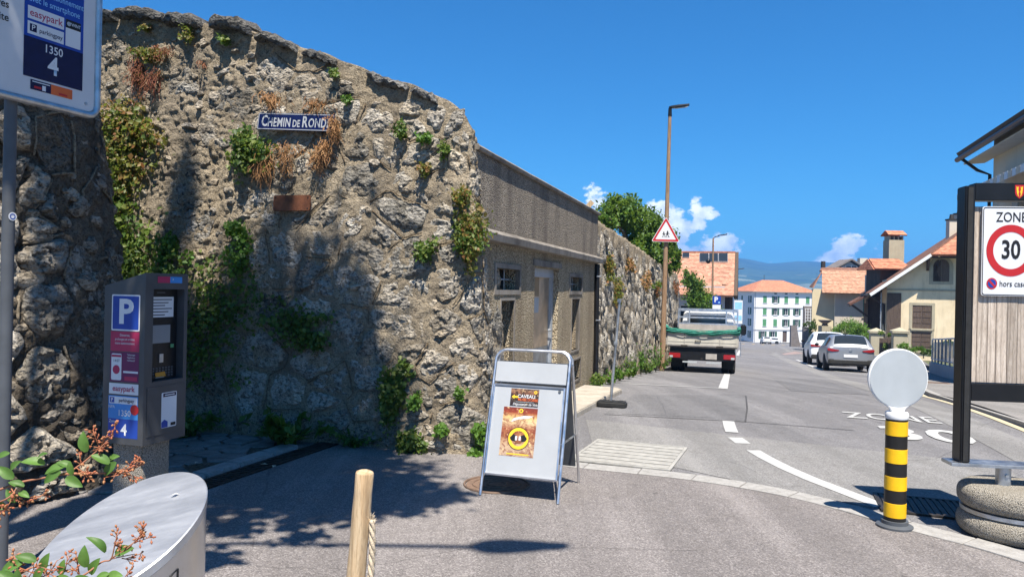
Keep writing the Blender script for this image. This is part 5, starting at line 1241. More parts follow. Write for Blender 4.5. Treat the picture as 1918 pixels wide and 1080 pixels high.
rt, rp_, Mx2, w2_, h2_ = plate('rusty_plate', 'small blank rusty iron plate on the bastion below the street name', 'plaque', 519, (366, 396), 587, (368, 398), .065, M['rust'], .02)
for sx in (-1, 1):
    for sz in (-1, 1):
        c = Mx2 @ Vector((sx*(w2_/2-.025), sz*(h2_/2-.025), 0)); MB().cone(c, c+(Mx2.to_3x3() @ Vector((0, 0, .006))), .007, .006, 10).build('screw', M['iron'], rp_)

# ---- lamp posts
def street_lamp(label, base, h, lean, arm, pole_mat, head_dir, group='street lamps on tall brown poles', r0=.085, r1=.05, ball=False):
    t = thing('street_lamp', label, 'street lamp', base, 0, group); mb = MB(); n = 10
    top = Vector((lean[0], lean[1], h)); mb.tube([top*(k/n) for k in range(n+1)], [r0+(r1-r0)*k/n for k in range(n+1)], 14); mb.build('pole', pole_mat, t, smooth=60)
    d_ = Vector((head_dir[0], head_dir[1], 0)).normalized()
    if arm > 0.2:
        MB().tube([top-Vector((0, 0, .1)), top+Vector((0, 0, .05))+d_*.05, top+d_*.25+Vector((0, 0, .12)), top+d_*arm+Vector((0, 0, .16))], .03, 10).build('arm', M['black'], t, smooth=180)
        hb = top+d_*arm+Vector((0, 0, .16))
    else:
        MB().cone(top-Vector((0, 0, .16)), top+Vector((0, 0, .08)), .062, .05, 14).build('spigot', M['black'], t); hb = top+Vector((0, 0, .08))
    hd = MB(); rows = []
    for k in range(9):
        f = k/8; wdt = .05+.085*math.sin(math.pi*min(f*1.05, 1)**.6); c = hb+d_*(.62*f-.03)+Vector((0, 0, .11*f+.012)); sd = Vector((-d_.y, d_.x, 0))
        rows += [c-sd*wdt, c-sd*wdt*.7+Vector((0, 0, .045)), c+sd*wdt*.7+Vector((0, 0, .045)), c+sd*wdt, c+sd*wdt*.6-Vector((0, 0, .025)), c-sd*wdt*.6-Vector((0, 0, .025))]
    hd.v = [tuple(p) for p in rows]; hd.f = [(i*6+j, i*6+6+j, i*6+6+(j+1) % 6, i*6+(j+1) % 6) for i in range(8) for j in range(6)]+[tuple(range(6)), tuple(48+j for j in range(5, -1, -1))]
    hh = hd.build('lamp_head', M['black'], t, smooth=50)
    c = hb+d_*.36+Vector((0, 0, .045)); MB().bar(c-d_*.18-Vector((0, 0, .037)), c+d_*.18+Vector((0, 0, .025)), .11, .012).build('lens', M['light_grey'], hh)
    if ball:
        MB().lathe([(0, -.16), (.10, -.13), (.16, 0), (.10, .13), (0, .16)], 16, (-.35, 0, h-1.55)).build('sensor_ball', M['black'], t, smooth=180); MB().bar((-.3, 0, h-1.55), (0, 0, h-1.55), .03, .03).build('sensor_bracket', M['black'], t)
    return t
lb = gnd(1240, 694); lb.z = gxy(lb.x, lb.y)
lt = P(1255, 208, lb.y)
lamp1 = street_lamp('tall brown street lamp post against the retaining wall carrying the triangular sign', lb, lt.z-lb.z, (lt.x-lb.x, 0), 0.0, M['pole_wood'], (1, .1))
def lamp_at(u, v, Y, label, arm, ball=False, hd=(1, .05)):
    b = P(u, 600, Y); b.z = gxy(b.x, b.y); t = P(u+2, v, Y); return street_lamp(label, b, t.z-b.z, (t.x-b.x, 0), arm, M['pole_wood'], hd, ball=ball, r0=.09, r1=.055)
lamp_at(1334, 446, 50, 'brown street lamp with a dark ball beside the tiled barn roof', .35, True)
lamp_at(1365.5, 507, 78, 'farthest small street lamp in front of the barn gable', .9)
# lamp behind the viewer: only its shadow reaches the picture
street_lamp('street lamp with a long arm over the forecourt behind the viewer', Vector((-1.31, .62, 0)), 8.1, (0, 0), 1.68, M['pole_wood'], (1, .0))

# ---- triangular warning sign on the first lamp
wq = P(1247, 437, lb.y-.14); ws = thing('warning_sign', 'white triangular school crossing sign with red border on the lamp post', 'road sign', wq, R(2))
def tri(h, r=.0): 
    s_ = h/math.sqrt(3)*2; return [(-s_/2, -h/3), (s_/2, -h/3), (0, 2*h/3)]
hh = .76
def rtri(h, r):
    out = []; T = tri(h)
    for i in range(3):
        p = Vector(T[i]); a = (Vector(T[i-1])-p).normalized(); b = (Vector(T[(i+1) % 3])-p).normalized(); bis = (a+b).normalized(); c = p+bis*(2*r)
        s0 = c+(-bis).normalized()*0; a0 = math.atan2(-bis.y, -bis.x)
        for k in range(-3, 4): out.append((c.x+r*math.cos(a0+k*R(20)), c.y+r*math.sin(a0+k*R(20))))
    return out
wp = panel('plate', M['white_sign'], ws, FRONT, rtri(hh, .035), .012)
WFm = front(-.0005); o1, o2 = rtri(hh-.04, .03), rtri(hh-.21, .015); n = len(o1); me = bpy.data.meshes.new('red_border')
me.from_pydata([tuple(WFm @ Vector((p[0], p[1], .001))) for p in o1+o2], [], [(k, n+k, n+(k+1) % n, (k+1) % n) for k in range(n)]); link('red_border', me, M['sign_red'], wp)
for (ox, sc, fl) in ((-.06, .8, 1), (.055, 1.0, -1)):
    for poly in (circle(.024, 12, 0, .12), [(-.02, .09), (.02, .095), (.03, .03), (-.015, .02)], [(-.015, .03), (.01, .03), (-.04, -.05), (-.06, -.045)], [(.0, .03), (.03, .035), (.055, -.01), (.05, -.055), (.035, -.05), (.036, -.012)], [(.02, .09), (.06, .05), (.05, .04), (.01, .075)], [(-.02, .09), (-.06, .055), (-.055, .04), (-.01, .07)]):
        decal(wp, WFm, [(ox+fl*x*sc, y*sc-.065) for x, y in poly][::fl], M['ink'], .002, 'child_symbol')
decal(wp, WFm, rect(-.12, -.118, .12, -.112), M['ink'], .002, 'child_symbol')
for z in (-.12, .25): MB().tube([(-.085, .06, z), (-.085, .22, z), (.085, .22, z), (.085, .06, z)], .01, 6, True).build('clamp', M['galv'], ws)

# ---- blue P sign, info banner
def p_sign():
    Y = 40.0; c = P(1342.5, 562, Y); b = Vector((c.x, c.y, gxy(c.x, c.y))); t = thing('parking_place_sign', 'small blue parking P sign above the truck cab', 'road sign', b)
    MB().cone((0, .05, 0), (0, .05, c.z-b.z+.3), .03, .03, 10).build('pole', M['galv'], t); Mx = front(0, 0, c.z-b.z)
    pl = panel('plate', M['sign_blue'], t, Mx, rrect(.44, .44, .03, 3), .015); lettering(pl, front(-.001, -.04, c.z-b.z+.02), 'P', 0, 0, .26, M['white_sign'], .04); decal(pl, front(-.001, .12, c.z-b.z-.11), rect(-.04, -.04, .05, .03), M['pale_blue'], .002)
    panel('lower_plate', M['white_sign'], t, front(0, 0, c.z-b.z-.36), rect(-.22, -.12, .22, .11), .012)
p_sign()
def banner():
    Y = 46.0; c = P(1383, 575, Y); b = Vector((c.x, c.y, gxy(c.x, c.y))); t = thing('banner_sign', 'narrow white and blue banner sign standing right of the truck cab', 'sign', b)
    h0 = P(1383, 606, Y).z-b.z; h1 = P(1383, 562, Y).z-b.z
    for x in (-.2, .2): MB().cone((x, .03, 0), (x, .03, h1), .025, .025, 8).build('pole', M['galv'], t)
    pl = panel('board', M['white_sign'], t, FRONT, rect(-.26, h0, .26, h1), .03); decal(pl, front(-.001), rect(-.22, h1-.55, .22, h1-.12), M['pale_blue'], .002, 'print'); decal(pl, front(-.001), rect(-.22, h0+.2, .22, h0+.5), M['pale_blue'], .002, 'print')
banner()

# ================================================================== VEHICLES
def wheel(root, x, y, r, w, rim=True, name='wheel'):
    s = 1 if x > 0 else -1
    ty = MB(); ty.lathe([(r*.62, -w/2), (r*.92, -w/2), (r, -w/2+.03), (r, w/2-.03), (r*.92, w/2), (r*.62, w/2)], 28)
    ty.v = [(p[2]+x, p[0]+y, p[1]+r) for p in ty.v]; o = ty.build(name, M['black_rubber'], root, smooth=40)
    if rim:
        rm = MB(); rm.lathe([(0, -.02), (r*.63, -.02), (r*.64, .02), (r*.58, .03), (r*.5, .0), (r*.2, .0), (r*.17, .02), (0, .02)], 20); k0 = x+s*(w/2-.03)
        rm.v = [(s*p[2]+k0, p[0]+y, p[1]+r) for p in rm.v]; rr_ = rm.build('rim', M['galv'], o, smooth=40)
    return o
def car(name, label, paint, loc, rz, pitch, L, Wd, H, secs, glass_rows, lights, plate_z, bump_z, wr=.32, group='cars parked in the bays on the right'):
    t = thing(name, label, 'car', loc, rz, group); t.rotation_euler = (pitch, 0, rz)
    w = Wd/2; K = 8; mb = MB()
    def ring(sec):
        y, ws, zb, belt, rw, zr = sec; ww = w*ws; h = [(0, zb), (ww*.85, zb), (ww*.97, zb+.10), (ww, (zb+belt)/2+.03), (ww*.985, belt-.08), (ww*.955, belt), (w*rw, zr-.045), (w*rw*.90, zr), (w*rw*.5, zr+.022), (0, zr+.03)]
        return [(x, y, z) for x, z in h]+[(-x, y, z) for x, z in h[-2:0:-1]]
    rows = [ring(s_) for s_ in secs]; m = len(rows[0])
    for r_ in rows: mb.v += r_
    mb.f = [(i*m+j, i*m+(j+1) % m, (i+1)*m+(j+1) % m, (i+1)*m+j) for i in range(len(rows)-1) for j in range(m)]+[tuple(range(m-1, -1, -1)), tuple((len(rows)-1)*m+j for j in range(m))]
    body = mb.build('body', paint, t, smooth=50)
    sub = body.modifiers.new('round', 'SUBSURF'); sub.levels = 2; sub.render_levels = 2
    def surf(y, x):     # roof / hatch height at y on the section grid
        ys = [s_[0] for s_ in secs]; zr = float(np.interp(y, ys, [s_[5] for s_ in secs])); rw = float(np.interp(y, ys, [s_[4] for s_ in secs])); return zr+.03-.05*(x/(w*rw))**2
    def patch(nm, ya, yb, xa, xb, off, mat):
        g = MB(); n1, n2 = 6, 8
        for i in range(n1+1):
            y = ya+(yb-ya)*i/n1; xh = xa+(xb-xa)*i/n1
            for j in range(n2+1): x = -xh+2*xh*j/n2; g.v.append((x, y, surf(y, x)+off))
        g.f = [(i*(n2+1)+j, i*(n2+1)+j+1, (i+1)*(n2+1)+j+1, (i+1)*(n2+1)+j) for i in range(n1) for j in range(n2)]
        return g.build(nm, mat, t, smooth=180)
    (ra, rb_, xa, xb), (fa, fb, xc, xd) = glass_rows
    patch('rear_window', ra, rb_, xa, xb, .012, M['glass']); patch('windscreen', fa, fb, xc, xd, .012, M['glass'])
    # side windows
    ys = [s_[0] for s_ in secs]
    for s_ in (-1, 1):
        for (ya, yb) in ((rb_-.02, L*.44), (L*.455, fa-.12)):
            g = MB(); n1 = 6
            for i in range(n1+1):
                y = ya+(yb-ya)*i/n1; rw = float(np.interp(y, ys, [q[4] for q in secs])); zr = float(np.interp(y, ys, [q[5] for q in secs])); belt = float(np.interp(y, ys, [q[3] for q in secs])); ws = float(np.interp(y, ys, [q[1] for q in secs]))
                for f in (.08, .86): xx_ = w*(ws*.955*(1-f)+rw*f); g.v.append((s_*(xx_+.012), y, belt+(zr-.045-belt)*f))
            g.f = [(2*i, 2*i+1, 2*i+3, 2*i+2) for i in range(n1)]; g.build('side_window', M['glass'], t, smooth=180)
        MB().prism([(x*s_, z) for x, z in lights], (0, -.022, 0), (1, 0, 0), (0, 0, 1), (0, .10, 0)).build('tail_light', M['tail_red'], t, bev=.012)
        MB().box((s_*(w+.085), L*.66, 1.02*H/1.46), (.17, .09, .13)).build('mirror', M['black'], t, bev=.035, seg=3)
        for y in (L*.18, L*.80):
            MB().cone((s_*(w-.16), y, wr), (s_*(w+.003), y, wr), wr+.055, wr+.055, 24).build('wheel_arch', M['black_rubber'], t)
            wheel(t, s_*(w-.085), y, wr, .2)
    MB().box((0, .08, bump_z), (Wd*.90, .22, .20)).build('bumper', M['black_rubber'], t, bev=.04, seg=3)
    MB().box((0, -.012, plate_z), (.50, .02, .115)).build('number_plate', M['white_sign'], t)
    MB().cone((0, -.02, plate_z+.22), (0, .02, plate_z+.22), .055, .055, 20).build('badge', M['galv'], t)
    MB().bar((-.12, L*.17, surf(L*.17, 0)-.0), (-.12, L*.13, surf(L*.13, 0)+.05), .03, .03).build('aerial', M['black'], t)
    return t
golf_secs = [(0.0, .84, .36, .90, .62, .93), (.035, .93, .29, .95, .76, .985), (.10, .965, .26, .97, .80, 1.06), (.26, .985, .24, .975, .76, 1.25), (.46, .99, .22, .965, .71, 1.395), (.9, 1.0, .2, .955, .72, 1.435), (1.7, 1.0, .2, .94, .73, 1.44), (2.3, 1.0, .2, .93, .71, 1.41), (2.75, 1.0, .2, .925, .73, 1.22), (3.15, .99, .2, .92, .76, .985), (3.7, .97, .22, .86, .74, .89), (4.1, .9, .26, .74, .66, .78), (4.26, .74, .34, .62, .55, .65)]
def on_road(s, q): v = rd(s, q); v.z = G(s); return v
PIT = lambda s: math.atan2(G(s+3)-G(s), 3.0)
HD = -math.atan2(D.x, D.y)
gq = gnd(1582, 697); gs, gqq = sq(gq.x, gq.y)
gl = [(.40, .835), (.80, .90), (.845, .885), (.835, .80), (.66, .765), (.44, .79)]
car('parked_car', 'silver hatchback parked nearest on the right seen from behind', M['car_silver'], on_road(31.6, 4.02), HD, PIT(32), 4.28, 1.79, 1.46, golf_secs, ((.10, .44, .60, .52), (2.36, 3.1, .56, .62)), gl, .62, .38)
suv = [(y*1.03, ws, zb+.05, belt*1.11, rw, zr*1.115) for (y, ws, zb, belt, rw, zr) in golf_secs]
car('parked_car', 'white car parked just ahead of the silver hatchback', M['car_white'], on_road(38.6, 4.0), HD, PIT(39), 4.4, 1.86, 1.62, suv, ((.10, .44, .60, .52), (2.42, 3.2, .56, .62)), [(.40, .93), (.82, 1.0), (.87, .98), (.86, .88), (.45, .88)], .72, .42, .35)
w1 = P(1437, 632, 150); c1 = car('parked_car', 'small distant white car in front of the white apartment block', M['car_white'], Vector((w1.x, w1.y, gxy(w1.x, w1.y))), HD+.1, PIT(150), 4.28, 1.79, 1.46, golf_secs, ((.10, .44, .60, .52), (2.36, 3.1, .56, .62)), gl, .62, .38, group='cars far down the street')
w2_c = P(1462, 634, 158); car('parked_car', 'distant white car seen from its side below the apartment block doorway', M['car_white'], Vector((w2_c.x, w2_c.y, gxy(w2_c.x, w2_c.y))), HD+1.5, 0, 3.9, 1.7, 1.4, golf_secs[:10]+[(3.6, .97, .22, .82, .7, .85), (3.85, .8, .3, .66, .6, .7)], ((.10, .44, .60, .52), (2.36, 3.1, .56, .62)), gl, .62, .38, group='cars far down the street')

def truck():
    t = thing('flatbed_truck', 'dusty white flatbed truck parked by the wall with green net over its tailgate', 'truck', on_road(23.2, -1.17), HD); t.rotation_euler = (PIT(24), 0, HD)
    W_ = 1.03
    MB().box((0, 1.75, .80), (2.02, 3.4, .09)).build('load_bed', M['bed_grey'], t)
    tg = MB().box((0, -.01, 1.02), (2.06, .045, .46)).build('tailgate', M['bed_white'], t, bev=.006)
    MB().box((0, -.036, .93), (2.0, .012, .03)).build('rail', M['bed_white'], tg); MB().box((0, -.036, .82), (2.0, .012, .04)).build('rail', M['bed_grey'], tg)
    for x in (-.52, .52): 
        MB().box((x, -.045, .795), (.20, .05, .05)).build('hinge', M['iron'], tg, bev=.008); MB().box((x, -.036, 1.05), (.02, .012, .36)).build('seam', M['bed_grey'], tg)
    MB().tube([(-.2, -.035, .93), (-.2, -.07, .96), (-.04, -.07, .96), (-.04, -.035, .93)], .012, 6).build('handle', M['iron'], tg)
    for s in (-1, 1):
        MB().box((s*W_, 1.75, 1.0), (.04, 3.4, .40)).build('side_board', M['bed_white'], t, bev=.006)
        MB().box((s*(W_), .02, 1.08), (.06, .06, .52)).build('corner_post', M['bed_grey'], t)
    MB().box((0, 3.45, 1.18), (1.95, .05, .72)).build('headboard', M['bed_grey'], t, bev=.01)
    f = MB()
    for z in (1.56, 1.78, 2.04): f.box((0, 3.52, z), (2.02, .05, .055 if z < 2 else .10))
    for x in (-.99, -.62, .62, .99): f.box((x, 3.5, 1.72), (.05, .05, .60))
    f.build('ladder_rack', M['alu'], t, smooth=0)
    # cab
    mb = MB(); secs_ = [(3.62, .94, .55, 1.98), (3.72, .96, .5, 2.06), (4.3, .97, .45, 2.10), (4.75, .97, .45, 2.02), (5.25, .97, .45, 1.40), (5.65, .93, .45, 1.15), (5.78, .86, .5, .95)]; rows = []
    for (y, w, zb, zt) in secs_:
        h = [(0, zb), (w, zb), (w, zb+.35), (w*.99, min(1.2, zt-.1)), (w*.86, zt-.12), (w*.74, zt), (0, zt+.03)]; rows.append([(x, y, z) for x, z in h]+[(-x, y, z) for x, z in h[-2:0:-1]])
    m = len(rows[0]); 
    for r_ in rows: mb.v += r_
    mb.f = [(i*m+j, i*m+(j+1) % m, (i+1)*m+(j+1) % m, (i+1)*m+j) for i in range(len(rows)-1) for j in range(m)]+[tuple(range(m-1, -1, -1)), tuple((len(rows)-1)*m+j for j in range(m))]
    cb = mb.build('cab', M['car_white'], t, bev=.03, smooth=50)
    MB().box((0, 3.61, 1.68), (1.30, .02, .34)).build('rear_window', M['glass'], cb, bev=.0)
    MB().prism([(-.62, 1.52), (.62, 1.52), (.55, 1.98), (-.55, 1.98)], (0, 4.78, 0), (1, 0, 0), (0, 0, 1), (0, .03, 0)).build('windscreen', M['glass'], cb)
    for s in (-1, 1):
        MB().slab([(s*.965, 4.0, 1.32), (s*.965, 4.9, 1.32), (s*.90, 4.75, 1.78), (s*.88, 4.0, 1.85)], .01).build('side_window', M['glass'], cb)
        MB().bar((s*.96, 4.95, 1.45), (s*1.16, 4.9, 1.5), .03, .03).build('mirror_arm', M['black'], t)
        MB().box((s*1.19, 4.88, 1.42), (.20, .12, .38)).build('mirror', M['black'], t, bev=.04, seg=3)
    # chassis, bumper and lamps
    MB().box((0, 2.4, .56), (.80, 4.4, .20)).build('chassis', M['black'], t); MB().box((0, .25, .70), (1.9, .3, .14)).build('cross_member', M['black'], t)
    bp = MB().box((0, .06, .50), (1.94, .10, .27)).build('bumper', M['black'], t, bev=.02)
    for s in (-1, 1):
        tl = MB().box((s*.80, -.0, .50), (.34, .05, .15)).build('tail_light', M['tail_red'], t, bev=.012); MB().box((s*.90, -.027, .465), (.10, .012, .06)).build('reversing_lens', M['light_grey'], tl)
        MB().box((s*.78, .55, .30), (.36, .03, .34)).build('mud_flap', M['black_rubber'], t)
        for x in (.66, .87): wheel(t, s*x, .95, .33, .19, x > .8)
        wheel(t, s*.84, 4.75, .33, .2)
        MB().box((s*.35, .02, .315), (.42, .03, .045)).build('reflector_strip', M['light_grey'], t)
    pl = MB().box((.28, -.01, .50), (.32, .02, .17)).build('number_plate', M['bed_grey'], t)  # white plate coloured grey to stand in for the shade on it
    MB().cone((0, -.06, .42), (0, .05, .42), .03, .03, 10).build('tow_hook', M['iron'], t)
    # the net: bunched folds sagging between the corner posts
    nb = MB(); n1, n2 = 44, 6
    for i in range(n1+1):
        f = i/n1; x = -1.09+2.18*f; sag = .10*math.sin(math.pi*f)
        for j in range(n2+1):
            g_ = j/n2; wob = .018*noise.noise(Vector((f*14, g_*3, 2))); nb.v.append((x, -.06-.03*math.sin(g_*math.pi)+wob, 1.33-sag*.75-(.13+.03*math.sin(f*21))*g_+.015*math.sin(g_*14+f*9)+wob))
    nb.f = [(i*(n2+1)+j, i*(n2+1)+j+1, (i+1)*(n2+1)+j+1, (i+1)*(n2+1)+j) for i in range(n1) for j in range(n2)]
    no = nb.build('net', M['net'], t, smooth=180)
    rb = MB()
    for z0 in (1.335, 1.25): rb.tube([(-1.09+2.18*k/20, -.115+.01*math.sin(k), z0-.07*math.sin(math.pi*k/20)+.006*math.sin(k*2.3)) for k in range(21)], .014, 6)
    rb.build('net_cord', M['net'], no, smooth=180)
    for s in (-1, 1): MB().tube([(s*1.06, -.08, 1.36), (s*1.08, .6, 1.33), (s*1.07, 1.4, 1.26), (s*1.06, 2.4, 1.3)], [.06, .05, .045, .03], 8).build('net_roll', M['net'], t, smooth=180)
truck()
# ================================================================== BUILDINGS
def win_parts(root, W, a0, a1, z0, z1, kind, sh_mat, depth=.18, frame_mat=None, sill=True, trim=None):
    """kind: 'open' glass with a leaf folded back on each side, 'shut' closed shutters, 'glass' bare window"""
    fm = frame_mat or M['white_plastic']; w_ = a1-a0
    fr_ = MB(); fw = .06; d0 = -depth+.02
    def blk(mb, xa, xb, za, zb, ya, yb):
        p = [W(xa, za, ya), W(xb, za, ya), W(xb, zb, ya), W(xa, zb, ya), W(xa, za, yb), W(xb, za, yb), W(xb, zb, yb), W(xa, zb, yb)]
        mb.add(p, [(0, 3, 2, 1), (4, 5, 6, 7), (0, 1, 5, 4), (1, 2, 6, 5), (2, 3, 7, 6), (3, 0, 4, 7)])
    blk(fr_, a0, a0+fw, z0, z1, d0-.05, d0+.02); blk(fr_, a1-fw, a1, z0, z1, d0-.05, d0+.02); blk(fr_, a0+fw, a1-fw, z0, z0+fw, d0-.05, d0+.02); blk(fr_, a0+fw, a1-fw, z1-fw, z1, d0-.05, d0+.02)
    if w_ > .7: blk(fr_, (a0+a1)/2-.035, (a0+a1)/2+.035, z0+fw, z1-fw, d0-.05, d0+.025)
    f = fr_.build('window', fm, root, world=True, smooth=0)
    g = MB(); g.add([W(a0, z0, d0-.02), W(a1, z0, d0-.02), W(a1, z1, d0-.02), W(a0, z1, d0-.02)], [(0, 1, 2, 3)]); g.build('pane', M['glass'], f, world=True, smooth=0)
    if sill: s_ = MB(); blk(s_, a0-.08, a1+.08, z0-.12, z0-.01, -.02, .10); s_.build('sill', trim or M['stone_trim'], f, world=True, smooth=0)
    if kind == 'open':
        for xa, xb in ((a0-w_*.52, a0-.02), (a1+.02, a1+w_*.52)):
            s_ = MB(); blk(s_, xa, xb, z0, z1, .01, .05); s_.build('shutter', sh_mat, root, world=True, smooth=0)
    if kind == 'shut':
        for xa, xb in ((a0+.01, (a0+a1)/2-.008), ((a0+a1)/2+.008, a1-.01)):
            s_ = MB(); blk(s_, xa, xb, z0+.01, z1-.01, -.06, -.015)
            for k in range(1, 4): blk(s_, xa+.04, xb-.04, z0+(z1-z0)*k/4-.03, z0+(z1-z0)*k/4+.03, -.014, .004)
            s_.build('shutter', sh_mat, root, world=True, smooth=0)
def facade(root, p0, p1, z0, z1, wins, mat, depth=.18):
    mb = MB(); W = wall_cells(mb, p0, p1, z0, z1, [w[:4] for w in wins], depth); mb.build('wall', mat, root, world=True, smooth=0)
    return W
def W_of(p0, p1):
    p0, p1 = Vector(p0), Vector(p1); t = (p1-p0).normalized(); n = Vector((t.y, -t.x)); return lambda a, z, h=0.0: (p0.x+t.x*a+n.x*h, p0.y+t.y*a+n.y*h, z)

# ---- white apartment block at the end of the street
def white_block():
    pA = P(1412, 600, 183).xy; ang = R(7); t = Vector((math.cos(ang), math.sin(ang))); b = Vector((-math.sin(ang), math.cos(ang))); Wd, Dp = 15.6, 13.0
    p0, p1 = pA, pA+t*Wd; q0 = pA+b*Dp; q1 = p1+b*Dp; zg, ze = -10.3, 2.1
    root = thing('apartment_block', 'white four storey apartment block with green shutters and orange hipped roof', 'building', (p0.x, p0.y, zg))
    cols = [2.75, 5.5, 8.25, 11.05, 13.85]; rows = [(-.6, 1.05), (-3.55, -1.85), (-6.35, -4.6)]
    kinds = ['sossss', 'sooooo', 'ssoooo']; wins = []
    kinds = [['shut', 'open', 'shut', 'shut', 'shut'], ['shut', 'open', 'open', 'open', 'open'], ['shut', 'shut', 'open', 'open', 'open']]
    for r_, (za, zb) in enumerate(rows):
        for c_, x in enumerate(cols): wins.append((x-.48, x+.48, za, zb, kinds[r_][c_]))
    for x in (2.3, 5.0): wins.append((x-.5, x+.5, -9.4, -7.6, 'open'))
    vents = [(x-.38, x+.38, 1.55, 1.88, 'glass') for x in (5.5, 8.25, 11.05)]
    door = (7.5, 8.6, zg+.1, -7.5, 'door')
    W = facade(root, p0, p1, zg, ze, wins+vents+[door], M['white_wall'], .25)
    for w in wins: win_parts(root, W, w[0], w[1], w[2], w[3], w[4], M['green_shutter'] if w[4] == 'shut' else M['dark_green_shutter'], .25, trim=M['grey_wall'])
    for w in vents: win_parts(root, W, *w[:4], 'glass', None, .25, M['dark_wood'], False)
    MB().slab([W(7.5, zg+.1, -.15), W(8.6, zg+.1, -.15), W(8.6, -7.5, -.15), W(7.5, -7.5, -.15)], .05).build('door', M['shutter_wood'], root, world=True, smooth=0)
    for z in (-1.75, -7.2):
        mb = MB(); 
        for k in range(2): pass
        mb.slab([W(-.06, z+.12, .10), W(-.06, z-.12, .10), W(Wd+.06, z-.12, .10), W(Wd+.06, z+.12, .10)], .14); mb.build('string_course', M['grey_wall'], root, world=True, smooth=0)
    Ws = W_of(q0, p0); cs = [2.6, 6.0, 10.6]; sw = [(x-.45, x+.45, za, zb) for (za, zb) in rows+[(-9.3, -7.6)] for x in cs]
    facade(root, q0, p0, zg, ze, sw, M['white_wall'], .25)
    for w in sw: win_parts(root, Ws, *w, 'open' if w[0] < 3 or w[0] > 9 else 'shut', M['dark_green_shutter'], .25, trim=M['grey_wall'])
    mb = MB(); mb.add([(*p1, zg), (*q1, zg), (*q1, ze), (*p1, ze)], [(0, 1, 2, 3)]); mb.add([(*q1, zg), (*q0, zg), (*q0, ze), (*q1, ze)], [(0, 1, 2, 3)]); mb.build('wall', M['white_wall'], root, world=True, smooth=0)
    o = .7; e = [p0-t*o-b*o, p1+t*o-b*o, q1+t*o+b*o, q0-t*o+b*o]; m0 = (p0+q0)/2+t*5.0; m1 = (p1+q1)/2-t*5.0; zr = 5.1
    e = [(*q, ze+.05) for q in e]; r0, r1 = (*m0, zr), (*m1, zr)
    rf = MB()
    for q in ([e[0], e[1], r1, r0], [e[1], e[2], r1], [e[2], e[3], r0, r1], [e[3], e[0], r0]): rf.slab(q, .12)
    rf.build('roof', M['roof_orange'], root, world=True, smooth=0)
    mb = MB(); mb.slab([(e[0][0], e[0][1], ze-.02), (e[3][0], e[3][1], ze-.02), (e[2][0], e[2][1], ze-.02), (e[1][0], e[1][1], ze-.02)], .06); mb.build('eaves', M['beige_wall'], root, world=True, smooth=0)
    MB().bar((m0.x+.5, m0.y, zr-.2), (m0.x+.5, m0.y, zr+1.3), .08, .08).build('roof_mast', M['iron'], root, world=True)
    mb = MB(); mb.tube([W(.25, zg, .12), W(.25, ze, .12)], .06, 6); mb.build('downpipe', M['galv'], root, world=True)
white_block()

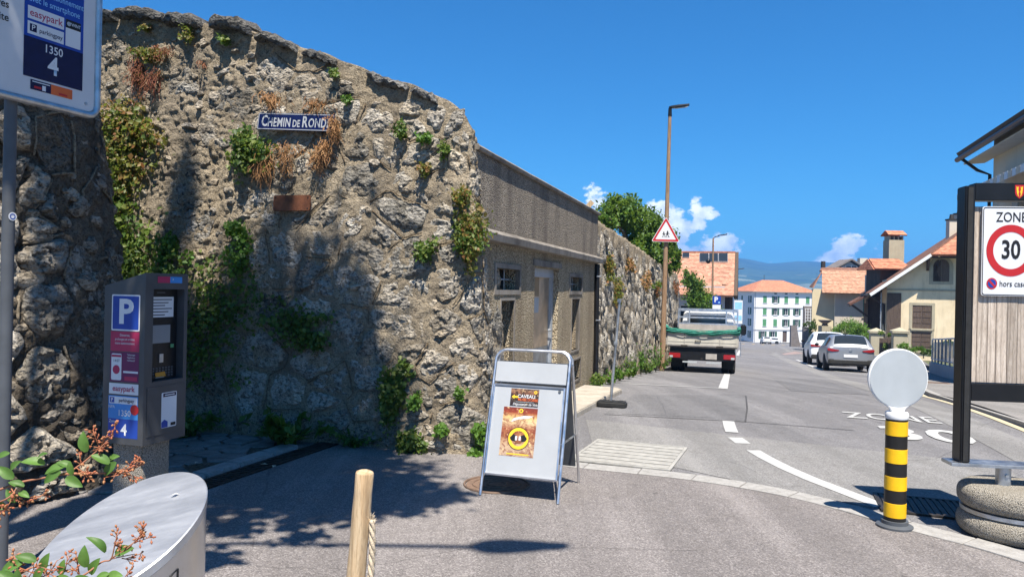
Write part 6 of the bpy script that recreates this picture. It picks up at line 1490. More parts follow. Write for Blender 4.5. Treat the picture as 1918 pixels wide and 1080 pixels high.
# ---- barn with skylights, left
def barn():
    Y0 = 60.0; pr = P(1374.5, 553, Y0); zg = G(62)-.3; ze = pr.z; L_ = 13.0
    t = Vector((.956, -.293)).normalized(); b = Vector((-t.y, t.x)); R0 = pr.xy; ridge_z = 5.15; dep = 5.6; zr = ze
    p1 = R0-t*.7+b*.9; p0 = p1-t*L_; q1 = p1+b*dep*2; q0 = p0+b*dep*2
    root = thing('tiled_barn', 'barn with a big salmon tiled roof and skylights beyond the wall', 'building', (p1.x, p1.y, zg))
    eL, eR = R0-t*(L_+.5), R0; rL, rR = eL+b*dep, eR+b*dep; rp0 = (*rL, ridge_z); 
    rf = MB(); rf.slab([(*eL, ze), (*eR, ze), (*rR, ridge_z), (*rL, ridge_z)], .16); bL, bR = eL+b*dep*2, eR+b*dep*2; rf.slab([(*bR, ze), (*bL, ze), (*rL, ridge_z), (*rR, ridge_z)], .16)
    roof = rf.build('roof', M['roof_barn'], root, world=True, smooth=0)
    MB().bar((*rL, ridge_z+.03), (*rR, ridge_z+.03), .22, .12).build('ridge_tiles', M['roof_orange'], root, world=True)
    def rp(u, v, lift=0.03):   # a point of the front slope seen at pixel (u, v)
        o = Vector((0, 0, CAM_H)); dd = P(u, v, 1.0)-o; A, B_, C_ = Vector((*eL, ze)), Vector((*eR, ze)), Vector((*rR, ridge_z)); nn = (B_-A).cross(C_-A).normalized()
        if nn.z < 0: nn = -nn
        k = (A-o).dot(nn)/dd.dot(nn); return o+dd*k+nn*lift
    def sky(u0, v0, u1, v1, name='skylight'):
        q = [rp(u0, v1), rp(u1, v1), rp(u1, v0), rp(u0, v0)]; f = MB(); f.slab([x+Vector((0, -.05, .07)) for x in q], .14); o = f.build(name, M['galv'], roof, world=True, smooth=0)
        c = sum(q, Vector())/4; g = MB(); g.slab([x+(c-x)*.07+Vector((0, -.06, .09)) for x in q], .02); return o, g, q
    skl = [(1310, 476, 1327, 492), (1327.5, 476, 1345, 492), (1345.5, 476, 1363, 492), (1278, 475.5, 1291, 484)]
    for s_ in skl:
        o, g, q = sky(*s_); g.build('pane', M['glass'], roof, world=True, smooth=0)
    # walls: a front with a recessed loggia and white posts, the dark timber gable
    wins = [(L_-9.2, L_-6.6, ze-2.6, ze-.9), (L_-5.9, L_-4.2, ze-2.6, ze-.9), (L_-3.6, L_-2.2, ze-2.6, ze-.9)]
    W = facade(root, p0, p1, zg, ze+.7, wins, M['grey_wall'], .4)
    for w in wins: win_parts(root, W, *w, 'glass', None, .4, M['white_plastic'], True)
    mb = MB(); mb.slab([W(L_-8.4, ze-.35, 1.2), W(L_-4.3, ze-.35, 1.2), W(L_-4.3, ze-.05, .02), W(L_-8.4, ze-.05, .02)], .14); mb.build('awning', M['white_plastic'], root, world=True, smooth=0)
    for a in (L_-8.3, L_-4.4, L_-4.8): MB().bar(W(a, zg, 1.1), W(a, ze-.42, 1.1), .12, .12).build('post', M['white_plastic'], root, world=True)
    mb = MB(); mb.slab([W(L_-9, ze-3.6, .9), W(L_-1.6, ze-3.6, .9), W(L_-1.6, ze-2.75, .9), W(L_-9, ze-2.75, .9)], .1); mb.build('parapet', M['light_grey'], root, world=True, smooth=0)
    gb_ = MB(); rr_ = (p1+q1)/2; gb_.add([(*p1, zg), (*q1, zg), (*q1, ze+.7), (*rr_, ridge_z-.2), (*p1, ze+.7)], [(0, 1, 2, 3, 4)]); gb_.build('gable', M['dark_wood'], root, world=True, smooth=0)
    for k in range(14):
        f = (k+.5)/14; c = p1.lerp(q1, f); zt = ze+.7+(ridge_z-.2-ze-.7)*(1-abs(2*f-1)); MB().bar((c.x+.05, c.y, zg+2.2), (c.x+.05, c.y, zt), .10, .62).build('board', M['dark_wood'], root, world=True)
    for (a, c) in ((eR, rR), (bR, rR)): MB().bar((a.x+t.x*.14, a.y+t.y*.14, ze-.14), (c.x+t.x*.14, c.y+t.y*.14, ridge_z-.10), .28, .34).build('verge_board', M['dark_wood'], root, world=True)
    MB().bar((R0.x+.05, R0.y+.9, zg), (R0.x+.05, R0.y+.9, ze), .22, .22).build('corner_post', M['dark_wood'], root, world=True)
barn()

# ---- beige house with orange roof in the middle distance, and the grey gable behind it
def mid_house():
    Y0 = 74.0; eL = P(1540, 547.5, Y0); eR = eL+Vector((.93, -.367, 0))*7.2; zg = G(80)-.3; ze = eL.z; t = (eR.xy-eL.xy).normalized(); b = Vector((-t.y, t.x)); dp = 4.2; zr = ze+2.35
    root = thing('beige_house', 'beige house with a broad orange tiled roof and one teal shutter', 'house', (eL.x, eL.y, zg))
    rL, rR = eL.xy+b*dp, eR.xy+b*dp
    rf = MB(); rf.slab([tuple(eL), tuple(eR), (*rR, zr), (*rL, zr)], .14); rf.build('roof', M['roof_pale'], root, world=True, smooth=0)
    # older brown roof behind with its hipped end on the left
    a0 = eL.xy-t*.9+b*.6; h = MB(); top = zr+.35
    h.slab([(*a0, ze+.5), (*(rL+b*.2), zr+.0), (*(rL+b*2.2+t*.4), top), (*(a0+b*6-t*.3), ze+.6)], .12); h.slab([(*(rL+t*-.2), zr-.02), (*(rR), zr-.02), (*(rR+b*2.2), top), (*(rL+b*2.2), top)], .12); h.build('old_roof', M['roof_brown'], root, world=True, smooth=0)
    p0, p1 = eL.xy+b*1.0+t*1.2, eR.xy+b*1.0; L_ = (p1-p0).length
    W = W_of(p0, p1); aw = 3.1; wins = [(aw-.55, aw+.75, ze-2.3, ze-.55, 'shut')]
    facade(root, p0, p1, zg, ze+.5, wins, M['beige_wall'], .15)
    for w in wins: win_parts(root, W, *w[:4], 'shut', M['teal'], .15)
    q0 = p0-t*2.1-b*.1; W2 = facade(root, q0, p0+b*.2, zg, ze+.35, [], M['cream_wall']); Wc = W_of(q0, p0+b*.2); win_parts(root, Wc, 1.75, 2.1, ze-2.2, ze-.5, 'glass', None, .05, M['dark_wood'], False)
    mb = MB(); mb.add([(*(q0+b*8), zg), (*q0, zg), (*q0, ze+.35), (*(q0+b*8), ze+.35)], [(0, 1, 2, 3)]); mb.build('wall', M['cream_wall'], root, world=True, smooth=0)
    mb = MB(); mb.tube([Wc(2.2, zg, .12), Wc(2.2, ze+.2, .12)], .06, 6); mb.build('downpipe', M['galv'], root, world=True)
    c = P(1606, 541, Y0+.6); MB().box((c.x, c.y+.9, c.z+.1), (.8, .9, .5)).build('roof_window', M['galv'], root, world=True, bev=.05) if False else None
    cc_ = rL+b*2.2+t*.15; ch = MB(); ch.box((cc_.x, cc_.y, top+.2), (.35, .35, .9)); ch.build('chimney', M['iron'], root, world=True)
mid_house()
def grey_gable():
    Y0 = 98.0; a, c, e = P(1553, 507, Y0), P(1592, 487, Y0), P(1636, 512, Y0); zg = G(100); root = thing('grey_gable_house', 'grey house gable with a shallow roof behind the orange roof', 'house', (c.x, c.y, zg))
    g = MB(); dpt = 3; ins = .7
    g.prism([(a.x+ins-c.x, zg), (e.x-ins-c.x, zg), (e.x-ins-c.x, e.z), (0, c.z-.2), (a.x+ins-c.x, a.z)], (c.x, Y0, 0), (1, 0, 0), (0, 0, 1), (0, dpt, 0)); g.build('wall', M['grey_wall'], root, world=True, smooth=0)
    r_ = MB(); r_.slab([(a.x, Y0-.6, a.z-.1), (c.x, Y0-.6, c.z), (c.x, Y0+dpt, c.z), (a.x, Y0+dpt, a.z-.1)], -.18); r_.slab([(c.x, Y0-.6, c.z), (e.x, Y0-.6, e.z-.1), (e.x, Y0+dpt, e.z-.1), (c.x, Y0+dpt, c.z)], -.18); r_.build('roof', M['roof_grey'], root, world=True, smooth=0)
    W = lambda x, z, h=0.0: (x, Y0-h, z); w_ = P(1594, 504, Y0); win_parts(root, W, w_.x-.75, w_.x+.75, w_.z-.55, w_.z+.5, 'glass', None, -.05, M['white_plastic'])
    ch = P(1615, 497, Y0+1); MB().box((ch.x, ch.y, ch.z), (1.0, .8, 1.9)).build('chimney', M['beige_wall'], root, world=True)
grey_gable()

# ---- big ochre farmhouse on the right
def ochre_house():
    ang = R(-23); t = Vector((math.cos(ang), math.sin(ang))); b = Vector((-t.y, t.x)); pA = P(1660, 600, 55).xy; Wd = 11.6; Dp = 15.0; zg = G(58)-.5
    p0, p1 = pA, pA+t*Wd; q0, q1 = p0+b*Dp, p1+b*Dp
    root = thing('ochre_farmhouse', 'ochre farmhouse with half hipped tiled roof and brown shutters', 'house', (pA.x, pA.y, zg))
    def az(u, v):      # facade coordinates of a pixel
        x = px(u, v)[0]/F; n = Vector((t.y, -t.x)); k = pA.dot(n)/(x*n.x+n.y); q = Vector((x*k, k)); return (q-pA).dot(t), CAM_H-px(u, v)[1]/F*k
    ze = az(1660, 533)[1]; a_h, z_h = az(1741, 481); cx = Wd/2; half = cx-a_h
    def gz(a):         # underside of the verge above the facade
        s_ = (z_h-ze)/(a_h); return min(ze+s_*a, z_h, ze+s_*(Wd-a))
    aw, zw = az(1727, 588); ag, zg1 = az(1725, 635); aa, za = az(1763, 506)
    wins = [(aw-.62, aw+.62, zw-1.05, zw+.62), (ag-.62, ag+.62, zg1-.85, zg1+.55)]
    wins += [(Wd-w[1]+.3, Wd-w[0]+.3, w[2], w[3]) for w in wins]
    W = W_of(p0, p1)
    facade(root, p0, p1, zg, ze-.02, [w for w in wins], M['yellow_wall'], .16)
    gm = MB(); n = 24; gm.add([W(Wd*k/n, ze-.02) for k in range(n+1)]+[W(Wd*k/n, gz(Wd*k/n)) for k in range(n+1)], [(k, k+1, n+2+k, n+1+k) for k in range(n)]); gm.build('gable_wall', M['yellow_wall'], root, world=True, smooth=0)
    for w in wins:
        win_parts(root, W, *w, 'shut', M['shutter_wood'], .16)
        tr_ = MB()
        for (xa, xb, zz0, zz1) in ((w[0]-.2, w[0]-.01, w[2]-.15, w[3]+.2), (w[1]+.01, w[1]+.2, w[2]-.15, w[3]+.2), (w[0]-.01, w[1]+.01, w[3]+.01, w[3]+.2)):
            p = [W(xa, zz0, -.01), W(xb, zz0, -.01), W(xb, zz1, -.01), W(xa, zz1, -.01), W(xa, zz0, .02), W(xb, zz0, .02), W(xb, zz1, .02), W(xa, zz1, .02)]
            tr_.add(p, [(0, 3, 2, 1), (4, 5, 6, 7), (0, 1, 5, 4), (1, 2, 6, 5), (2, 3, 7, 6), (3, 0, 4, 7)])
        tr_.build('window_trim', M['stone_trim'], root, world=True, smooth=0)
    # arched attic shutter with stone surround
    def arch(w, h, n=12): return [(-w, -h), (w, -h), (w, h-w)]+[(w*math.cos(R(180*k/n)), h-w+w*math.sin(R(180*k/n))) for k in range(1, n)]+[(-w, h-w)]
    tt = Vector((t.x, t.y, 0)); nn = Vector((t.y, -t.x, 0))
    o = Vector(W(aa, za)); aw_ = MB().prism(arch(.76, 1.02), o-nn*.02, tt, (0, 0, 1), nn*.045).build('arched_surround', M['stone_trim'], root, world=True, smooth=0)
    for s_ in (-1, 1):
        half_ = [(x, y) for x, y in arch(.5, .8) if s_*x >= -1e-6]; half_ = [(.012*s_, -.8)]+[p for p in half_ if abs(p[0]) > .02]+[(.012*s_, .8)] if s_ == 1 else [(-.012, .8)]+[p for p in half_ if abs(p[0]) > .02]+[(-.012, -.8)]
        MB().prism(half_, o+nn*.026, tt, (0, 0, 1), nn*.03).build('shutter', M['shutter_wood'], aw_, world=True, smooth=0)
    mb = MB(); zc = az(1700, 542.5)[1]; mb.slab([W(0, zc+.07, .05), W(0, zc-.07, .05), W(Wd, zc-.07, .05), W(Wd, zc+.07, .05)], .08); mb.build('string_course', M['stone_trim'], root, world=True, smooth=0)
    # roof: two slopes, half hip over the gable, white verge
    ov = 1.0; sl = (z_h-ze)/a_h; wv = 1.15; zr = ze+sl*cx+.12
    def RP(a, y): return pA+t*a+b*y
    E0, E1 = RP(-wv, -ov), RP(-wv, Dp+ov); zE = ze-sl*wv+.12; zH = z_h+.12
    H0 = RP(a_h, -ov); Rdg = RP(cx, -ov+half*1.05); RdgB = RP(cx, Dp); F0, F1 = RP(Wd+wv, -ov), RP(Wd+wv, Dp+ov); H1 = RP(Wd-a_h, -ov)
    rf = MB(); rf.slab([(*E0, zE), (*H0, zH), (*Rdg, zr), (*RdgB, zr), (*E1, zE)], -.14); rf.slab([(*H1, zH), (*F0, zE), (*F1, zE), (*RdgB, zr), (*Rdg, zr)], -.14)
    roof = rf.build('roof', M['roof_brown'], root, world=True, smooth=0)
    hp = MB(); dn = -.12; hp.slab([(*(H0-b*.25), zH+dn), (*(H1-b*.25), zH+dn), (*Rdg, zr+.03)], -.16); hp.build('half_hip', M['roof_red'], root, world=True, smooth=0)
    for A_, B_ in ((E0, H0), (F0, H1)): MB().bar((*A_, zE-.02), (*B_, zH-.02), .10, .22).build('verge_board', M['white_plastic'], root, world=True, smooth=0)
    gt = MB(); gt.tube([(*(E0-t*.08), zE-.02), (*(E1-t*.08), zE-.02)], .09, 8); gt.tube([(*(E0-t*.08), zE-.05), (*(E0+t*.5+b*.6), zE-.45), (*(p0+b*.3-t*.1), zE-.75), (*(p0+b*.3-t*.1), zg)], .05, 8); gt.build('gutter', M['iron'], root, world=True)
    sf_ = MB(); sf_.slab([(*RP(-wv+.05, -ov+.1), zE-.12), (*RP(a_h, -ov+.1), zH-.12), (*RP(a_h, .0), zH-.12), (*RP(-wv+.05, .0), zE-.12)], .05); sf_.build('soffit', M['dark_wood'], root, world=True, smooth=0)
    MB().slab([(*RP(a_h-.05, -ov-.2), zH-.16), (*RP(Wd-a_h+.05, -ov-.2), zH-.16), (*RP(Wd-a_h+.05, .0), zH-.16), (*RP(a_h-.05, .0), zH-.16)], .05).build('soffit', M['dark_wood'], root, world=True, smooth=0)
    br = MB(); br.bar(W(a_h-.1, z_h-.9, .08), W(a_h-.1, z_h-.15, .75), .14, .14); br.bar(W(a_h-.1, z_h-1.0, .06), W(a_h-.1, z_h-.1, .06), .14, .12); br.build('bracket', M['dark_wood'], root, world=True)
    # street side wall with tall shutters and a banner, further barn part with timber front and lower porch roof
    Wl = W_of(q0, p0); sw = [(Dp-2.6, Dp-1.7, zw-.9, zw+.7), (Dp-4.6, Dp-3.7, zw-.9, zw+.7), (Dp-2.6, Dp-1.7, zg+.6, zg+2.1), (Dp-4.6, Dp-3.7, zg+.6, zg+2.1)]
    facade(root, q0, p0, zg, ze+.4, sw, M['yellow_wall'], .16)
    for w in sw: win_parts(root, Wl, *w, 'open', M['shutter_wood'], .16)
    mb = MB(); mb.slab([(*(p0-t*.35-b*.2), zg+1.4), (*(p0-t*.35+b*.6), zg+1.4), (*(p0-t*.35+b*.6), zg+5.2), (*(p0-t*.35-b*.2), zg+5.2)], .04); bnr = mb.build('banner', M['light_grey'], root, world=True, smooth=0)
    bl = MB()
    for z in (2.0, 2.5, 3.1, 3.6, 4.1, 4.7): bl.slab([(*(p0-t*.40-b*.1), zg+z), (*(p0-t*.40+b*.45), zg+z), (*(p0-t*.40+b*.45), zg+z+.16), (*(p0-t*.40-b*.1), zg+z+.16)], .006)
    bl.build('print', M['pole_grey'], bnr, world=True, smooth=0)
    mb = MB(); mb.slab([W(.02, zg+1.4, .06), W(.95, zg+1.4, .06), W(.95, zg+5.2, .06), W(.02, zg+5.2, .06)], .05); mb.build('cellar_door', M['shutter_wood'], root, world=True, smooth=0)
    mb = MB(); mb.add([(*p1, zg), (*q1, zg), (*q1, ze+.4), (*p1, ze+.4)], [(0, 1, 2, 3)]); mb.add([(*q1, zg), (*q0, zg), (*q0, ze+.4), (*((q0+q1)/2), zr-.2), (*q1, ze+.4)], [(0, 1, 2, 3, 4)]); mb.build('wall', M['yellow_wall'], root, world=True, smooth=0)
    # lean-to on the street side, farther back
    y0, y1 = 5.0, 13.5; A = [RP(-2.3, y0), RP(-2.3, y1)]; lz = zE-.15
    lt = MB(); lt.slab([(*A[0], lz-.75), (*RP(-.2, y0-.1), lz+.55), (*RP(-.2, y1), lz+.55), (*A[1], lz-.75)], -.14); lt.build('porch_roof', M['roof_brown'], root, world=True, smooth=0)
    pw = MB(); pw.slab([(*RP(-1.0, y1), zg), (*RP(-1.0, y0+.4), zg), (*RP(-1.0, y0+.4), lz-.25), (*RP(-1.0, y1), lz-.25)], .15); pw.slab([(*RP(-1.0, y0+.4), zg), (*RP(0, y0+.4), zg), (*RP(0, y0+.4), lz+.2), (*RP(-1.0, y0+.4), lz-.25)], .15); pw.build('timber_front', M['dark_wood'], root, world=True, smooth=0)
    for y in (y0+.5, y0+3.2, y0+6): MB().bar((*RP(-1.0, y), lz-1.6), (*RP(-2.1, y), lz-.75), .14, .14).build('bracket', M['dark_wood'], root, world=True)
    MB().tube([(*(RP(-2.36, y0)), lz-.78), (*(RP(-2.36, y1)), lz-.78)], .08, 8).build('gutter', M['iron'], root, world=True)
    # dormer and chimneys
    c = P(1668, 500, 60.0); dw = 1.55; dz = c.z
    dm = MB(); dm.box((c.x+.25, c.y+1.2, dz-1.05), (dw*1.35, 2.4, 1.9)); dmo = dm.build('dormer', M['dark_wood'], root, world=True)
    dr = MB(); dr.slab([(c.x-dw, c.y-.6, dz-.25), (c.x+dw, c.y-.6, dz-.25), (c.x+dw-.35, c.y+1.2, dz+.62), (c.x-dw+.35, c.y+1.2, dz+.62)], -.12); dr.slab([(c.x-dw, c.y+2.4, dz-.25), (c.x-dw, c.y-.6, dz-.25), (c.x-dw+.35, c.y+1.2, dz+.62)], -.12); dr.slab([(c.x+dw, c.y-.6, dz-.25), (c.x+dw, c.y+2.4, dz-.25), (c.x+dw-.35, c.y+1.2, dz+.62)], -.12); dr.build('roof', M['roof_red'], dmo, world=True, smooth=0)
    d2_ = P(1641, 497, 63.0); MB().slab([(d2_.x-.75, d2_.y-.5, d2_.z-.9), (d2_.x+.6, d2_.y-.5, d2_.z-.9), (d2_.x+.5, d2_.y+1, d2_.z+.45), (d2_.x-.2, d2_.y+1, d2_.z+.45)], .12).build('small_dormer_roof', M['roof_red'], root, world=True, smooth=0)
    MB().box((d2_.x-.05, d2_.y+.4, d2_.z-2.0), (.9, 1.0, 2.4)).build('small_dormer', M['beige_wall'], root, world=True)
    def stack(u, v0, v1, Y, w, mat, cap):
        a = P(u, v0, Y); e = P(u, v1, Y); st = MB().box((a.x, Y, (a.z+e.z)/2), (w, w*.8, a.z-e.z)).build('chimney', mat, root, world=True); h = a.z
        if cap == 'tile':
            for k in range(4): MB().box((a.x-w*.42+w*.28*k, Y, h+.16), (.09, w*.7, .34)).build('cap_pillar', mat, st, world=True)
            MB().slab([(a.x-w*.62, Y-w*.5, h+.34), (a.x+w*.62, Y-w*.5, h+.34), (a.x+w*.58, Y, h+.72), (a.x-w*.58, Y, h+.72)], -.1).build('cap', M['roof_orange'], st, world=True, smooth=0)
            MB().slab([(a.x+w*.62, Y+w*.5, h+.34), (a.x-w*.62, Y+w*.5, h+.34), (a.x-w*.58, Y, h+.72), (a.x+w*.58, Y, h+.72)], -.1).build('cap', M['roof_orange'], st, world=True, smooth=0)
        else:
            MB().box((a.x, Y, h+.06), (w*1.18, w, .12)).build('cap', M['iron'], st, world=True); MB().cone((a.x, Y, h+.12), (a.x, Y, h+.5), w*.32, w*.22, 10).build('pot', M['iron'], st, world=True)
    stack(1674, 450, 500, 62.0, 1.25, M['stone_trim'], 'tile'); stack(1782.5, 413, 448, 60.0, .62, M['beige_wall'], 'pot'); stack(1797, 402, 440, 61.5, .62, M['beige_wall'], 'pot')
    fn = Vector((*Rdg, zr)); MB().lathe([(.09, 0), (.05, .15), (.11, .3), (.03, .45), (.06, .62), (0, .8)], 10).v
    f_ = MB(); f_.lathe([(.09, 0), (.05, .15), (.11, .3), (.03, .45), (.06, .62), (0, .8)], 10, fn); f_.build('finial', M['roof_red'], root, world=True)
ochre_house()

# ---- tall grey house at the far right, its eaves over the zone sign
def tall_house():
    qf = 8.0; s1, s0 = 29.0, 9.0; p0, p1 = Vector(rq(s1, qf)), Vector(rq(s0, qf)); zg = G(20)-.6
    e1 = P(1808, 292, 26.0); e0 = P(1918, 221, 20.3); ze = 6.55; qe = 7.25
    root = thing('tall_grey_house', 'tall grey house with deep eaves and an awning behind the zone sign', 'house', (p0.x, p0.y, zg))
    W = W_of(p0, p1); wins = [(2.6, 3.6, 3.0, 4.75, 'open'), (7.6, 8.6, 3.0, 4.75, 'open'), (12.6, 13.6, 3.0, 4.75, 'open'), (2.6, 3.6, .2, 1.9, 'open'), (7.6, 8.6, .2, 1.9, 'open')]
    facade(root, p0, p1, zg, ze+.55, [w[:4] for w in wins], M['beige_wall'], .2)
    for w in wins: win_parts(root, W, *w, M['grey_wall'], .2)
    b = Vector((Rr.x, Rr.y)); q1 = p0+b*9
    mb = MB(); mb.add([(*q1, zg), (*p0, zg), (*p0, ze+.55), (*(p0+b*4.5), ze+3.0), (*q1, ze+.55)], [(0, 1, 2, 3, 4)]); mb.build('gable_wall', M['beige_wall'], root, world=True, smooth=0)
    mb = MB(); o1, o0 = rd(30.1, qe, ze), rd(8, qe, ze); mb.slab([o0, o1, rd(30.1, 12.6, ze+3.3), rd(8, 12.6, ze+3.3)], .22); mb.slab([rd(30.1, 18, ze), rd(8, 18, ze), rd(8, 12.6, ze+3.3), rd(30.1, 12.6, ze+3.3)], .22); mb.build('roof', M['iron'], root, world=True, smooth=0)
    mb = MB(); mb.slab([rd(8, qe+.1, ze-.24), rd(30.0, qe+.1, ze-.24), rd(30.0, qf, ze-.2), rd(8, qf, ze-.2)], .04); mb.build('soffit', M['beige_wall'], root, world=True, smooth=0)
    mb = MB(); mb.tube([rd(30.1, qe-.08, ze-.05), rd(8, qe-.08, ze-.05)], .09, 8); mb.tube([rd(29.6, qe-.05, ze-.1), rd(29.3, qe+.35, ze-.55), rd(29.05, qf-.09, ze-.75), rd(29.05, qf-.09, zg)], .055, 8); mb.build('gutter', M['black'], root, world=True)
    mb = MB(); st = [(22.4, 27.6)]
    mb.slab([rd(27.8, qf-1.35, 5.0), rd(21, qf-1.35, 5.0), rd(21, qf-.02, 5.65), rd(27.8, qf-.02, 5.65)], .05); aw = mb.build('awning', M['grey_sign'], root, world=True, smooth=0)
    for k in range(22): MB().slab([rd(27.8-.31*k, qf-1.36, 4.80), rd(27.8-.31*k-.28, qf-1.36, 4.80), rd(27.8-.31*k-.28, qf-1.36, 5.0), rd(27.8-.31*k, qf-1.36, 5.0)], .02).build('valance', M['grey_sign'] if k % 2 else M['beige_wall'], aw, world=True, smooth=0)
    bl = MB(); bl.box((0, 0, 0), (0, 0, 0)) if False else None
    mb = MB(); mb.slab([rd(28.2, qf-1.2, 2.45), rd(20, qf-1.2, 2.45), rd(20, qf, 2.45), rd(28.2, qf, 2.45)], .16); bal = mb.build('balcony', M['grey_wall'], root, world=True, smooth=0)
    for k in range(34): MB().bar(rd(28.1-.24*k, qf-1.15, 2.45), rd(28.1-.24*k, qf-1.15, 3.4), .03, .03).build('baluster', M['iron'], bal, world=True)
    MB().bar(rd(28.2, qf-1.15, 3.42), rd(20, qf-1.15, 3.42), .06, .05).build('handrail', M['iron'], bal, world=True)
tall_house()

# ---- garden walls, ramp railing, gate pillars on the right
def ramp():
    t = thing('ramp_wall', 'low grey concrete ramp wall topped by a galvanised railing', 'railing', rd(29, 6.6, G(29)))
    a = [rq(15, 6.0), rq(20, 6.05), rq(25.6, 6.25), rq(30, 6.75), rq(34, 7.25)]; mb = MB(); n = len(a); th = .2; hs = [.34, .36, .38, .40, .42]
    for i, p in enumerate(a):
        z = gxy(*p); d_ = Vector((Rr.x, Rr.y))*th; mb.v += [(p[0], p[1], z-.1), (p[0], p[1], z+.07+hs[i]), (p[0]+d_.x, p[1]+d_.y, z+.07+hs[i]), (p[0]+d_.x, p[1]+d_.y, z-.1)]
    mb.f = [(4*i+c, 4*i+4+c, 4*i+4+(c+1) % 4, 4*i+(c+1) % 4) for i in range(n-1) for c in range(4)]+[(0, 1, 2, 3), tuple(4*n-4+c for c in (3, 2, 1, 0))]
    mb.build('wall', M['grey_wall'], t, world=True, smooth=0)
    tp = []
    N_ = 17
    for k in range(N_+1):
        s_ = 15+19*k/N_; q = float(np.interp(s_, [15, 20, 25.6, 30, 34], [6.0, 6.05, 6.25, 6.75, 7.25]))+.1; z = G(s_)+.07+float(np.interp(s_, [15, 34], [.34, .42])); tp.append(rd(s_, q, z+.92))
        MB().bar(rd(s_, q, z), rd(s_, q, z+.9), .045, .045).build('post', M['galv'], t, world=True)
    MB().tube(tp, .028, 8).build('handrail', M['galv'], t, world=True); MB().tube([p-Vector((0, 0, .78)) for p in tp], .016, 6).build('lower_rail', M['galv'], t, world=True)
    M['mesh_infill'] = m_glass('pale railing infill', (.34, .37, .38))
    MB().slab([rd(27.6, 6.58, G(27.6)+.55), rd(34, 7.36, G(34)+.58), rd(34, 7.36, G(34)+1.30), rd(27.6, 6.58, G(27.6)+1.27)], .008).build('infill_panel', M['mesh_infill'], t, world=True)
ramp()
def pillar(u, v, Y, w, h, label):
    b = P(u, v, Y); z = gxy(b.x, b.y); t = thing('gate_pillar', label, 'gate pillar', (b.x, b.y, z), HD, 'stone gate pillars by the ochre farmhouse')
    MB().box((0, 0, h/2), (w, w, h)).build('shaft', M['stone_trim'], t, bev=.02); MB().box((0, 0, h+.07), (w*1.25, w*1.25, .14)).build('cap_slab', M['stone_trim'], t, bev=.03)
    MB().add([(-w*.6, -w*.6, h+.14), (w*.6, -w*.6, h+.14), (w*.6, w*.6, h+.14), (-w*.6, w*.6, h+.14), (0, 0, h+.34)], [(0, 1, 4), (1, 2, 4), (2, 3, 4), (3, 0, 4)]).build('cap_top', M['stone_trim'], t, smooth=0)
    return t
pillar(1684, 660, 42, .72, 1.75, 'stone gate pillar nearer the ramp railing'); pillar(1640.5, 660, 46, .72, 1.75, 'stone gate pillar nearer the parked silver car')
def hedge_fence(p, q, h, label):
    t = thing('timber_fence', label, 'fence', (*((p+q)/2).xy, gxy(*((p+q)/2).xy))); L_ = (q-p).length; n = int(L_/.16)
    for k in range(n):
        c = p.lerp(q, (k+.5)/n); z = gxy(c.x, c.y); MB().box((c.x, c.y, z+h/2+.1), (.135, .03, h+random.uniform(-.05, .03))).build('slat', M['shutter_wood'], t, world=True)
    for f in (.25, .8): MB().bar((p.x, p.y+.04, gxy(p.x, p.y)+.1+h*f), (q.x, q.y+.04, gxy(q.x, q.y)+.1+h*f), .04, .08).build('rail', M['shutter_wood'], t, world=True)
a_, b_ = P(1648, 650, 45.2), P(1676, 650, 43.0); hedge_fence(a_, b_, 1.35, 'short brown timber fence between the two gate pillars')
lw = thing('garden_wall', 'low dark stone garden wall below the timber fence', 'wall', (a_.x, a_.y, gxy(a_.x, a_.y)))
MB().bar((a_.x-.8, a_.y-.4, gxy(a_.x, a_.y)+.15), (b_.x+.3, b_.y-.35, gxy(b_.x, b_.y)+.15), .3, .6).build('stonework', M['grey_wall'], lw, world=True, bev=.02)
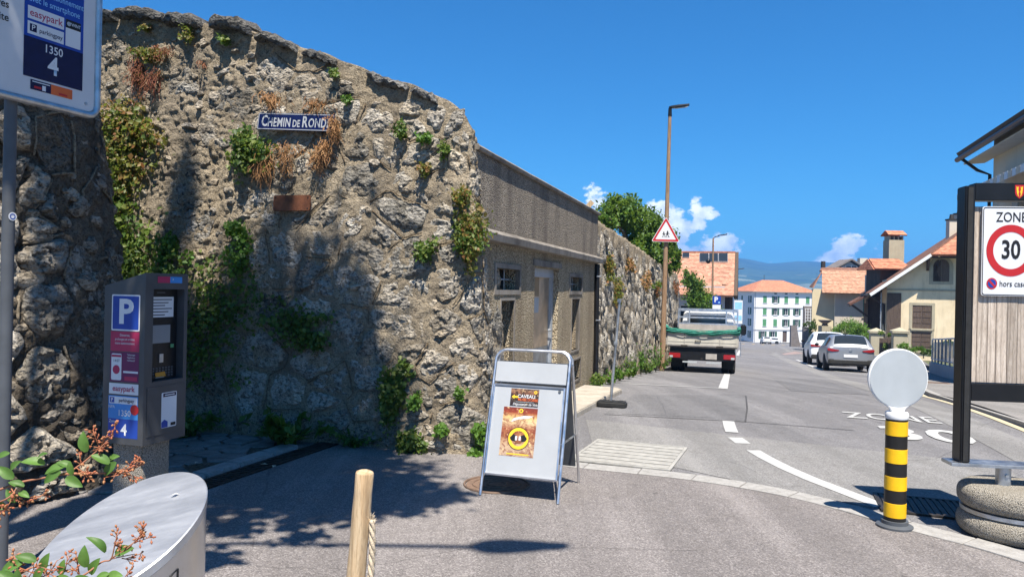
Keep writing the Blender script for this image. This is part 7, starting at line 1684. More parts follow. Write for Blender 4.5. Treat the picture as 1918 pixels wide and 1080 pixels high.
# dark steps and urn pillar by the beige house
def gate_stuff():
    c = P(1546, 560, 70); z = gxy(c.x, c.y); t = thing('urn_pillar', 'dark gate pillar with a stone bowl on top beside the white car', 'gate pillar', (c.x, c.y, z)); hh = P(1546, 610, 70).z-z
    MB().box((0, 0, hh/2), (.9, .9, hh)).build('shaft', M['stone_trim'], t, bev=.02); MB().lathe([(.25, hh), (.3, hh+.1), (.2, hh+.2), (.55, hh+.45), (.6, hh+.55), (0, hh+.55)], 16).build('bowl', M['roof_grey'], t)
    c = P(1493, 640, 120); z = gxy(c.x, c.y); t = thing('stair_wall', 'dark stone stair wall with sloping top left of the beige house', 'wall', (c.x, c.y, z))
    a = P(1481, 640, 120); m = P(1497, 640, 120); e = P(1512, 640, 120)
    MB().prism([(0, -.5), (m.x-a.x+.4, -.5), (m.x-a.x, 1.0), (.9, 3.4), (0, 3.4)], (a.x, 120, z), (1, 0, 0), (0, 0, 1), (0, .5, 0)).build('flank', M['roof_grey'], t, world=True, smooth=0)
    MB().prism([(m.x-a.x+.8, -.5), (e.x-a.x+1.5, -.5), (e.x-a.x+1.5, 2.3), (m.x-a.x+1.6, 2.6), (m.x-a.x+.9, 1.9)], (a.x, 118, z), (1, 0, 0), (0, 0, 1), (0, .5, 0)).build('flank', M['roof_grey'], t, world=True, smooth=0)
    c = P(1523, 590, 105); z = gxy(c.x, c.y); t = thing('garden_trellis', 'dark lattice screen in front of the right end of the apartment block', 'trellis', (c.x, c.y, z)); z1 = P(1523, 578, 105).z; z0_ = P(1523, 612, 105).z
    for k in range(7): MB().box((c.x-1.1+.36*k, 105, (z1+z0_)/2), (.06, .05, z1-z0_)).build('upright', M['white_plastic'], t, world=True)
    for k in range(7): MB().box((c.x, 105.04, z0_+(z1-z0_)*k/6), (2.3, .05, .06)).build('crossbar', M['white_plastic'], t, world=True)
    MB().box((c.x, 105.4, (z1+z0_)/2+.1), (2.5, .3, z1-z0_+.5)).build('backing', M['roof_grey'], t, world=True); MB().box((c.x, 105.4, (z+z0_)/2), (2.5, .5, z0_-z)).build('plinth', M['roof_grey'], t, world=True)
gate_stuff()
# timber beam sticking up behind the annex
bt = P(1109, 378, 16); bb2 = P(1088, 402, 16); t = thing('timber_beam', 'pale timber beam end sticking up behind the annex roof', 'beam', (bb2.x, bb2.y, 2.5))
MB().bar(bb2-(bt-bb2)*1.2, bt, .11, .16, (0, 1, 0)).build('beam', M['post_wood'], t, world=True); MB().bar(bb2-(bt-bb2)*1.2, bb2-(bt-bb2)*1.2-Vector((0, 0, 1.2)), .1, .1).build('prop', M['post_wood'], t, world=True)

# ================================================================== PLANTS
def leaves_mesh(name, C_, T_, N_, ln, wd, fold=0.25):
    """one folded leaf (two triangles) per centre; T_ tip direction, N_ face direction"""
    n = len(C_); T_ = T_/np.linalg.norm(T_, axis=1, keepdims=True); S = np.cross(T_, N_); S /= np.linalg.norm(S, axis=1, keepdims=True)+1e-9; U = np.cross(S, T_)
    ln = ln[:, None]; wd = wd[:, None]; base = C_-T_*ln*.5; tip = C_+T_*ln*.5; l = C_-T_*ln*.08-S*wd*.5+U*wd*fold; r = C_-T_*ln*.08+S*wd*.5+U*wd*fold
    V = np.empty((n, 4, 3)); V[:, 0] = base; V[:, 1] = l; V[:, 2] = tip; V[:, 3] = r
    me = bpy.data.meshes.new(name); me.vertices.add(4*n); me.vertices.foreach_set('co', V.reshape(-1)); k = np.arange(n)*4
    tri_ = np.stack([k, k+2, k+1, k, k+3, k+2], 1).reshape(-1); me.loops.add(6*n); me.loops.foreach_set('vertex_index', tri_.astype(np.int32)); me.polygons.add(2*n); me.polygons.foreach_set('loop_start', (np.arange(2*n)*3).astype(np.int32))
    me.update(calc_edges=True); return me
rng = np.random.default_rng(3)
def unit(n): v = rng.normal(size=(n, 3)); return v/np.linalg.norm(v, axis=1, keepdims=True)
def local(me, root): me.transform(root_matrix(root).inverted()); return me
class WallPick:
    def __init__(s, L): s.L = L; s.P = np.stack([s.L.U.ravel(), s.L.V.ravel()], 1)
    def pts(s, u, v):
        out = []
        for i in range(len(u)):
            k = np.argmin((s.P[:, 0]-u[i])**2+(s.P[:, 1]-v[i])**2); out.append((s.L.GA.flat[k], s.L.GZ.flat[k]))
        return out
WPb = WallPick(LB)
def creeper(label, blobs, n, size, mat, depth=.10, droop=.5, aspect=1.0, w=bast, pick=WPb, name='creeper', cat='climbing plant', part='foliage', root=None, group=None, clump=40):
    """leaves over the wall face; blobs are (u, v, ru, rv, weight) patches on the wall as the photograph shows them"""
    us, vs = [], []; tot = sum(b[4] for b in blobs)
    for (u0, v0, ru, rv, wt) in blobs:
        m = int(n*wt/tot); cl = max(2, m//clump); cu, cv = rng.normal(0, .42, cl), rng.normal(0, .42, cl); k = rng.integers(0, cl, m)
        us.append(u0+ru*(cu[k]+rng.normal(0, .20, m))); vs.append(v0+rv*(cv[k]+rng.normal(0, .20, m)))
    u, v = np.concatenate(us), np.concatenate(vs); az_ = pick.pts(u, v); m = len(u); P_ = np.empty((m, 3)); Nn = np.empty((m, 3))
    dd = np.abs(rng.normal(0, depth*.5, m))+.035
    for i, (a, z) in enumerate(az_): P_[i] = w.pos(a, z, dd[i]); Nn[i] = w.nrm(a)
    P_ += rng.normal(0, .015, (m, 3)); Nf = Nn+unit(m)*.75+np.array([0, 0, .35]); Tt = unit(m)*.7+np.array([0, 0, -droop])+Nn*.25
    if root is None: root = thing(name, label, cat, tuple(P_[np.argmin(P_[:, 2])]), 0, group)
    sz = size*(.42+1.15*rng.random(m)**1.6); me = leaves_mesh(part, P_, Tt, Nf, sz, sz*.85*aspect); local(me, root); link(part, me, mat, root, 'stuff'); return root
def strands(root, blobs, n, mat, length, part='dry_stems', w=bast, pick=WPb):
    mb = MB(); Mi = root_matrix(root).inverted()
    for (u0, v0, ru, rv, wt) in blobs:
        for _ in range(int(n*wt)):
            u, v = u0+ru*rng.normal(0, .4), v0+rv*rng.normal(0, .4); (a, z), = pick.pts([u], [v]); h = .05+abs(rng.normal(0, .05)); p = w.pos(a, z, h); pts = [p]; L_ = length*rng.uniform(.5, 1.2)
            for k in range(4): p = p+Vector((rng.normal(0, .02), rng.normal(0, .02)-.004, -L_/4)); pts.append(p)
            mb.tube([Mi @ q for q in pts], [.004, .0035, .003, .002, .001], 3, caps=False)
    mb.build(part, mat, root, kind='stuff', smooth=0)
c1_ = creeper('big creeper of yellow and green leaves hanging left of the parking meter', [(225, 300, 60, 80, 1.2), (250, 240, 50, 45, .7)], 3600, .055, M['leaf_autumn'], .16)
creeper('', [(205, 380, 50, 90, 1.3), (225, 480, 60, 100, 1.4), (280, 560, 80, 120, 1.0)], 5200, .055, M['leaf_ivy'], .16, root=c1_)
c2_ = creeper('bushy ivy hanging under the left end of the street name plate', [(482, 285, 34, 38, 1.0)], 1300, .05, M['leaf_ivy'], .16)
strands(c2_, [(500, 300, 22, 22, 1.0)], 160, M['dry_stem'], .22)
c3_ = creeper('rust coloured dry creeper draped over the street name plate and hanging beside it', [(520, 190, 18, 12, .5), (600, 200, 30, 6, .3), (632, 246, 10, 28, .8), (612, 286, 16, 28, .7), (545, 285, 40, 26, .4)], 560, .04, M['dry_stem'], .13, .9, .35)
strands(c3_, [(520, 184, 22, 14, .35), (600, 192, 26, 8, .25), (634, 240, 7, 26, .6), (616, 278, 14, 20, .6), (602, 296, 12, 18, .4), (545, 300, 12, 26, .3), (540, 274, 30, 8, .2)], 170, M['dry_stem'], .15)
c4_ = creeper('bright green and rust creeper column near the right edge of the bastion', [(872, 420, 22, 42, 1.0), (866, 370, 10, 22, .3), (872, 470, 14, 30, .6)], 2300, .036, M['leaf_autumn'], .14)
creeper('', [(874, 455, 18, 36, 1.0)], 900, .036, M['leaf_ivy'], .15, root=c4_)
for lab, bl, n, mt in (('small green tuft on the bastion left of the bright creeper column', [(800, 468, 18, 22, 1)], 420, 'leaf_ivy'), ('little fern tuft right of the street name plate', [(756, 240, 12, 16, 1)], 240, 'leaf_ivy'), ('little green tuft near the top right rim of the bastion', [(801, 263, 9, 11, 1)], 190, 'leaf_fresh'),
                       ('small weed tuft highest on the right edge of the bastion', [(839, 288, 9, 15, 1)], 190, 'leaf_ivy'), ('small yellowish tuft in the middle right of the bastion face', [(798, 328, 8, 15, 1)], 170, 'leaf_autumn'), ('small green tuft right above the street name plate', [(633, 140, 10, 10, 1)], 160, 'leaf_ivy'), ('tiny green tuft beside the street name plate corner', [(655, 190, 9, 6, 1)], 110, 'leaf_fresh'),
                       ('yellow green tuft with red creeper high on the left of the bastion', [(285, 108, 26, 12, 1)], 480, 'leaf_autumn'), ('small tuft below the first coping stones', [(284, 55, 9, 9, 1)], 160, 'leaf_autumn'), ('brownish tuft below the gap in the coping stones', [(360, 72, 9, 16, 1)], 220, 'leaf_autumn'), ('small green tuft under the third coping stone', [(428, 80, 9, 12, 1)], 170, 'leaf_ivy'),
                       ('bright leafy creeper tip in the sun above the shadow', [(457, 436, 20, 20, 1), (450, 480, 30, 40, .7)], 900, 'leaf_fresh'), ('leafy creeper glowing in the shade above the parking meter', [(322, 470, 18, 24, 1), (330, 520, 30, 30, .6)], 750, 'leaf_fresh'), ('dark ivy spread in the deep shade of the bastion foot', [(430, 560, 70, 80, 1), (560, 600, 60, 50, .6), (380, 660, 60, 70, .7), (590, 640, 30, 30, .3)], 2600, 'leaf_ivy'),
                       ('dark hanging ivy low on the bastion at the shadow edge', [(738, 745, 22, 50, 1), (760, 690, 16, 20, .2)], 1500, 'leaf_ivy'), ('small sunlit weed low on the bastion near the shadow edge', [(786, 755, 14, 14, 1)], 300, 'leaf_fresh'), ('weed tuft at the shadow edge of the bastion foot', [(776, 830, 22, 22, 1)], 700, 'leaf_ivy'), ('weed growing low beside the rounded white stones', [(830, 803, 12, 10, 1)], 240, 'leaf_fresh'),
                       ('leafy weeds at the right foot of the bastion beside the a-frame board', [(902, 815, 16, 24, 1), (890, 850, 20, 6, .6)], 700, 'leaf_fresh'), ('tiny weed by the mortar seam low on the bastion', [(861, 735, 8, 8, 1)], 110, 'leaf_fresh'), ('small weed right beside the top of the a-frame board', [(921, 740, 6, 14, 1)], 150, 'leaf_autumn')):
    creeper(lab, bl, n, .045 if n > 600 else .036, M[mt], .10, clump=30)
rr1 = creeper('dry red creeper trailing on the upper left of the bastion', [(310, 105, 20, 16, 1), (268, 150, 12, 40, 1), (300, 150, 14, 16, .5), (388, 128, 7, 10, .2)], 900, .035, M['dry_red'], .09, .9, .4)
strands(rr1, [(268, 130, 9, 30, 1.0), (298, 150, 10, 14, .5)], 120, M['dry_red'], .2)
# creepers on the retaining wall
GA2, GZ2 = np.meshgrid(np.linspace(0.02, ret.len-1.6, 300), np.linspace(-1.6, 2.95, 160), indexing='ij'); LR = Look(ret, GA2, GZ2); WPr = WallPick(LR)
for lab, bl, n, mt, sz in (('rust and green creeper hanging at the start of the retaining wall', [(1134, 500, 5, 26, 1), (1152, 540, 6, 28, 1)], 800, 'leaf_autumn', .06), ('ochre dry creeper band in the middle of the retaining wall', [(1174, 500, 5, 18, .7), (1206, 530, 8, 26, 1)], 700, 'dry_stem', .06), ('reddish dry creeper near the lamp post on the retaining wall', [(1262, 540, 5, 20, .8), (1225, 545, 5, 20, .5)], 450, 'dry_red', .07), ('green tuft on the retaining wall left of the lamp post', [(1228, 535, 7, 12, 1)], 300, 'leaf_ivy', .07)):
    creeper(lab, bl, n, sz, M[mt], .12, w=ret, pick=WPr)

WEEDS = 'weeds along the foot of the retaining wall'
def weed(label, c, h, r, n, mat, size, name='weed_clump', stems=True):
    t = thing(name, label, 'weed', c, 0, 'weeds along the foot of the retaining wall'); k = max(5, n//16); C_ = []; T_ = []; mb = MB()
    for i in range(k):
        a = rng.uniform(0, 6.28); tipv = np.array([math.cos(a)*r*rng.uniform(.3, 1), math.sin(a)*r*rng.uniform(.3, 1), h*rng.uniform(.5, 1)])
        if stems: mb.tube([(0, 0, 0), tuple(tipv*np.array([.35, .35, .55])), tuple(tipv)], [.006, .004, .002], 4)
        for j in range(max(4, n//k)):
            f = rng.uniform(.25, 1.05); p = tipv*np.array([f**1.4, f**1.4, f]); C_.append(p+rng.normal(0, .02, 3)); T_.append(tipv*.4+rng.normal(0, .12, 3))
    C_, T_ = np.array(C_), np.array(T_); m = len(C_); sz = size*rng.uniform(.6, 1.3, m)
    if stems: mb.build('stem', M['leaf_dark'], t)
    link('foliage', leaves_mesh('foliage', C_, T_+1e-4, unit(m)*.7+np.array([0, 0, 1.0]), sz, sz*.5), mat, t, 'stuff'); return t
WL = ('weed tuft below the black downpipe of the annex', 'low weed just right of the leaning fence post', 'small weed between the fence post and the tall street weeds', 'knee high weed clump at the wall foot, first tall one past the fence post', 'small weed behind the first tall clump at the wall foot',
      'tall upright weed halfway to the lamp post', 'broad weed clump two before the lamp post', 'tall weed standing right before the lamp post', 'bushy weed growing around the lamp post foot', 'tiny weed at the end of the pale step slab', 'tiny weed behind the fence post foot', 'low weed just before the lamp post')
for i, (s_, q, h, r) in enumerate(((13.25, -2.48, .25, .16), (14.6, -2.38, .34, .2), (15.4, -2.4, .30, .22), (16.4, -2.36, .55, .22), (17.3, -2.4, .35, .2), (18.4, -2.36, .75, .2), (19.6, -2.38, .50, .28), (21.6, -2.35, .8, .3), (23.1, -2.3, .62, .35), (12.95, -2.4, .2, .2), (14.0, -2.35, .16, .14), (20.6, -2.4, .3, .3))):
    p = rd(s_, q, G(s_)); weed(WL[i], p, h, r, 170, M['leaf_fresh'] if i % 3 else M['leaf_ivy'], .075)
pw = bast.pos(bast.a_of_x(-2.35), 0, .15); t = weed('broad leaved dark weeds at the bastion foot by the slot drain', Vector((-2.2, 7.42, 0)), .34, .45, 260, M['leaf_ivy'], .15)
t = weed('low dark weeds along the shaded gateway paving', Vector((-3.3, 7.55, 0)), .3, .6, 400, M['leaf_ivy'], .08); t = weed('dark weeds at the bastion foot right of the slot drain', Vector((-1.55, 7.35, 0)), .18, .35, 240, M['leaf_ivy'], .06)

def tree(name, label, base, trunk_pts, r0, blobs, n, size, mat, cat='tree', limbs=7, group=None, sub_n=60):
    t = thing(name, label, cat, base, 0, group); tp = [Vector(p) for p in trunk_pts]; mb = MB(); m = len(tp)
    mb.tube(tp, [r0*(1-.65*k/(m-1)) for k in range(m)], 10)
    for k in range(limbs):
        b = blobs[k % len(blobs)]; s_ = tp[-1].lerp(tp[max(0, m//2)], (k/limbs)*.8); e = Vector(b[0])+Vector(rng.normal(0, 1, 3))*b[1][0]*.35; mid = s_.lerp(e, .5)+Vector(rng.normal(0, .12, 3)); mb.tube([s_, mid, e], [r0*.4, r0*.24, r0*.08], 6)
    mb.build('trunk', M['bark'], t, smooth=60); C_ = []
    tot = sum(b[2] for b in blobs)
    for (c, rad, wt) in blobs:
        k = int(n*wt/tot); nc = max(4, k//sub_n); cc = unit(nc)*(rng.uniform(.35, 1.0, (nc, 1))**.6)*np.array(rad)*.95+np.array(c); idx = rng.integers(0, nc, k); C_.append(cc[idx]+rng.normal(0, 1, (k, 3))*np.array(rad)*.17)
    C_ = np.concatenate(C_); m_ = len(C_); sz = size*rng.uniform(.6, 1.35, m_)
    link('crown', leaves_mesh('crown', C_, unit(m_)*.8+np.array([0, 0, -.45]), unit(m_)*.6+np.array([0, 0, .9]), sz, sz*.6), mat, t, 'stuff'); return t
# robinia behind the retaining wall
def at_(u, v, Y, base): p = P(u, v, Y); return (p.x-base[0], p.y-base[1], p.z-base[2])
tb_ = P(1180, 480, 25); tb_ = Vector((tb_.x-.2, 25, 2.1))
def blob(u, v, Y, ru, rv, wt, base): s_ = Y/F; return (at_(u, v, Y, base), (ru*s_, ru*s_*1.0, rv*s_), wt)
tree('robinia_tree', 'bright green leafy tree rising behind the retaining wall', tb_, [(0, 0, 0), (.1, 0, .5), (.2, .1, 1.0)], .14, [blob(1160, 402, 25, 44, 34, 1.2, tb_), (at_(1150, 390, 24.6, tb_), (.4, .4, .35), .4), blob(1130, 415, 24, 24, 26, .5, tb_), blob(1200, 425, 26, 42, 40, 1.3, tb_), blob(1240, 465, 27, 30, 36, 1.0, tb_), blob(1258, 485, 28, 18, 26, .5, tb_), blob(1195, 470, 25, 40, 34, .8, tb_)], 15000, .13, M['leaf_tree'])
sb_ = P(1305, 600, 42); sb_.z = gxy(sb_.x, sb_.y)
tree('green_shrub', 'green shrub at the far end of the retaining wall in front of the barn', sb_, [(0, 0, 0), (0, 0, .9), (.1, 0, 1.6)], .07, [blob(1296, 545, 42, 24, 34, 1, sb_), blob(1312, 570, 42, 30, 28, 1, sb_), blob(1290, 522, 42.5, 12, 16, .3, sb_), blob(1340, 582, 44, 24, 12, .4, sb_)], 5200, .16, M['leaf_tree'], 'shrub', 5)
sb2 = P(1595, 640, 52); sb2.z = gxy(sb2.x, sb2.y)
tree('round_bush', 'round green bush behind the parked silver car', sb2, [(0, 0, 0), (0, 0, .5), (0, 0, .9)], .08, [blob(1592, 617, 52, 30, 20, 1, sb2), blob(1612, 625, 50, 20, 16, .7, sb2), blob(1575, 622, 53, 14, 16, .4, sb2)], 4600, .13, M['leaf_fresh'], 'shrub', 4)
sb3 = P(1775, 665, 40); sb3.z = gxy(sb3.x, sb3.y)+.3
tree('dark_shrub', 'dark spreading shrub behind the ramp railing', sb3, [(0, 0, 0), (0, 0, .4), (.1, 0, .7)], .06, [blob(1783, 652, 40, 26, 14, 1, sb3), blob(1760, 662, 40, 20, 8, .5, sb3), blob(1800, 662, 39, 26, 10, .6, sb3)], 2200, .16, M['leaf_dark'], 'shrub', 4)
for lab, u, Y in (('first clipped dark ball shrub behind the ramp railing', 1730, 44), ('second clipped dark ball shrub behind the ramp railing', 1745, 43.5), ('third clipped dark ball shrub behind the ramp railing', 1759, 43)):
    b_ = P(u, 652, Y); bz = gxy(b_.x, b_.y)+.35; tree('ball_shrub', lab, Vector((b_.x, b_.y, bz)), [(0, 0, 0), (0, 0, .15), (0, 0, .3)], .04, [((0, 0, .48), (.26, .26, .24), 1)], 500, .09, M['leaf_dark'], 'shrub', 3, 'clipped ball shrubs by the railing')
sb4 = P(1703, 655, 40); sb4.z = gxy(sb4.x, sb4.y)+.2
tree('flower_bush', 'small bright green plants at the top of the ramp beside the gate pillar', sb4, [(0, 0, 0), (0, 0, .3), (0, 0, .5)], .03, [blob(1700, 650, 40, 18, 9, 1, sb4), blob(1722, 655, 40, 10, 8, .4, sb4)], 900, .11, M['leaf_fresh'], 'shrub', 3)
# lawn behind the ramp
lawn = sheet('lawn', [rq(18, 6.45), rq(30, 7.0), rq(36, 7.7), rq(46, 9.5), rq(46, 14), rq(18, 8)], .30, M['earth'])
# hedge and fence plant near the fence
ivb = P(1662, 660, 42.5); ivb.z = gxy(ivb.x, ivb.y); tree('climbing_bush', 'sparse plant growing on the short timber fence', ivb, [(0, 0, 0), (0, 0, .5), (.1, 0, 1.1)], .03, [blob(1663, 645, 42.5, 10, 16, 1, ivb), blob(1656, 626, 43, 12, 6, .7, ivb)], 500, .11, M['leaf_ivy'], 'shrub', 3)
pb_ = P(1524, 640, 66); pb_.z = gxy(pb_.x, pb_.y); tree('dark_bush', 'dark bush and garden plants left of the white parked car', pb_, [(0, 0, 0), (0, 0, .7), (0, 0, 1.3)], .06, [blob(1524, 618, 66, 10, 18, 1, pb_), blob(1516, 610, 67, 10, 10, .4, pb_)], 900, .16, M['leaf_dark'], 'shrub', 3)
# shade tree outside the frame, behind the sign: throws the big leafy shadow
ob = Vector((-3.4, 1.4, 0)); TT = math.tan(SUN_EL)
def sh(x, t_, y, rx, rt): return ((x-math.tan(SUN_AZ)*(6.6-y)-ob.x, y-ob.y, t_-TT*y), (rx, rx*.8, rt), rx*rt)
shb = [sh(-2.1, 14.6, 1.9, 1.15, 3.2), sh(-2.95, 15.2, 1.7, .95, 2.5), sh(-1.35, 13.0, 2.0, .7, 2.0), sh(-.95, 12.2, 1.9, .5, 1.1), sh(-3.45, 18.4, 1.5, .28, 1.9), sh(-4.1, 17.2, 1.5, .45, 1.6), sh(-2.6, 17.2, 1.7, .65, 1.2), sh(-2.6, 11.6, 1.9, .6, 1.1), sh(-1.9, 11.3, 2.1, .75, .9), sh(-1.75, 16.2, 1.9, .55, 1.4),
       sh(-1.9, 9.6, 2.0, .45, .7), sh(-2.3, 12.6, 2.0, .8, 2.2), sh(-1.15, 11.6, 1.9, .45, .8), sh(-.75, 11.2, 2.0, .32, .5), sh(-4.5, 15.2, 1.5, .4, .8), sh(-3.7, 15.8, 1.5, .7, 2.0), sh(-2.2, 15.0, 3.5, 1.0, 2.4), sh(-1.7, 14.2, 3.5, .8, 1.3), sh(-3.0, 15.6, 3.6, .8, 2.0), sh(-2.3, 14.6, .4, 1.1, 2.6)]  # closing lobes are added to the crown to block skylight over the shade
tree('shade_tree', 'leafy tree beside the parking sign whose shadow falls over the bastion', ob, [(0, 0, 0), (.1, .1, 2.5), (.4, .2, 5), (.9, .3, 7.5), (1.1, .4, 9.5)], .17, shb, 26000, .13, M['leaf_tree'], limbs=16)

# foreground shrub: arching shoots with separate leaves and seed heads
def bush():
    base = Vector((-1.32, 1.62, 0)); t = thing('garden_shrub', 'arching garden shrub with green leaves and orange seed heads before the bin', 'shrub', base)
    def pt(u, v, Y): return P(u, v, Y)-base
    Ys = 1.62
    def stem(pts, r=.0035, mat='twig'):
        q = catmull([pt(*p) for p in pts], 5); MB().tube(q, [r*(1-.6*k/len(q)) for k in range(len(q))], 6).build('stem', M[mat], t, smooth=180)
    stem([(-320, 1150, 1.6), (-120, 960, 1.62), (0, 916, 1.64), (40, 902, 1.66), (118, 887, 1.68), (150, 870, 1.69), (180, 845, 1.70), (212, 815, 1.71)]); stem([(118, 887, 1.68), (190, 885, 1.70), (232, 882, 1.72), (262, 872, 1.73)]); stem([(-200, 1200, 1.55), (60, 1120, 1.57), (150, 1080, 1.58), (190, 1052, 1.6), (208, 1046, 1.6), (216, 1012, 1.6)], .003); stem([(207, 1046, 1.6), (235, 1040, 1.6), (256, 1036, 1.61)], .0016); stem([(208, 1045, 1.6), (240, 1025, 1.6), (262, 1002, 1.61), (272, 990, 1.61)], .0018)
    stem([(-180, 1180, 1.5), (10, 1090, 1.52), (60, 1062, 1.53), (100, 1068, 1.54)], .003); stem([(-220, 1050, 1.58), (-60, 960, 1.6), (10, 935, 1.6), (30, 915, 1.62)], .003)
    def leaf(u, v, Y, L_, ang, tilt, bend=.35, wd=.52):
        """u, v middle; ang direction of the tip in the picture plane (degrees, 90 = up); tilt turns the face away from the viewer"""
        c = pt(u, v, Y); a = R(ang); T_ = Vector((math.cos(a), -.25*math.sin(R(tilt)), math.sin(a))).normalized(); Nf = Vector((0, -math.cos(R(tilt)), math.sin(R(tilt)))); S = T_.cross(Nf).normalized(); Nf = S.cross(T_); mb = MB(); n = 8
        for i in range(n+1):
            f = i/n; w_ = L_*wd*.5*(math.sin(math.pi*min(1, f*.93+.04)**.8))**.9*(1 if f < .98 else .02); b = Nf*(-bend*L_*(f-.4)**2)
            for j, (sx, up_) in enumerate(((-1, .16), (-.5, .05), (0, -.03), (.5, .05), (1, .16))): p = c+T_*L_*(f-.5)+S*w_*sx+Nf*(up_*w_*2)+b; mb.v.append(tuple(p))
        mb.f = [(i*5+j, i*5+j+1, i*5+5+j+1, i*5+5+j) for i in range(n) for j in range(4)]; return mb.build('leaf', M['shrub_leaf'], t, smooth=180)
    tm = NT('shrub leaf'); veins = tm.noise(55, 4, .6); oi = tm.rand()
    col = tm.mix(oi, (.07, .16, .03), (.13, .26, .05)); col = tm.mix(tm.ramp(veins, [(.4, .35), (.6, 0)]), col, (.05, .10, .02)); mm = tm.done(col, .52, 0, tm.bump(veins, .3, .002), .45)
    tr = tm.N.new('ShaderNodeBsdfTranslucent'); tm.con(tm.mix(.6, col, (.28, .42, .05)), tr.inputs[0]); ms = tm.N.new('ShaderNodeMixShader'); ms.inputs[0].default_value = .35; tm.con(tm.b.outputs[0], ms.inputs[1]); tm.con(tr.outputs[0], ms.inputs[2]); tm.con(ms.outputs[0], tm.out.inputs[0]); M['shrub_leaf'] = mm
    for a in ((157, 827, 1.69, .048, 100, 10), (61, 864, 1.66, .050, 170, 60), (101, 878, 1.67, .046, 200, 50), (96, 893, 1.66, .044, 215, 30), (132, 876, 1.67, .032, 100, 20), (138, 902, 1.66, .044, -25, 25), (10, 884, 1.63, .042, 140, 30), (20, 928, 1.62, .036, 130, 15), (30, 905, 1.63, .034, 160, 50), (188, 858, 1.69, .044, 150, 55), (204, 878, 1.70, .042, 230, 20), (212, 856, 1.71, .03, 20, 40), (78, 852, 1.66, .03, 30, 60), (120, 868, 1.68, .034, 160, 50), (4, 852, 1.63, .03, 200, 40), (28, 870, 1.6, .03, 40, 30), (45, 925, 1.62, .028, -20, 50), (-4, 945, 1.6, .035, 160, 30),
              (184, 1016, 1.6, .052, 130, 62, .9, .36), (231, 1030, 1.6, .046, 20, 35), (158, 1042, 1.59, .048, 95, 15), (176, 1060, 1.59, .042, 60, 25), (116, 1062, 1.57, .034, 80, 10), (213, 1077, 1.58, .040, 10, 50), (48, 1044, 1.53, .042, 160, 50), (20, 1060, 1.52, .044, 200, 35), (84, 1052, 1.54, .040, 70, 20), (10, 1078, 1.5, .042, 150, 40), (70, 1078, 1.52, .036, 240, 30), (150, 1085, 1.56, .04, 20, 30), (34, 1082, 1.5, .04, 100, 20), (190, 1078, 1.58, .03, 200, 40), (110, 1086, 1.55, .04, 190, 40)):
        leaf(*a)
    def buds(u, v, Y, ang, n=9, ln=.030):
        c = pt(u, v, Y); a = R(ang); A_ = Vector((math.cos(a), 0, math.sin(a))); mb = MB(); mb.tube([c-A_*ln*.7, c+A_*ln*.5], [.0012, .0008], 5)
        for k in range(n):
            f = rng.uniform(-.5, .6); d_ = (A_*.6+Vector(rng.normal(0, .7, 3))).normalized(); s_ = c+A_*ln*f; e = s_+d_*rng.uniform(.006, .011); mb.tube([s_, e], [.0006, .0008], 4)
            x = d_*rng.uniform(.006, .009); mb.tube([e, e+x*.35, e+x*.7, e+x], [.0012, .0026, .0021, .0006], 6)
        mb.build('seed_head', M['bud'], t, smooth=180)
    for b in ((213, 806, 1.71, 70, 12), (178, 816, 1.70, 110, 10), (196, 822, 1.71, 60, 10), (190, 838, 1.70, 20, 10), (170, 835, 1.70, 170, 8), (157, 884, 1.68, -30, 12), (165, 893, 1.68, -20, 8), (231, 878, 1.71, 15, 12), (246, 890, 1.72, -15, 10), (258, 868, 1.73, 60, 12), (222, 886, 1.71, 0, 10), (205, 892, 1.70, 190, 7), (245, 872, 1.72, 40, 9), (150, 858, 1.69, 100, 7), (60, 935, 1.64, 200, 8), (75, 928, 1.65, 10, 8), (4, 955, 1.6, 200, 12), (14, 948, 1.6, 60, 10), (-2, 965, 1.6, 250, 10), (30, 930, 1.62, 300, 7),
              (218, 1006, 1.6, 80, 9), (264, 998, 1.61, 60, 9), (273, 1008, 1.61, 20, 9), (254, 1012, 1.61, 40, 8), (266, 988, 1.61, 100, 7), (252, 1040, 1.61, 20, 6), (246, 1048, 1.61, -10, 5), (222, 1024, 1.6, 120, 6), (145, 1052, 1.59, 100, 9), (136, 1062, 1.58, 140, 7), (237, 1076, 1.6, 60, 8), (32, 1052, 1.53, 120, 9), (60, 1070, 1.52, 60, 10), (88, 1076, 1.53, 20, 10), (46, 1066, 1.52, 160, 8), (100, 1060, 1.55, 60, 6), (125, 1052, 1.57, 80, 6)):
        buds(b[0], b[1], b[2], b[3], b[4])
bush()
# a few fallen leaves on the shaded paving
for k in range(5):
    p = Vector((-2.55+rng.uniform(-.25, .6), 6.3+rng.uniform(-.4, .9), .028)); t = thing('fallen_leaf', 'pale fallen leaf lying in the shade by the slot drain', 'leaf', p, rng.uniform(0, 6), 'fallen leaves by the drain'); MB().add([(-.03, 0, .0), (0, -.018, .008), (.035, 0, .002), (0, .02, .01)], [(0, 1, 2), (0, 2, 3)]).build('leaf_blade', M['light_grey'] if k < 2 else M['rope'], t, smooth=0)

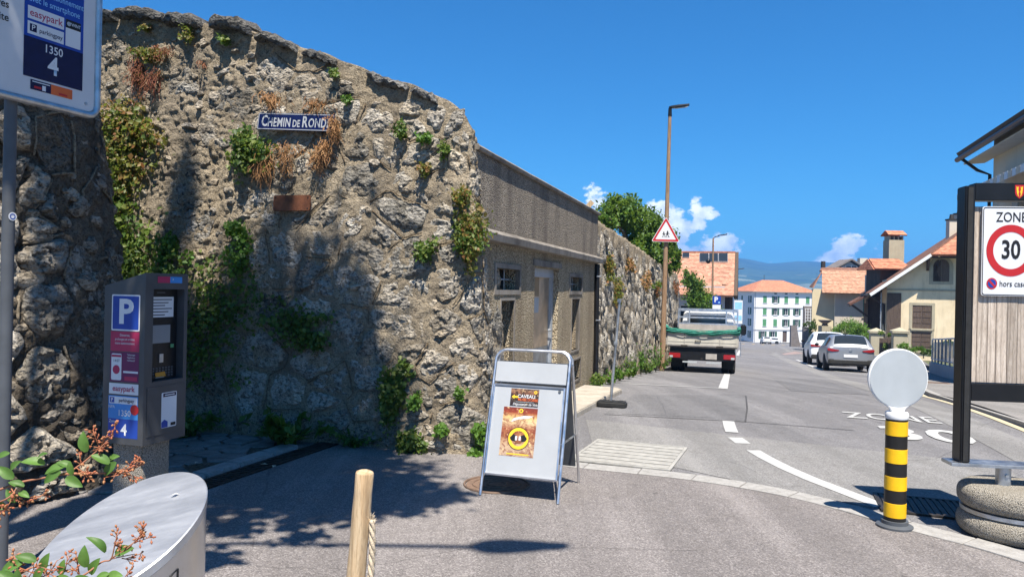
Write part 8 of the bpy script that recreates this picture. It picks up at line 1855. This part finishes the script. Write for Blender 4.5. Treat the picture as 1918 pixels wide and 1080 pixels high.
# ================================================================== FAR HILLS AND AIR
def hills():
    mb = MB(); n, m = 220, 26; vs = []
    for i in range(n+1):
        az_ = -1.1+2.6*i/n; ridge = float(np.interp(az_, [-1.1, -.6, 0, .2, .27, .30, .335, .36, .41, .5, .7, 1.0, 1.5], [110, 140, 150, 185, 184, 178, 154, 166, 156, 150, 165, 130, 120]))+7*noise.noise(Vector((az_*13.0, 1, 0)))+3*noise.noise(Vector((az_*37, 2, 0)))
        for j in range(m+1):
            f = j/m; dist = 1500+2200*f; h = -19+(ridge+17)*(f**1.15 if f < .82 else .82**1.15+(f-.82)*.95)
            p = Vector((math.sin(az_)*dist, math.cos(az_)*dist, 0)); h += 14*noise.noise(p*.004)*f+5*noise.noise(p*.013)*f; vs.append((p.x, p.y, h))
    mb.add(vs, [(i*(m+1)+j, (i+1)*(m+1)+j, (i+1)*(m+1)+j+1, i*(m+1)+j+1) for i in range(n) for j in range(m)])
    t = NT('wooded hillside with fields'); nn = t.noise(.006, 6, .6); vo = t.voro(.008, 'F1', t.mapping((1, 1, 3)), 'Color'); sp = t.N.new('ShaderNodeSeparateColor'); t.con(vo, sp.inputs[0]); z = t.N.new('ShaderNodeSeparateXYZ'); t.con(t.tc.outputs['Object'], z.inputs[0])
    low = t.math('MULTIPLY', t.ramp(sp.outputs[0], [(.55, 0), (.62, 1)]), t.ramp(t.math('DIVIDE', z.outputs[2], 100.0), [(.45, 1), (.75, 0)])); col = t.mix(t.ramp(nn, [(.4, 0), (.6, 1)]), (.02, .045, .02), (.045, .08, .03)); col = t.mix(low, col, (.20, .22, .13)); hm = t.done(col, .95)
    mb.build('hills', hm, None, smooth=180, kind='structure')
hills()
def haze():
    mb = MB().box((0, 0, 110), (8600, 8600, 262)); o = mb.build('haze', None, None, smooth=0, kind='stuff'); m = bpy.data.materials.new('haze air'); m.use_nodes = True; N = m.node_tree.nodes; N.clear(); out = N.new('ShaderNodeOutputMaterial'); v = N.new('ShaderNodeVolumePrincipled')
    v.inputs['Color'].default_value = (.15, .44, 1.0, 1); v.inputs['Density'].default_value = .00034; v.inputs['Anisotropy'].default_value = 0.1; m.node_tree.links.new(v.outputs[0], out.inputs['Volume']); o.data.materials.append(m)
haze()
scene.cycles.use_denoising = True
scene.cycles.max_bounces = 6; scene.cycles.transparent_max_bounces = 8; scene.cycles.volume_bounces = 0
